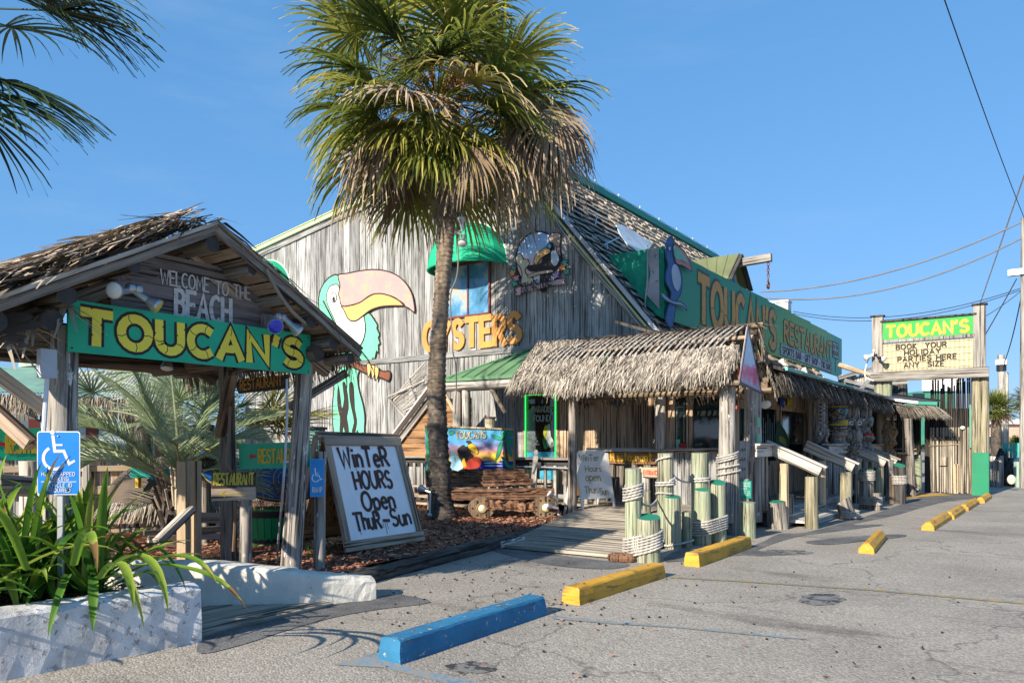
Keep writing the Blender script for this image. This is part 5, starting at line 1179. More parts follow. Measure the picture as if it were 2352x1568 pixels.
# hanging ring, blue and yellow ornaments, floodlamp under porch
t=thing('wreath_ring','pale rope ring hanging on dark porch wall','ornament',(-6.4,20,1.5)); p=ax(*zF(1650,380),-5.4); mb=MB(); tube(mb,[p+V((0,.12*math.cos(i*.4),.2*math.sin(i*.4))) for i in range(16)],.025,6,closed=True); mb.build('ring',M['rope'],t)
for k,(px,c) in enumerate(((1315,(.02,.06,.35)),(1368,(.5,.38,.03)))):
    p=ax(*zF(px,195),-5.1); t=thing('animal_ornament',('blue' if k==0 else 'yellow')+' turtle-like ornament above the dark side window','ornament',tuple(p)); mt=pc('orn%d'%k,c)
    mb=MB(); ball(mb,p,(.03,.16,.09)); mb.build('shell',mt,t)
    mb=MB(); ball(mb,p+V((.01,.2,.06)),(.03,.06,.05)); mb.build('head',mt,t)
    for s1 in(-1,1):
        for s2 in (-1,1): mb=MB(); ball(mb,p+V((0,.14*s1,.08*s2)),(.02,.05,.05),8,4); mb.build('flipper',mt,t)
# floodlights on porch roof
def flood(p,d,label,bulb,parent_mat=None,r=.07,base=None,group=None,n=1,body=None):
    p=V(p); d=V(d).normalized(); body=body or M['galv']
    t=thing('floodlight',label,'floodlight',tuple(p),group)
    mb=MB(); tube(mb,[p-d*.11,p-d*.04,p],r*.5,10,taper=[.7,.9,1]); mb.build('socket',body,t,smooth=False)
    mb=MB(); tube(mb,[p,p+d*r*.7,p+d*r*1.3,p+d*r*1.6],r,14,taper=[.45,.75,1,1.0]); mb.build('reflector',body,t)
    mb=MB(); x,y,z=basis(d); ball(mb,p+d*r*1.58,(r*.96,r*.96,r*.3),14,4,x=x,y=y,z=z,hi=.5); mb.build('lens',bulb,t,smooth=True)
    if base is not None:
        b_=V(base); mb=MB(); tube(mb,[b_,(b_+p-d*.1)/2,p-d*.1],.018,6); mb.build('bracket',body,t)
        mb=MB(); ball(mb,b_,(.045,.045,.045),10,6); mb.build('junction_box',body,t)
    return t
lens=glassy('frosted_lens',(.62,.64,.62,1),.15,.6)
for (px,py,txt) in ((1800,836,'first'),(1851,855,'second'),(1893,876,'third')):
    p=ax(px,py,-5.2); flood(p,(-.5,-.1,.8),'white porch roof floodlight aimed at long sign, %s from the entrance'%txt,lens,r=.075,base=p+V((.1,0,-.22)),body=M['white'])
p=ax(1236+.0,0,-3) if False else ax(*zF(1190,178),-4.3); flood(p,(.3,-.6,-.5),'pale square floodlamp under the canopy eave',lens,r=.1,base=p+V((-.1,.1,.15)))
# ================================================================ WELCOME GATE
G=thing('welcome_gate','rustic log gate with brown thatched roof over the ramp','gate',(-7,4,0))
AY_,AZ_=4.03,3.42; GX0,GX1=-6.05,-9.4
GSL=lambda y:AZ_-abs(y-AY_)*.545
log('post',(-6.45,2.86,.1),(-6.5,2.95,2.45),.125,.105,M['post'],G,seg=10,n=16,wob=.04)
log('post',(-6.74,5.4,.1),(-6.54,5.44,2.5),.115,.095,M['post'],G,seg=10,n=16,wob=.04)
log('post',(-6.62,5.7,.1),(-6.62,5.72,1.42),.068,.064,M['post'],G,seg=5)
log('post',(-7.57,5.21,.1),(-7.62,5.2,2.6),.09,.08,M['post_dark'],G,seg=10,n=14,wob=.04)
log('post',(-7.43,5.32,.1),(-7.42,5.32,1.12),.07,.068,M['post'],G,seg=5,n=12)
log('post',(-7.75,2.6,.1),(-7.75,2.6,2.5),.1,.09,M['post_dark'],G,seg=6)
endw=pc('log_end_grain',(.05,.042,.038),dirt=.5,sc_=12)
# purlin logs running back from the gable, ends showing
for (y,dz,r) in ((2.3,-.07,.075),(2.78,-.08,.075),(3.3,-.04,.055),(AY_-.02,-.09,.07),(4.42,-.04,.05),(4.8,-.05,.055),(5.12,-.06,.06),(5.42,-.08,.065),(5.66,-.08,.055)):
    log('purlin',(GX1,y,GSL(y)+dz-.03),(GX0-.02,y,GSL(y)+dz-.03),r,r,M['dark'] if y<4.1 else M['post_dark'],G,n=12,seg=5,wob=.05,cap=endw)
# beams
log('tie_beam',(-6.62,2.1,2.42),(-6.62,5.85,2.42),.09,.08,M['dark'],G,seg=6,cap=endw); log('tie_beam',(-6.35,1.9,2.3),(-6.95,3.2,2.36),.08,.075,M['post_dark'],G,cap=endw)
log('tie_beam',(-8.6,2.1,2.42),(-8.6,5.85,2.42),.09,.08,M['dark'],G,seg=6)
for sg in (-1,1):
    log('side_plate',(-9.3,AY_+sg*1.3,2.45),(-6.2,AY_+sg*1.3,2.45),.09,.08,M['dark'],G,seg=6,cap=endw)
    beam('rafter',(-6.5,AY_,AZ_-.2),(-6.5,AY_+sg*1.68,AZ_-.2-1.68*.545),.1,.13,M['frame'] if sg>0 else M['dark'],G,hint=ZZ)
    beam('rafter',(-8.6,AY_,AZ_-.2),(-8.6,AY_+sg*1.68,AZ_-.2-1.68*.545),.1,.13,M['dark'],G,hint=ZZ)
    beam('rake_board',(GX0+.0,AY_-sg*.01,AZ_-.0),(GX0+.0,AY_+sg*1.74,AZ_-1.74*.545-.0),.04,.08,M['post_dark'],G,hint=ZZ)
    beam('rake_board',(GX0+.03,AY_-sg*.01,AZ_+.06),(GX0+.03,AY_+sg*1.74,AZ_-1.74*.545+.06),.035,.035,M['rail'] if sg<0 else M['post_dark'],G,hint=ZZ)
    # roof boards (seen from below)
    i=0; d=0
    while d<1.72:
        y0=AY_+sg*(d+.075); z=AZ_-(d+.075)*.545-.02
        beam('roof_board',(GX1,y0,z),(GX0-.05,y0,z),.148,.025,M['frame'] if sg>0 else M['dark'],G,hint=V((0,sg*.545,1))); d+=.152
log('brace',(-6.6,4.75,2.2),(-7.66,5.14,1.55),.05,.06,M['brownlog'],G) if False else beam('brace',(-6.55,4.55,2.22),(-7.62,5.12,1.62),.1,.1,M['brownlog'],G)
for (a,b_,mt) in (((-6.55,2.9,1.72),(-6.7,2.1,2.38),'post_dark'),((-6.6,2.75,1.5),(-7.7,2.3,2.4),'frame'),((-7.0,2.1,2.35),(-7.6,2.5,1.5),'dark')):
    beam('brace',a,b_,.1,.1,M[mt],G)
beam('brace',(-6.7,5.35,1.9),(-6.4,5.9,2.3),.09,.09,M['post_dark'],G)
# thatch
tr=random.Random(5); m=MB()
def gs(x,f,side,off=0): 
    y=AY_+side*1.72*f; return V((x,y,GSL(y)+.05+off))
thatch(m,gs(GX1,.02,-1),gs(GX0+.06,.02,-1),gs(GX1,1.05,-1),gs(GX0+.06,1.02,-1),15,300,.36,.042,tr,.2,.2,.5,.8,1)
thatch(m,gs(GX1,.02,1),gs(GX0+.02,.02,1),gs(GX1,1.02,1),gs(GX0+.02,1.02,1),9,150,.36,.035,tr,.06,.3,1.2,.5,2)
for i in range(260):  # ridge wisps
    x=tr.uniform(GX1,GX0+.1); blades(m,V((x,AY_+tr.uniform(-.1,.06),AZ_+.1)),V((tr.uniform(-1,.3),tr.uniform(-.7,.3),-.05)),tr.uniform(.15,.32),.022,.35,tr,3,.6)
for i in range(6):
    blades(m,V((GX0-.1-tr.random()*.4,AY_-.05,AZ_+.1)),V((-.9,-.5,.12+tr.uniform(-.1,.12))),tr.uniform(.5,.8),.022,.12,tr,4,.4,tr.uniform(0,.3))
m.build('thatch',M['thatch_gate'],G,kind='stuff')
m=MB(); m.add([gs(GX1,.0,-1),gs(GX0,.0,-1),gs(GX0,1.0,-1),gs(GX1,1.0,-1),gs(GX0,0,1),gs(GX0,1,1),gs(GX1,1,1),gs(GX1,0,1)],[(0,1,2,3),(4,7,6,5)]); m.build('thatch_bed',pc('gate_bed_brown',(.07,.05,.035)),G)
m=MB()
for i in range(420):  # hanging fringe at right eave
    x=tr.uniform(GX1,GX0-.1); blades(m,V((x,AY_+1.74+tr.uniform(-.08,.05),GSL(AY_+1.72)+tr.uniform(-.02,.04))),V((tr.uniform(-.3,.3),.3,-1)),tr.uniform(.18,.42),.02,.6,tr,2,.5,tr.uniform(0,.7))
for (px,py) in ((150,700),(70,745),(20,775)):
    for i in range(10): p=ax(px+tr.uniform(-14,14),py,-6.3); blades(m,p,V((.3,tr.uniform(-1,1),-.35)),tr.uniform(.2,.4),.04,.3,tr,3,.3,tr.uniform(.5,1))
m.build('eave_fringe',M['thatch_gate'],G,kind='stuff')
mb=MB(); a=ax(742,690,-6.0); blades(mb,a,V((0,.55,-.8)),.5,.03,0,tr,2,.1,.2)
tube(mb,spline([ax(612,618,-6.0),ax(635,665,-5.98),ax(668,712,-5.97),ax(700,742,-6.0)],False,4),.018,6,taper=None); mb.build('bent_stick',M['thatch_gate'],G)
# broad dry palm stubs at the left corner
m=MB()
for (pa,pb,w_) in (((0,760),(95,745),.1),((0,740),(75,728),.09),((0,790),(60,772),.05),((5,775),(62,795),.05)):
    A=ax(*pa,-6.25);C=ax(*pb,-6.15); strip(m,spline([A,(A+C)/2+V((0,0,.02)),C],False,3),w_,V((.9,-.2,.4)),.01,taper=[1,1,.95,.9,.8,.6,.4])
m.build('dry_leaf_stub',M['thatch'],G)
# TOUCAN'S board (parallel to the street)
XG=-6.32
ts=thing('gate_sign',"big green board reading TOUCAN'S in yellow on the gate",'sign',(XG,4.2,2.2))
m=MB(); a=ax(156,683,XG); c=ax(713,772,XG); zt,zb=(a.z+c.z)/2,2.235
slab(m,[(XG,a.y,zb),(XG,c.y,zb),(XG,c.y,zt),(XG,a.y,zt)],XX,.02); m.build('board',M['sign_green'],ts)
L0=ax(190,700,XG).y; L1=ax(700,850,XG).y
letters('letter',"TOUCAN'S",(XG,L0+.0,zb+.085),YX,ZZ,(zt-zb)-.17,L1-L0-.06,.31,[M['yellow'],M['black']],ts,outline=.1,sp=.33,split=True,crack=.028,th=.002,lift=.002,wob=.012)
for yy in (a.y+.03,c.y-.03,(a.y+c.y)/2):
    for zz in (zt-.03,zb+.03): mb=MB(); ball(mb,(XG+.004,yy,zz),(.006,.008,.008),6,4); mb.build('screw',M['wire'],ts)
# WELCOME boards behind it, under the apex
XW=-6.45
wsn=thing('welcome_boards','grey boards hand lettered WELCOME TO THE BEACH under gate apex','sign',(XW,4.1,2.6))
q=lambda px,py:ax(px,py,XW)
def wboard(pts,lift=0):
    m=MB(); slab(m,[p+XX*lift for p in pts],XX,.025); m.build('board',wood('welcome_board_wood',(.22,.2,.2),(.1,.085,.085),crack=.3,var=.1),wsn,mat_from(V((XW,4,2.8)),ZZ,XX,YX),world=True)
wboard([V((XW,3.42,3.065)),V((XW,4.82,3.06)),V((XW,4.9,2.92)),V((XW,3.36,2.925))])
wboard([V((XW,3.32,2.735)),V((XW,4.95,2.735)),V((XW,4.92,2.915)),V((XW,3.34,2.915))],.004)
wboard([V((XW,3.30,2.5)),V((XW,5.0,2.5)),V((XW,5.0,2.73)),V((XW,3.30,2.73))],0)
wboard([V((XW,3.5,3.07)),V((XW,4.62,3.065)),V((XW,4.3,3.2)),V((XW,3.75,3.2))],.002)
tA=q(365,655); tB=q(575,690)
wl=M['white_letters']
letters('lettering',"WELCOME",(XW+.006,q(368,655).y,2.935),YX,ZZ,.125,q(478,660).y-q(368,655).y,.13,wl,wsn,th=.002,lift=.002,wob=.02,sp=.2)
letters('lettering',"TO THE",(XW+.006,q(494,660).y,2.93),YX,ZZ,.12,q(573,680).y-q(494,660).y,.13,wl,wsn,th=.002,lift=.002,wob=.02,sp=.2,jump=.05)
letters('lettering',"BEACH",(XW+.01,q(402,720).y,2.665),YX,ZZ,.235,q(528,720).y-q(402,720).y,.17,wl,wsn,th=.002,lift=.002,wob=.02,sp=.24)
for (cx,cz,sx,sz,tx_) in ((4.86,2.72,.14,.17,'right'),(3.33,2.98,.12,.1,'left')):
    m=MB()
    for i in range(8):
        f=i/7-.5
        strip(m,spline([V((XW+.04,cx+sx*f,cz-sz/2-rnd.uniform(0,.05))),V((XW+.04,cx+sx*f+rnd.uniform(-.01,.01),cz)),V((XW+.04,cx+sx*f,cz+sz/2))],False,3),.006,XX,.002)
        strip(m,[V((XW+.041,cx-sx/2,cz+sz*f)),V((XW+.041,cx+sx/2,cz+sz*f))],.006,XX,.002)
    tag(m.build('net_scrap',pc('net_grey',(.28,.28,.28)),kind='stuff'),'scrap of grey fishing net at the %s end of the welcome boards'%tx_,'netting')
# floodlights on the gate
bl_lens=glassy('blue_bulb',(.0,.03,.55,1),.08,.8); ye_lens=glassy('amber_bulb',(.5,.4,.06,1),.1,.8)
c=ax(300,662,-6.2)
GR='floodlights clustered on the welcome gate'
flood(ax(278,668,-6.15),(.5,-.75,-.15),'large pale floodlight on gate, left of the welcome boards',lens,r=.068,base=c,group=GR)
flood(ax(338,688,-6.15),(.55,.7,-.55),'floodlight with yellow lens on the gate, left of BEACH',ye_lens,r=.065,base=c+V((0,.06,0)),group=GR)
c=ax(640,728,-6.15)
flood(ax(627,738,-6.1),(.8,-.35,-.55),'floodlight with deep blue bulb above the S end of the sign',bl_lens,r=.075,base=c,group=GR)
flood(ax(668,745,-6.1),(.35,.6,-.6),'clear floodlight at the right end over the gate sign',lens,r=.065,base=c+V((0,.05,0)),group=GR)
p=ax(385,826,-7.2); flood(p,(.2,-.2,-.9),'small white bulb hanging behind gate under the sign',lens,r=.06,base=p+V((-.1,0,.3)),group=GR)
# conduits and meter box
t=thing('conduit','white conduit with grey box up the left gate post','conduit',(-6.3,2.7,0))
a=ax(108,870,-6.28); b_=ax(92,1130,-6.25); mb=MB(); tube(mb,[V((a.x,a.y,2.2)),a,b_,V((b_.x,b_.y,.3))],.018,8); mb.build('pipe',pc('pipe_white',(.6,.62,.66)),t); box('junction_box',V((a.x,a.y,2.12)),(.07,.12,.22),M['grey_pipe'],t)
t=thing('conduit','grey conduit running down beside the right gate post','conduit',(-6.5,5.2,0))
mb=MB(); tube(mb,spline([ax(659,870,-6.38),ax(659,960,-6.38),ax(655,1040,-6.4),ax(650,1120,-6.4),gz(636,1280,.12)],False,4),.013,8); mb.build('pipe',M['grey_pipe'],t); box('strap',ax(657,1060,-6.4),(.02,.06,.02),M['grey_pipe'],t)
# hanging brown RESTAURANT arrow board
t=thing('restaurant_arrow_sign','brown arrow board lettered RESTAURANT hanging between right gate posts','sign',(-7.0,5.3,1.95))
A=at(541,886,8.55);Bp=at(660,871,8.05); ux=(Bp-A); L=ux.length; ux.normalize(); up=ZZ-ux*ux.z; up.normalize(); n_=ux.cross(up)
m=MB(); slab(m,[A,A+ux*.05+up*.07,A+ux*L+up*.07,A+ux*L-up*.08,A+ux*.05-up*.09],n_,.025); m.build('board',M['sign_dark'],t,mat_from(A,ZZ,n_,ux),world=True)
letters('lettering',"RESTAURANT",A+ux*.09-up*.055,ux,up,.105,L-.17,.14,M['amber'],t,th=.002,lift=.003,wob=.02)
# green RESTAURANT boards with red arrow
def green_board(pa,pb,hh,label,txt,k0,k1):
    A=V(pa);Bp=V(pb); ux=(Bp-A);L=ux.length;ux.normalize(); n_=ux.cross(ZZ)
    t=thing('green_direction_board',label,'sign',tuple(A),'green RESTAURANT direction boards')
    m=MB(); slab(m,[A,A+ux*L,A+ux*L+ZZ*hh,A+ZZ*hh],n_,.015); m.build('board',M['sign_green2'] if k0>.3 else M['sign_green'],t)
    letters('lettering',"RESTAURANT",A+ux*L*k0+ZZ*hh*.24,ux,ZZ,hh*.52,L*(1-k0)*.94,.15,pc('sign_yellow_orange',(.62,.42,.03)),t,th=.002,lift=.002,sp=.2)
    m=MB(); c=A+ux*L*(k0-.09)+ZZ*hh*.5+n_*.004; s=hh*.14
    slab(m,[c-ux*s*1.3,c-ux*s*.2+ZZ*s,c-ux*s*.2+ZZ*s*.4,c+ux*s*1.2+ZZ*s*.4,c+ux*s*1.2-ZZ*s*.4,c-ux*s*.2-ZZ*s*.4,c-ux*s*.2-ZZ*s],n_,.003); m.build('arrow',pc('arrow_red',(.5,.02,.04)),t)
    return t
A=at(549,1078,8.6); b_=at(668,1074,8.35); d=(b_-A); green_board(A,A+d*1.35,.285,'green board lettered RESTAURANT between the right gate posts','',.29,1)
A=at(-45,1058,6.6); b_=at(85,1056,6.9); d=(b_-A); green_board(A,A+d*1.5,.29,'green board lettered RESTAURANT behind the blue parking sign','',.3,1)
log('sign_post',at(70,1058,7.3)-V((0,0,0)),at(70,1180,7.3),.1,.1,M['rail'],None); tag(bpy.data.objects['sign_post'],'round pale post behind the left green board','post')
# wooden RESTAURANT arrow board on back post
t=thing('ramp_arrow_sign','two brown boards with painted RESTAURANT and left arrow on the gate post','sign',(-7.3,4.8,1))
A=at(486,1150,7.75);Bp=at(587,1148,7.95); ux=Bp-A; L=ux.length; ux.normalize(); n_=ux.cross(ZZ)
m=MB(); slab(m,[A,A+ux*L,A+ux*L+ZZ*.135,A+ZZ*.135],n_,.025); m.build('board',M['frame'],t,mat_from(A,ZZ,n_,ux),world=True)
m=MB(); slab(m,[A+ZZ*.14,A+ux*L+ZZ*.14,A+ux*L*1.01+ZZ*.29,A+ZZ*.29],n_,.028); m.build('board',M['sign_dark'],t,mat_from(A,ZZ,n_,ux),world=True)
letters('lettering',"RESTAURANT",A+ux*.02+ZZ*.165,ux,ZZ,.115,L-.04,.16,pc('yellow_brush',(.5,.4,.05),dirt=.4,sc_=15),t,th=.002,lift=.003,wob=.03)
m=MB(); c=A+ZZ*.07+n_*.003; strip(m,[c+ux*L*.2,c+ux*L*.8],.012,n_,.002); strip(m,[c+ux*L*.3+ZZ*.03,c+ux*L*.2+n_*.001,c+ux*L*.3-ZZ*.03],.012,n_,.002); m.build('arrow',pc('yellow_brush',(.5,.4,.05)),t)
mb=MB(); pp=[at(530,900,8.0),at(526,1000,7.95),at(520,1060,7.9),at(533,1090,7.9),at(540,1180,7.9),at(536,1265,8.0)]; tube(mb,spline(pp,False,5),.016,6); tag(mb.build('old_vine_stick',M['brownlog'] if False else pc('stick_brown',(.2,.13,.08))),'thin crooked brown stick beside the back gate post','stick')
# handicapped parking sign
def sym(parent,o,ux,uy,s,mt,lift=.003):
    n_=ux.cross(uy); P_=lambda a,b:o+ux*a*s+uy*b*s+n_*lift
    m=MB(); strip(m,[P_(*p) for p in arc(.40,.30,.27,.27,118,395-60,20)],.075*s,n_,.0015)
    strip(m,[P_(.36,.86),P_(.41,.47),P_(.63,.47),P_(.76,.16),P_(.90,.24)],.075*s,n_,.0015,taper=[1.1,1,1,.9,.7]); strip(m,[P_(.39,.62)+n_*.0006,P_(.60,.62)+n_*.0006],.045*s,n_,.0012)
    slab(m,[P_(.35+.06*math.cos(i*.628),.93+.06*math.sin(i*.628))+n_*.0008 for i in range(10)],n_,.0015); m.build('wheelchair_symbol',mt,parent)
def plate(t,o,ux,w_,h,mt_face,mt_edge,rad=.02):
    n_=ux.cross(ZZ)
    def rr_(w0,h0,r,off):
        pts=[]
        for cx,cy,a0 in ((w0-r,h0-r,0),(r,h0-r,90),(r,r,180),(w0-r,r,270)):
            for i in range(5): pts.append(o+ux*(off+cx+r*math.cos(R(a0+i*22.5)))+ZZ*(off+cy+r*math.sin(R(a0+i*22.5))))
        return pts
    m=MB(); slab(m,rr_(w_,h,rad,0),n_,.003); m.build('plate',mt_edge,t)
    m=MB(); slab(m,[p+n_*.0015 for p in rr_(w_-.014,h-.014,rad*.8,.007)],n_,.0012); m.build('blue_face',mt_face,t)
    return n_
hs_=thing('handicapped_parking_sign','blue HANDICAPPED PARKING sign with white wheelchair symbol above planter','sign',(-5.75,2.5,.4))
T_=5.45; A=at(85,1136,T_); Bp=at(184,1138,T_+.0); ux=(Bp-A); ux.z=0; W_=ux.length; ux.normalize(); H_=.457*W_/.31
silver=pc('sign_silver',(.55,.57,.6),rough=.4)
n_=plate(hs_,A,ux,W_,H_,M['blue_sign'],M['aluminium'])
sym(hs_,A+ux*.01+ZZ*H_*.385,ux,ZZ,W_*.95,silver,.004)
letters('lettering',"HANDICAPPED",A+ux*W_*.12+ZZ*H_*.30,ux,ZZ,.026,W_*.77,.15,silver,hs_,th=.001,lift=.003,sp=.3)
letters('lettering',"PARKING",A+ux*W_*.27+ZZ*H_*.225,ux,ZZ,.027,W_*.47,.15,silver,hs_,th=.001,lift=.003,sp=.3)
letters('lettering',"VEHICLE ID",A+ux*W_*.22+ZZ*H_*.125,ux,ZZ,.026,W_*.6,.15,silver,hs_,th=.001,lift=.003,sp=.3)
letters('lettering',"REQUIRED",A+ux*W_*.26+ZZ*H_*.045,ux,ZZ,.026,W_*.52,.15,silver,hs_,th=.001,lift=.003,sp=.3)
m=MB(); strip(m,[A+ux*W_*.1+ZZ*H_*.207+n_*.004,A+ux*W_*.92+ZZ*H_*.207+n_*.004],.005,n_,.001); m.build('divider',silver,hs_)
m=MB(); ball(m,A+ux*W_*.5+ZZ*H_*.92+n_*.004,(.007,.007,.007),8,4); m.build('bolt',M['galv'],hs_)
box('sign_post',A+ux*W_*.5-n_*.03+ZZ*(-.25),(.045,.03,1.3),M['galv'],hs_,rz=R(35)); 
# RAMP sign on short post
t=thing('ramp_sign','narrow blue RAMP sign with wheelchair symbol on short grey post','sign',(-6.5,5.9,1.0))
A=at(712.5,1141,8.15); ux=V((.5,.86,0)).normalized()*1; W2=.155; ux=V((CS*.4+.0,.9,0)).normalized()
n_=plate(t,A,ux,W2,.41,pc('ramp_blue',(.02,.24,.6)),pc('ramp_blue_edge',(.05,.3,.65)),.012)
sym(t,A+ux*.0+ZZ*.16,ux,ZZ,W2*.98,silver,.003); letters('lettering',"RAMP",A+ux*.025+ZZ*.05,ux,ZZ,.055,W2-.05,.15,silver,t,th=.001,lift=.003)
# ================================================================ PILINGS AND ROPES
capm=M['green_cap']; top_g=pc('piling_top_grey',(.3,.32,.25),dirt=.5,sc_=10)
PG='rope wrapped pilings at the boardwalk corner'
PIL={}
def piling(key,px,pyb,pyt,wpx,mat,cap,label,lean=(0,0),group=None,tilt=0,z0=0,seg=8):
    b_=gz(px,pyb,z0); t_=(V((b_.x,b_.y,0))-V((0,0,0))); fw=-b_.x*SN+b_.y*CS; r=wpx/2/FOC*fw; fw2=fw
    b_=b_+V((-SN*r*.9,CS*r*.9,0)); z=EYE-(pyt-HZN)/FOC*fw2
    t=thing('piling',label,'piling',tuple(b_),group)
    log('shaft',b_-V((0,0,.05)),b_+V((lean[0],lean[1],z)),r*1.04,r*.98,mat,t,n=18,seg=seg,wob=.018,cap=cap,tilt=tilt+(.07 if cap is M['green_cap'] else .05))
    PIL[key]=(b_,r,z); return t
piling(1,1457,1290,1076,38,M['piling'],top_g,'tall pale green piling with five coils of rope, leftmost',group=PG)
piling(2,1493,1293,1189,60,M['piling'],capm,'fat short piling with green top behind first yellow stop',group=PG,tilt=.12)
piling(3,1532,1258,1041,37,M['piling'],top_g,'tall green piling with spiralling rope, second from the left',group=PG)
piling(4,1548,1261,1141,40,M['piling'],capm,'medium piling with green top in front of the spiral roped one',group=PG,tilt=.1)
piling(5,1580,1258,1176,23,M['piling'],top_g,'thin short piling between the medium green topped ones',group=PG)
piling(6,1612,1247,1040,40,M['piling'],top_g,'tall pale green piling with two rope turns, third tall one',group=PG)
piling(7,1618,1252,1125,38,M['piling_old'] if False else M['piling'],capm,'shorter green topped piling with orange streaks, left of its twin',group=PG,tilt=.1)
piling(8,1653,1247,1108,38,M['piling'],capm,'green topped piling with slanted top beside the canopy post',group=PG,tilt=.25)
piling(10,1688,1229,1051,26,M['piling_old'],capm,'grey green topped piling roped to the canopy post',group=PG)
piling(11,1714,1226,1099,20,M['piling'],top_g,'slim piling carrying the green parking notice',group=PG)
piling(12,1722,1237,1154,37,M['piling'],top_g,'squat pale piling below the parking notice',group=PG)
piling(13,1769,1206,1097,29,M['piling_old'],capm,'dark grey leaning piling left of the near steps',lean=(-.14,.0))
piling(14,1797,1216,1153,38,M['piling_old'],capm,'short cracked stump with green top at the near steps',lean=(-.05,0),tilt=.1)
piling(15,1808,1207,1135,40,M['piling_old'],top_g,'cracked bare stump behind the green topped stump')
piling(16,1487,1195,1148,19,M['piling'],top_g,'small thin piling behind the leftmost tall one',group=PG,z0=.15)
piling(17,1959,1194,1152,35,M['piling_old'],capm,'leaning low stump with rope at its foot right of near steps',lean=(-.14,.05),tilt=.25)
piling(18,1997,1169,1078,31,M['piling_old'],capm,'roped grey piling with green top left of the far steps')
piling(22,2018,1172,1133,18,M['piling_old'],top_g,'low stub roped to the grey piling by the far steps')
piling(19,2072,1157,1068,26,M['black_wood'],capm,'black piling wound with white rope, near the bamboo wall',tilt=.3)
piling(23,2056,1156,1094,17,M['brownlog'],top_g,'brown carved stub beside the black roped piling')
piling(20,2046,1150,1056,22,M['piling_old'],capm,'grey green topped piling half hidden by the far handrail')
piling(21,2099,1140,960,18,M['piling_old'],top_g,'tall thin grey piling leaning by the bamboo counter',lean=(-.1,0))
piling(24,2112,1130,1045,17,M['piling'],top_g,'thin green piling next to the bamboo counter')
def rope_coil(keys,z0,turns,rr_=.017,tilt=0.0,lab='',gap=1.06,ph=0,off=.0):
    """rope wound round one piling or several together"""
    pts=[]
    for k in keys:
        c,r,z=PIL[k]
        for i in range(26): a=6.2832*i/26; pts.append((c.x+(r+rr_+off)*math.cos(a),c.y+(r+rr_+off)*math.sin(a)))
    pts=sorted(set(pts)); 
    def cr(o,a,b): return (a[0]-o[0])*(b[1]-o[1])-(a[1]-o[1])*(b[0]-o[0])
    lo=[];up=[]
    for p in pts:
        while len(lo)>1 and cr(lo[-2],lo[-1],p)<=0: lo.pop()
        lo.append(p)
    for p in reversed(pts):
        while len(up)>1 and cr(up[-2],up[-1],p)<=0: up.pop()
        up.append(p)
    hull=lo[:-1]+up[:-1]; n=len(hull)
    L=[0]
    for i in range(n): L.append(L[-1]+math.dist(hull[i],hull[(i+1)%n]))
    step=.016; N=int(L[-1]/step); ring=[]
    for k in range(N):
        s=L[-1]*k/N; i=0
        while L[i+1]<s: i+=1
        f=(s-L[i])/(L[i+1]-L[i]+1e-9); a,b=hull[i],hull[(i+1)%n]; ring.append((a[0]+(b[0]-a[0])*f,a[1]+(b[1]-a[1])*f))
    cx=sum(p[0] for p in ring)/N; t=[]
    for k in range(int(N*turns)):
        p=ring[(k+int(ph*N))%N]; t.append(V((p[0]+rnd.uniform(-.002,.002),p[1]+rnd.uniform(-.002,.002),z0+k/N*rr_*2.05*gap+tilt*((p[0]-cx)*CS+ (p[1]-PIL[keys[0]][0].y)*SN))))
    m=MB(); tube(m,t,rr_*.9,8,twist=95,lob=.3); return tag(m.build('rope_coil',M['rope'],smooth=True),lab,'rope')
rope_coil([1],.80,5,tilt=.22,lab='white rope wound high round the leftmost tall piling')
rope_coil([1,2],.12,6.3,tilt=.3,lab='thick coil of white rope binding leftmost tall and fat short pilings')
rope_coil([3],.90,2,lab='two turns of white rope on the second tall piling')
rope_coil([3],.98,1.05,gap=10,ph=.4,lab='rope spiralling up the second tall piling near its top',tilt=-.2)
rope_coil([3],.60,1.02,gap=6,ph=.45,lab='loose lower rope turn slanting across the second tall piling',tilt=-.35)
rope_coil([6],.93,2.2,lab='white rope turns round the third tall piling')
rope_coil([7,8],.16,6,lab='rope coil shaded blue binding the two green topped pilings',tilt=.12)
rope_coil([4,5],.06,1,lab='single rope round the feet of the medium and thin pilings',tilt=.1)
PIL['A']=(V((-4.3,12.4,0)),.155,2.4); 
rope_coil(['A',10],1.0,1.5,gap=3,lab='slack rope looped round canopy post and grey piling',tilt=.1); rope_coil(['A'],1.24,3,lab='three rope turns high on the left canopy post',tilt=.25)
rope_coil([18],.66,6,lab='rope coil high on the grey piling by the far steps'); rope_coil([18,22],.12,5,lab='low rope coil binding grey piling and its stub')
rope_coil([19],.5,6,lab='rope coil on the black piling near the bamboo wall'); rope_coil([17],.04,4,lab='rope round the foot of the leaning stump')
def slack(a,b,sag,lab,r=.014):
    a,b=V(a),V(b); pts=[a.lerp(b,i/40)-ZZ*sag*4*(i/40)*(1-i/40) for i in range(41)]; m=MB(); tube(m,pts,r,6,twist=90,lob=.25); tag(m.build('rope',M['rope'],smooth=True),lab,'rope')
a,r,_=PIL[3]; b_,r2,_=PIL[6]; slack((a.x+r*.8,a.y+.03,1.06),(b_.x-r2*.9,b_.y,.93),.05,'slack rope joining the second and third tall pilings')
a0,r0,_=PIL[1]; slack((a0.x+.1,a0.y+.06,.74),(a.x-r*.9,a.y-.05,.7),.06,'slack rope joining the leftmost and second tall pilings')
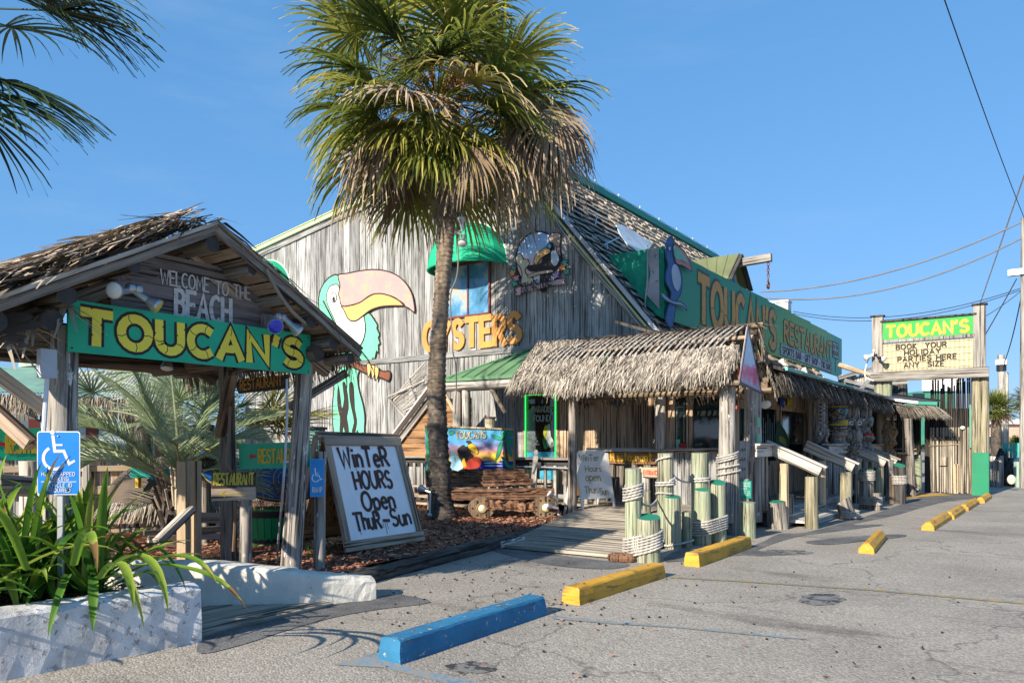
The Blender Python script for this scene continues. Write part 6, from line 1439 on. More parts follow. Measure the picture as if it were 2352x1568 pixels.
# upright rope bundle beside rail post of the near steps
m=MB(); c=ax(1942,1100,-3.75)
for i in range(16): tube(m,[V((c.x+.14*math.cos(k*.52),c.y+.14*math.sin(k*.52),.32+i*.033)) for k in range(12)],.016,5,closed=True)
tag(m.build('rope_coil',M['rope'],smooth=True),'tight stack of white rope on the post right of near steps','rope')
# lashing on front coil
m=MB(); c,r,_=PIL[2]; d0=V((.3,-.95,0)).normalized(); q=V((-.5,-.87,0)).normalized()
for k in range(3):
    o=c+q*(r+.045)+V((.03*k,0,0)); tube(m,spline([o+V((0,0,.34-.01*k)),o+q*.012+V((0,0,.25)),o+V((.01,0,.12))],False,5),.012,6)
tag(m.build('rope_knot',M['rope'],smooth=True),'upright knot lashing across the fat piling rope coil','rope')
# notices
t=thing('parking_notice','small green notice lettered TOUCAN PARKING ONLY on slim piling','sign',(-4,12.3,.6))
c,r,z=PIL[11]; o=V((c.x-.06,c.y-r-.02,.56)); ux=V((.9,.43,0)).normalized(); n_=ux.cross(ZZ)
o=c+V((.0,0,0))-ux*.10+n_*(r+.01)+ZZ*.6
m=MB(); slab(m,[o,o+ux*.19,o+ux*.19+ZZ*.29,o+ZZ*.29],n_,.006); m.build('plate',pc('notice_green',(.01,.28,.2),rough=.4),t)
for i,(s,h) in enumerate((("TOUCAN",.04),("PARKING",.035),("ONLY",.04),("ALL OTHER",.02),("WILL BE",.02),("TOWED",.02))):
    letters('lettering',s,o+ux*.02+ZZ*(.235-[0,.045,.092,.13,.162,.192][i]),ux,ZZ,h*.8,.15 if i!=2 else .1,.17,pc('notice_white',(.6,.62,.6)),t,th=.001,lift=.002)
t=thing('slanted_notice','narrow grey board with dark lettering leaning on the canopy post','sign',(-4.2,13,.9)); p=ax(*zF(1035,650),-4.25)
m=MB(); ux=V((.7,.7,0)).normalized(); n_=ux.cross(ZZ); o=p-ux*.11-ZZ*.42; slab(m,[o,o+ux*.19,o+ux*.23+ZZ*.84,o+ux*.03+ZZ*.84],n_,.02); m.build('board',M['trim'],t)
for i,s in enumerate(("PLEASE","WATCH","YOUR","STEP")): letters('lettering',s,o+ux*.035+ZZ*(.66-.17*i),ux,ZZ,.07,.13,.16,M['sign_dark'],t,th=.001,lift=.002) if False else None
for i in range(4): m=MB(); strip(m,[o+ux*(.05+.02*(k%2))+ZZ*(.66-.17*i)+ux*.025*k+ZZ*(.05*(k%2))+n_*.002 for k in range(5)],.016,n_,.002); m.build('lettering',M['sign_dark'],t)
# dark driftwood lump at boardwalk corner
m=MB(); c=gz(1420,1290)
for i in range(3): ball(m,c+V((-.05+.08*i,.03*i,.05)),(.1,.08,.07),9,6)
o=m.build('driftwood_lump',M['drift']); o['kind']=None if False else 'x'
del o['kind']; tag(o,'dark knobbly driftwood lump at the corner of the boardwalk','driftwood')
# ================================================================ SANDWICH BOARDS
def quadframe(o,ux,uy):  # helper returns plane basis
    n_=ux.cross(uy).normalized(); return n_
t=thing('sandwich_board','large brown framed white sandwich board lettered Winter Hours open Thur-Sun','sign',(-7.6,7.4,MZ))
bl_=V((-7.22,6.63,MZ+.03)); br=V((-7.28,8.19,MZ+.02)); tl=V((-7.70,6.66,1.60)); tr_=V((-7.76,8.17,1.59))
ux=(br-bl_).normalized(); uy=((tl+tr_)/2-(bl_+br)/2).normalized(); W_=1.56; H_=((tl+tr_)/2-(bl_+br)/2).length; n_=ux.cross(uy).normalized()
Q=lambda a,b,l=0: bl_+ux*a+uy*b+n_*l
m=MB(); slab(m,[Q(.08,.1),Q(W_-.08,.1),Q(W_-.1,H_-.08),Q(.1,H_-.08)],n_,.012); m.build('white_panel',M['white_board'],t)
for a,b_,w_,d in ((Q(0,.07,.015),Q(W_,.07,.015),.14,.035),(Q(.04,H_-.06,.015),Q(W_-.04,H_-.06,.015),.13,.035)): beam('frame_rail',a,b_,w_,d,M['frame'],t,hint=n_)
for a in (.06,W_-.06): beam('frame_stile',Q(a,.145,.017),Q(a+(.02 if a<1 else -.02),H_-.13,.017),.12,.035,M['frame'],t,hint=n_)
lt=[M['letter_brown'],pc('letter_soot',(.03,.025,.022))]
def sbl(s,x,y,h,wd,**k): letters('lettering',s,Q(x,y,.004),ux,uy,h,wd,.13,lt,t,outline=.025,th=.001,lift=.002,wob=.03,**k)
sbl("WinTeR",.27,1.12,.27,.92,sp=.26,jump=.06); sbl("HOURS",.44,.82,.24,.72,sp=.26,jump=.04); sbl("Open",.5,.52,.25,.62,sp=.24,jump=.03); 
sbl("ThuR",.28,.26,.23,.48,sp=.22,jump=.05); sbl("-",.82,.25,.24,.12); sbl("Sun",.99,.26,.23,.38,sp=.22,jump=.04)
m=MB(); 
for x,y,l in ((.84,.33,.17),(.88,.33,.1),(.8,.33,.07),(.35,.28,.08),(.52,1.1,.03)): strip(m,[Q(x,y,.006),Q(x+.004,y-l,.006)],.006,n_,.001)
m.build('paint_drip',lt[1],t)
for y0,y1 in ((6.68,6.64),(8.16,8.2)): beam('rear_leg',(-8.3,y0,MZ),(-7.78,y1,1.6),.09,.035,M['frame'],t,hint=YX)
m=MB(); slab(m,[(-8.22,6.75,.2),(-8.22,8.1,.2),(-7.8,8.1,1.55),(-7.8,6.75,1.55)],V((-1,0,.35)).normalized(),.02); m.build('rear_panel',M['orange'],t)
beam('frame_rail',(-7.74,6.62,1.62),(-7.8,8.2,1.6),.1,.05,M['frame'],t,hint=n_)
beam('spreader',(-8.1,6.7,.32),(-8.1,8.1,.32),.04,.16,M['orange'],t,hint=ZZ)
# small white A-frame
t=thing('a_frame_sign','small white A-frame lettered Winter Hours in faded gold beside the boardwalk','sign',(-7.1,12.8,.1))
bl_=V((-7.08,12.45,.14)); br=V((-6.68,13.28,.2)); hx=(br-bl_); hx.z=0; hx=V((.42,.91,0)); ux=hx.normalized(); W_=.8; back=V((-hx.y,hx.x,0)).normalized()
top=bl_+back*.30+ZZ*1.24; uy=(top-bl_).normalized(); n_=ux.cross(uy).normalized(); H_=1.275
Q=lambda a,b,l=0: bl_+ux*a+uy*b+n_*l
m=MB(); slab(m,[Q(.02,.33),Q(W_-.02,.33),Q(W_-.04,H_-.06),Q(W_-.12,H_),Q(.12,H_),Q(.04,H_-.06)],n_,.012); m.build('panel',M['white'],t)
for a in (.02,W_-.02): beam('leg',Q(a,-.02,-.02),Q(a,H_-.05,-.02),.05,.03,M['white'],t,hint=n_)
yo=pc('faded_gold',(.42,.32,.1),dirt=.5,sc_=18)
for s,x,y,h,wd in (("WinTer",.1,1.07,.12,.45),("Hours",.2,.86,.12,.38),("open",.18,.68,.15,.34),("Thur",.12,.44,.13,.27),("-Sun",.4,.4,.13,.26)): letters('lettering',s,Q(x,y,.002),ux,uy,h,wd,.14,yo,t,th=.001,lift=.001,wob=.04,jump=.04)
bb=bl_+back*.66; 
for a in (.02,W_-.02): beam('leg',bb+ux*a-ZZ*.02,Q(a,H_-.04,-.04),.05,.03,M['white'],t,hint=ux)
ub=(Q(0,H_,-.04)-bb).normalized(); nb=ub.cross(ux).normalized()
m=MB(); q=lambda a,b,l=0: bb+ux*a+ub*b+nb*l
slab(m,[q(.05,.32),q(W_-.05,.32),q(W_-.05,H_-.1),q(.05,H_-.1)],-nb,.012); m.build('rear_panel',M['sign_green2'] if False else pc('deep_green_board',(.02,.13,.04)),t)
letters('lettering',"IN",q(.2,.42,-.02),ux,ub,.7,.4,.2,[M['orange_letters'],M['black']],t,outline=.04,th=.002,lift=.001)
# ================================================================ DRIFTWOOD BENCH
t=thing('driftwood_bench','reddish driftwood bench with round porthole wheels behind palm','bench',(-8.8,11.8,MZ))
pl_=gz(1105,1190,MZ); pr=gz(1226,1188,MZ); d=(pr-pl_).normalized(); q=V((d.y,-d.x,0)); far=V((-d.y,d.x,0))
L0=pl_-d*1.1
def dp(a,b,z): return pl_+d*a+far*b+ZZ*z
rr_=random.Random(21)
def ragged(name,a,b,w_,h,mat,seg=16,jit=.03):
    return rough_beam(name,a,b,w_,h,mat,t,seg,jit)
for i in range(5): ragged('seat_board',dp(-1.15,.05+.1*i,.52-.01*i),dp(1.42-.06*i,.05+.1*i,.5),.1,.06,M['drift'])
ragged('seat_front',dp(-1.0,0,.42),dp(1.38,0,.40),.05,.13,M['drift'],20,.02)
ragged('lower_slab',dp(-.1,-.05,.27),dp(1.05,-.05,.2),.05,.16,M['drift'],16,.035)
for i in range(3): ragged('back_board',dp(-1.0,.62+.03*i,.62+.105*i),dp(1.12-.08*i,.62+.03*i,.64+.105*i),.06,.115,M['drift'],22,.028)
for a in (-.9,-.0,1.0): ragged('bench_leg',dp(a,.45,0),dp(a,.5,.55),.09,.09,M['drift'],5,.015)
wheel=wood('bench_wheel_wood',(.3,.22,.14),(.1,.06,.035),crack=.7,var=.1)
for a in (0.0,1.22):
    c=dp(a,-.02,.2); m=MB(); x=d;y=ZZ;z=q; n=22; R_=.245; vs=[c+z*s*.05+x*R_*math.cos(i*6.2832/n)+y*(R_*.86*math.sin(i*6.2832/n)) for s in (1,-1) for i in range(n)]
    m.add(vs,[tuple(range(n)),tuple(range(2*n-1,n-1,-1))]+[(i,i+n,(i+1)%n+n,(i+1)%n) for i in range(n)]); w_=m.build('wheel',wheel,t)
    m=MB(); tube(m,[c+z*.06+x*.085*math.cos(i*.393)+y*.085*math.sin(i*.393) for i in range(16)],.017,6,closed=True); m.build('brass_ring',pc('old_brass',(.28,.2,.08),rough=.35),w_)
    m=MB(); ball(m,c+z*.055,(.075,.02,.075),14,6,x=x,y=z,z=y); m.build('porthole',pc('porthole_cream',(.7,.68,.55),rough=.3),w_,smooth=True)
    for i in range(6): m=MB(); ball(m,c+z*.053+x*.17*math.cos(i*1.05)+y*.15*math.sin(i*1.05),(.022,.01,.018),8,4,x=x,y=z,z=y); m.build('bolt_hole',M['dark_in'],w_)
# mural board TOUCANS
t=thing('painted_mural','colourful painted TOUCANS mural of surfing toucan, sunset and palm trees behind bench','sign',(-10,13,1))
T0=16.3; A=at(980,1080,T0); Bp=at(1181,1074,T0-.3); Ct=at(1184,985,T0-.3); Dt=at(980,977,T0)
ux=(Bp-A); W_=ux.length; ux.normalize(); n_=ux.cross(ZZ).normalized(); k=.57422/1.8092*(T0/FOC)
def U(x,y,l=0):   # zoom D pixel to board plane
    px,py=zD(x,y); d_=ray(px,py); tt=(A-O3).dot(n_)/d_.dot(n_); return O3+d_*tt+n_*l
def mk_mural():
    m=NT('mural_sky'); tc=m.n('ShaderNodeTexCoord'); sp=m.n('ShaderNodeSeparateXYZ'); m.l(tc.outputs['Object'],sp.inputs[0])
    n=m.noise(m.coords((1.2,1.2,9),rand=False),1,4,.6)
    f=m.math('ADD',m.math('SUBTRACT',sp.outputs['Z'],.95),m.math('MULTIPLY',m.math('SUBTRACT',n,.5),.3))
    return m.out(m.ramp(f,[(.0,(.01,.03,.25)),(.17,(.02,.06,.35)),(.2,(.75,.5,.08)),(.33,(.7,.33,.1)),(.45,(.42,.25,.35)),(.6,(.08,.3,.6)),(1,(.05,.35,.62))]),.45)
def up(nm,pts,mt,l,kk=3,outl=0):
    m=MB(); q=[U(*p,l) for p in pts]; q=spline(q,True,kk) if kk else q; slab(m,q,n_,.004); 
    if outl: strip(m,[p+n_*.002 for p in q],outl,n_,.001,True,1)
    return m.build(nm,[mt,M['black']],t)
up('board',[(905,550),(1558,572),(1550,850),(905,905)],mk_mural(),0,0)
up('sun',[(1415+35*math.cos(i*.628),780+38*math.sin(i*.628)) for i in range(10)],pc('mural_sun',(.85,.6,.05)),.004)
up('sea',[(905,905),(905,840),(1100,830),(1300,800),(1480,800),(1551,805),(1550,850),(1300,866)],pc('mural_sea',(.01,.03,.3)),.003,0)
up('surf_foam',[(1090,885),(1088,735),(1110,730),(1140,765),(1165,800),(1180,850),(1150,880)],pc('mural_foam',(.35,.62,.72)),.007)
for y in (815,835): up('surf_foam',[(1330,y),(1380,y-5),(1430,y-2),(1470,y),(1430,y+4),(1370,y+5)],pc('mural_white',(.6,.7,.75)),.007)
up('surfing_toucan',[(1205,655),(1235,655),(1245,690),(1235,740),(1255,760),(1250,800),(1200,820),(1165,800),(1145,750),(1140,720),(1170,690),(1195,680)],M['black'],.01)
up('toucan_beak',[(1215,690),(1240,675),(1270,690),(1288,720),(1285,750),(1260,735),(1230,720)],pc('mural_beak',(.8,.5,.02)),.016,3,.008)
up('toucan_eye',[(1205+12*math.cos(i*.785),683+14*math.sin(i*.785)) for i in range(8)],pc('mural_eye',(.1,.45,.7)),.02)
up('surfboard',[(1195,815),(1240,780),(1290,775),(1315,795),(1310,830),(1280,855),(1200,862),(1180,850)],pc('mural_red',(.65,.06,.03)),.016,3,.008)
up('toucan_feet',[(1175,800),(1190,780),(1200,815),(1205,840),(1180,845)],pc('mural_beak',(.8,.5,.02)),.02)
gm=pc('mural_green',(.02,.3,.16)); gd=pc('mural_trunk',(.12,.06,.03))
up('palm_trunk',[(1478,665),(1490,665),(1500,740),(1515,850),(1492,850),(1485,750)],gd,.008)
for pts in ([(1480,640),(1430,620),(1385,610),(1400,635),(1440,650)],[(1480,640),(1500,585),(1540,585),(1555,600),(1520,625)],[(1480,645),(1530,640),(1558,670),(1545,720),(1520,680)],[(1475,648),(1440,680),(1425,740),(1415,795),(1440,770),(1460,710)],[(1478,638),(1450,595),(1490,575),(1500,610)],[(1485,650),(1520,700),(1535,770),(1505,740)],[(1500,850),(1470,800),(1455,765),(1490,790),(1520,830),(1555,815),(1550,850)]): up('palm_leaf',pts,gm,.011,3,.006)
for pts in ([(910,660),(925,560),(940,600),(935,900),(905,900),(918,800)],[(905,580),(945,545),(960,590),(925,610)],[(1080,590),(1110,580),(1115,600),(1085,615)]): up('palm_leaf',pts,gm,.011,3,.006)
o=U(1125,640,.006); letters('lettering',"TOUCANS",o,ux,ZZ,.15,(U(1345,640)-o).length,.16,[pc('mural_bamboo',(.5,.45,.28)),M['black']],t,outline=.05,sp=.25,th=.002,lift=.002)
for a_,b_ in (((905,548),(1560,575)),((1553,560),(1550,855))): m=MB(); tube(m,[U(*a_,.02),U(*b_,.02)],.022,8); m.build('bamboo_frame',M['bamboo'],t)
for x in (930,1545): log('support_post',V((U(x,700).x,U(x,700).y,.1))-n_*.06,V((U(x,700).x,U(x,700).y,1.5))-n_*.06,.04,.04,M['trim'],t,n=8,seg=2)
# carved little post beside mural + small ornament
p=at(1268,1000,16.0); log('x',V((p.x,p.y,.1)),V((p.x,p.y,1.55)),.01,.01,M['trim'],None).name='thin_stake'; tag(bpy.data.objects['thin_stake'],'thin stake near the porch railing','stake')
t=thing('leaning_paddle','grey wooden paddle leaning on the porch railing left of the A-frame','paddle',(-8.6,13.1,.3)); A=at(1128+5,1140,15.2); a=at(*zD(1685,995),15.6); b_=at(*zD(1708,740),15.8)
beam('blade',a,a.lerp(b_,.9),.1,.03,M['rail'],t,hint=(-ray(1150,1000))); m=MB(); ball(m,b_,(.05,.02,.07),8,5); m.build('grip',M['rail'],t)
t=thing('tiki_lantern','short cream striped bamboo tiki lantern behind the mural board','lantern',(-9,13.5,1.6)); c=at(*zD(1374,530),16.2)
m=MB(); tube(m,[c-ZZ*.13,c+ZZ*.1],.11,12); m.build('body',pc('lantern_cream',(.6,.52,.35)),t); m=MB(); tube(m,[c+ZZ*.1,c+ZZ*.14],.125,12); m.build('rim',M['dark'],t)
# floodlights on ground and trunk
c=at(*zD(1860,1110),14.6); c.z=max(c.z,.2)
flood(at(*zD(1835,1060),14.5),(-.5,-.5,.55),'small ground floodlight beside A-frame, tilted upward left',lens,r=.07,base=V((c.x,c.y,.18)))
flood(at(*zD(1830,1135),14.4),(-.7,-.4,.2),'second ground floodlight lying lower beside the A-frame',lens,r=.065,base=V((c.x+.05,c.y,.15)))
p=at(*zD(910,1015),14.0); flood(p,(-.8,-.2,.25),'silver ground floodlight left of the palm trunk',lens,r=.08,base=V((p.x+.1,p.y,.2)))
p=at(*zC(1535,540),13.75); q=at(*zC(1495,600),13.75); flood(p,(.0,-.2,1),'floodlight on palm trunk pointing upward',lens,r=.075,base=q); flood(at(*zC(1545,645),13.6),(.2,-.5,-.75),'floodlight on palm trunk pointing down at the wall',lens,r=.08,base=q)
m=MB(); pts=[at(*zC(*p),13.72) for p in ((1510,640),(1508,700),(1505,850),(1490,940),(1460,1010),(1450,1080),(1455,1250),(1468,1350),(1468,1460))]+[at(1048,850,13.8),at(1046,950,13.9)]; tube(m,spline(pts,False,4),.014,6)
tag(m.build('trunk_conduit',pc('dull_conduit',(.17,.165,.16))),'grey conduit climbing the right side of palm trunk','conduit')
# ================================================================ BARREL, LUMBER AND SMALL BOARDS NEAR THE GATE
t=thing('barrel_planter','green half barrel planter with black hoops and dry shrub','planter',(-7.9,6.4,MZ))
c=gz(1062-6,1245,MZ) if False else gz(606,1252,MZ); c=c+V((-SN*.25,CS*.25,0)); n=22
RB=.36*1.0; hB=.50
for i in range(n):
    a0,a1=6.2832*i/n,6.2832*(i+.93)/n; m=MB(); vs=[]
    for (z,r) in ((0,RB*.8),(hB*.5,RB*.93),(hB,RB)):
        for a in (a0,a1): vs.append(c+V((r*math.cos(a),r*math.sin(a),z)))
        for a in (a1,a0): vs.append(c+V(((r-.025)*math.cos(a),(r-.025)*math.sin(a),z)))
    m.add(vs,[(k*4+j,k*4+(j+1)%4,(k+1)*4+(j+1)%4,(k+1)*4+j) for k in range(2) for j in range(4)]+[(3,2,1,0),(8,9,10,11)]); m.build('stave',pc('barrel_green',(.01,.26,.09),dirt=.3),t)
for z,r,h in ((hB-.07,RB*.99,.09),(.07,RB*.84,.08)):
    m=MB(); vs=[c+V((r_*math.cos(i*6.2832/28),r_*math.sin(i*6.2832/28),z_)) for z_,r_ in ((z-h/2,r*.985),(z+h/2,r*1.01)) for i in range(28)]; m.add(vs,[(i,(i+1)%28,28+(i+1)%28,28+i) for i in range(28)]); m.build('hoop',M['black'],t)
m=MB(); m.add([c+V((RB*.93*math.cos(i*.4488),RB*.93*math.sin(i*.4488),hB-.04)) for i in range(14)],[tuple(range(14))]); m.build('soil',M['soil'],t)
m=MB(); tr=random.Random(8)
def twigs(m,p,d,L,r,dep):
    q=[p]; 
    for i in range(3): d=(d+V((tr.gauss(0,.25),tr.gauss(0,.25),tr.gauss(.02,.15)))).normalized(); q.append(q[-1]+d*L/3)
    tube(m,q,r,3,taper=[1,.85,.7,.5],tone=tr.uniform(.3,1))
    if dep: 
        for k in range(3): twigs(m,q[tr.choice((1,2,3))],(d+V((tr.gauss(0,.6),tr.gauss(0,.6),tr.gauss(.1,.4)))).normalized(),L*.62,r*.6,dep-1)
    else:
        for k in range(3): blades(m,q[-1],V((tr.gauss(0,1),tr.gauss(0,1),tr.gauss(0,.6))),.04,.02,.3,tr,1,.5,tr.uniform(.5,1))
for i in range(34): a=tr.uniform(0,6.28); twigs(m,c+V((.2*math.cos(a),.2*math.sin(a),hB-.05)),V((math.cos(a)*.45,math.sin(a)*.45,1)).normalized(),tr.uniform(.25,.42),.005,2)
m.build('dry_twigs',M['twig'],t,kind='stuff')
t=thing('lumber_barrier','fresh pale lumber posts with braces left of the back gate post','frame',(-8.2,4.6,0))
for x0,x1 in ((412,432),(434,458)):
    p=at((x0+x1)/2,1100,8.9+(.25 if x0>420 else 0)); w_=(x1-x0)/FOC*9.2; box('upright',(p.x,p.y,.62),(w_,.14,1.36),M['newwood'],t,rz=R(35))
a=at(360,1246,8.4); b_=at(440,1168,8.9); beam('brace',a,b_,.09,.09,M['rail'],t,hint=ZZ)
a=at(458,1188,9.2); b_=at(560,1190,9.9); beam('cross_board',a,b_,.05,.13,M['frame'],t,hint=ZZ)
for k,(x0,y0,x1,y1) in enumerate(((330,1225,540,1212),(340,1238,520,1228))): beam('base_rail',at(x0,y0,9.0),at(x1,y1,9.8),.05,.08,M['black_wood'] if k==0 else M['rail'],t,hint=ZZ)
# blue ico sign (leaning oval board, half hidden)
t=thing('oval_blue_board','blue oval board with gold line and bold letters behind the barrel','sign',(-9.4,6.6,.9))
T1=10.6; n_=-(ray(560,1100)*V((1,1,0))).normalized(); A0=at(560,1100,T1)
def Z2(x,y,l=0):
    px,py=zN(x,y); d_=ray(px,py); return O3+d_*((A0-O3).dot(n_)/d_.dot(n_))+n_*l
OV=[(345,640),(360,600),(400,578),(470,580),(560,610),(700,660),(900,650),(1050,640),(1250,640),(1320,640),(1330,800),(1250,960),(1000,985),(850,960),(600,900),(470,850),(420,810),(370,740),(345,690)]
def zp(nm,pts,mt,l,kk=3,outl=0,om=None):
    m=MB(); q=[Z2(*p,l) for p in pts]; q=spline(q,True,kk) if kk else q; slab(m,q,n_,.006)
    if outl: strip(m,[p+n_*.002 for p in q],outl,n_,.001,True,1)
    return m.build(nm,[mt,om or M['black']],t)
gold=pc('oval_gold',(.5,.4,.05)); obl=pc('oval_blue',(.01,.12,.42))
zp('board',OV,obl,0,3,.03); zp('gold_line',[(360+(x-345)*.985,y*.97+20) for x,y in OV],obl,.007,3,.014,gold)
zp('dark_shape',[(385,665),(400,645),(450,640),(520,655),(570,690),(585,780),(540,790),(500,745),(460,735),(425,755),(395,710)],M['black'],.014,3,.014,gold)
zp('green_shape',[(520,740),(550,710),(560,750),(555,785),(525,775)],pc('oval_green',(.02,.2,.06)),.022,2)
o=Z2(800,890,.014); letters('letter',"ICO",o,ux:=n_.cross(ZZ)*-1,ZZ,(Z2(800,740)-Z2(800,890)).length,(Z2(1100,890)-o).length,.2,[obl,gold],t,outline=.05,sp=.25,split=True,th=.004,lift=.004)
for x in (430,1200): p=Z2(x,900); log('support_post',V((p.x,p.y,0))-n_*.1,V((p.x,p.y,1.0))-n_*.06,.05,.05,M['post_dark'],t,n=8,seg=2)
# green condensing unit on the wall side
t=thing('air_conditioner','dark green louvred air conditioner behind the sandwich board','air conditioner',(-10,8.5,1)); c=at(717,1030,12.2)
box('housing',c,(.32,.4,.62),pc('ac_green',(.05,.16,.14)),t,rz=R(35)); box('lid',c+ZZ*.33,(.38,.46,.04),M['wire'],t,rz=R(35))
for i in range(10): box('louvre',c+V((SN*.21,-CS*.21,.24-.052*i)),(.27,.012,.022),pc('ac_slat',(.2,.32,.3)),t,rz=R(35))
log('stand',V((c.x,c.y,0)),V((c.x,c.y,.75)),.06,.06,M['post_dark'],t,n=8,seg=2)
# ================================================================ MARQUEE
t=thing('marquee_sign',"roadside letter board reading BOOK YOUR HOLIDAY PARTIES HERE ANY SIZE",'sign',(-2.8,26.1,0)); YM=26.1
Y=lambda px,py,dy=0: ay(px,py,YM+dy)
for px in (2013+5,2036): p=Y(px,880); log('post',(p.x,YM+.12,0),(p.x,YM+.12,3.5),.155,.15,M['piling'],t,n=14,seg=6)
for px in (2241,2260): p=Y(px,900); log('post',(p.x,YM+.12,0),(p.x,YM+.12,3.5),.125,.12,M['post_tan'],t,n=14,seg=6)
a=Y(2242,1040);b_=Y(2272,1040); box('base_box',((a.x+b_.x)/2-.05,YM+.12,.63),(.42,.36,1.26),pc('base_green',(.012,.22,.11),dirt=.2,chip=(.2,.35,.25,1),chipth=.76),t)
pl0=Y(2013,800); pr0=Y(2249,790)
for px,zt in ((2016,5.50),(2250,5.58)):
    p=Y(px,800); x=p.x; box('side_plank',(x,YM,(3.75+zt)/2),(.31,.18,zt-3.75),M['trim'],t); m=MB(); slab(m,[(x-.2,YM-.14,zt-.02),(x,YM-.14,zt+.16),(x+.2,YM-.14,zt-.02)],NY,.28) if False else None; box('cap_board',(x,YM,zt+.02),(.4,.28,.04),M['black_wood'],t)
xl,xr=Y(2027,800).x,Y(2239,800).x
box('top_board',((xl+xr)/2,YM,5.33),(xr-xl+.1,.24,.05),M['black_wood'],t)
box('header_panel',((xl+xr)/2,YM-.03,5.02),(xr-xl,.08,.55),pc('header_green',(.03,.36,.06),dirt=.15),t)
box('divider_board',((xl+xr)/2,YM-.04,4.70),(xr-xl,.12,.09),M['trim'],t)
letters('letter',"TOUCAN'S",(xl+.14,YM-.075,4.83),XX,ZZ,.34,xr-xl-.3,.22,[pc('marquee_orange',(.75,.45,.03)),pc('marquee_shadow',(.3,.3,.2))],t,sp=.3,split=True,th=.003,lift=.004,wob=.01,shadow=(-.06,-.07))
pan=NT('fluted_panel'); wv=pan.n('ShaderNodeTexWave',wave_type='BANDS',bands_direction='X'); wv.inputs['Scale'].default_value=2.6; pan.l(pan.coords((1,1,1),rand=False),wv.inputs['Vector'])
pan.out(pan.ramp(wv.outputs['Fac'],[(.0,(.36,.3,.16)),(.6,(.5,.44,.26)),(1,(.55,.49,.31))]),.35)
zt_,zb_=4.64,3.77
box('letter_panel',((xl+xr)/2,YM-.0,(zt_+zb_)/2),(xr-xl,.06,zt_-zb_),pan.m,t)
zb_=3.86
for i in range(5): box('letter_track',((xl+xr)/2,YM-.045,zb_-.03+i*.19),(xr-xl-.12,.02,.014),pc('track_white',(.6,.57,.45),rough=.25),t)
for i,(s,px0,px1) in enumerate((("BOOK  YOUR",2059,2174),("HOLIDAY",2078,2160),("PARTIES HERE",2063,2197),("ANY  SIZE",2077,2168))):
    a=Y(px0,800);b_=Y(px1,800); letters('marquee_lettering',s,(a.x,YM-.05,zb_+.57-i*.19),XX,ZZ,.15,b_.x-a.x,.22,M['black'],t,sp=.32,th=.004,lift=.004,split=True)
for zz in (3.68,3.53): beam('bottom_beam',(xl-.32,YM-.12,zz),(xr+.36,YM-.12,zz),.12,.148,M['trim'],t,hint=ZZ)
m=MB(); p=Y(2003,812,-.2); tube(m,spline([p,p+V((-.15,0,-.3)),p+V((-.2,0,-.7)),p+V((.05,0,-.85))],False,5),.02,6); m.build('cable',M['white'],t)
flood(Y(1998,818,-.3),(-.7,-.5,-.3),'white floodlight on left edge of letter board, outer one',lens,r=.1,base=Y(2007,805,-.1),body=M['white']); flood(Y(2022,822,-.35),(.6,-.5,-.2),'dark floodlight on left edge of letter board, inner one',lens,r=.1,base=Y(2012,815,-.1),body=M['wire'])
# ================================================================ BAMBOO WALL AND CORNER
t=thing('bamboo_wall','tall bamboo cane wall with charred ragged top behind letter board','fence',(-2.8,26.6,0)); YB=26.75
x=Y(2142,1100).x-.1; xe=Y(2236,1100).x; tr=random.Random(4)
while x<xe:
    r=tr.uniform(.022,.034); f=(x+3.4)/1.5; gap=(x>-2.75 and x<-2.68)
    zt=3.25+tr.uniform(-.1,.35)+(.5 if tr.random()<.15 else 0)+(.25 if x>-2.15 else 0)
    if f<.35: zt+=.1
    lo=tr.uniform(0,.04); log('cane',(x,YB,lo),(x+tr.uniform(-.02,.02),YB,2.02),r,r,M['bamboo_grey'],t,n=7,seg=1); log('charred_cane',(x,YB+.003,2.025),(x+tr.uniform(-.03,.03),YB,zt),r*1.02,r*.9,M['bamboo_black'],t,n=7,seg=1)
    x+=r*2+tr.uniform(.0,.012)
box('backing',((Y(2142,1100).x+xe)/2-.05,YB+.07,1.3),(1.55,.03,2.6),M['bamboo_black'],t)
box('hinge_strip',(Y(2158,1050).x+.1,YB-.05,1.68),(.75,.03,.1),M['black_wood'],t); beam('thin_cane',(-2.9,YB-.06,1.45),(-2.1,YB-.06,1.5),.02,.02,M['bamboo'],t)
box('meter_box',(Y(2162,1060).x,YB-.06,.98),(.2,.08,.26),M['bamboo_grey'],t); m=MB(); ball(m,(Y(2207,999).x,YB-.06,2.0),(.07,.06,.06)); m.build('white_lamp',M['white'],t)
box('edge_board',(Y(2226,980).x+.02,YB-.1,2.05),(.1,.06,1.3),pc('edge_teal',(.1,.33,.26)),t); box('orange_post',(Y(2192,1110).x,YB-.1,.45),(.12,.06,.9),M['newwood'],t)
t=thing('bamboo_screen','dark yellow bamboo cane screen under the thatch corner','fence',(-4,27.2,0)); x=-4.9
while x<-3.2: r=tr.uniform(.025,.035); log('cane',(x,27.0,1.25),(x,27.0,2.75),r,r,M['bamboo'] if tr.random()<.65 else M['bamboo_black'],t,n=7,seg=1); x+=2*r+.008
box('backing',(-4.1,27.08,1.9),(1.9,.04,1.6),M['dark_in'],t); box('counter_top',(-3.7,26.7,1.22),(1.0,.5,.06),M['newwood'],t); box('counter_front',(-3.7,26.85,.6),(.95,.06,1.15),M['frame'],t)
for x in (-4.0,-3.5): box('counter_panel',(x,26.8,.55),(.38,.03,.8),M['gable_shade'],t)
beam('cane_rail',(-4.4,26.5,1.35),(-3.2,26.5,1.35),.03,.03,M['bamboo'],t)
box('plank_step',(-3.6,26.2,.12),(1.1,.3,.05),M['rail'],t)
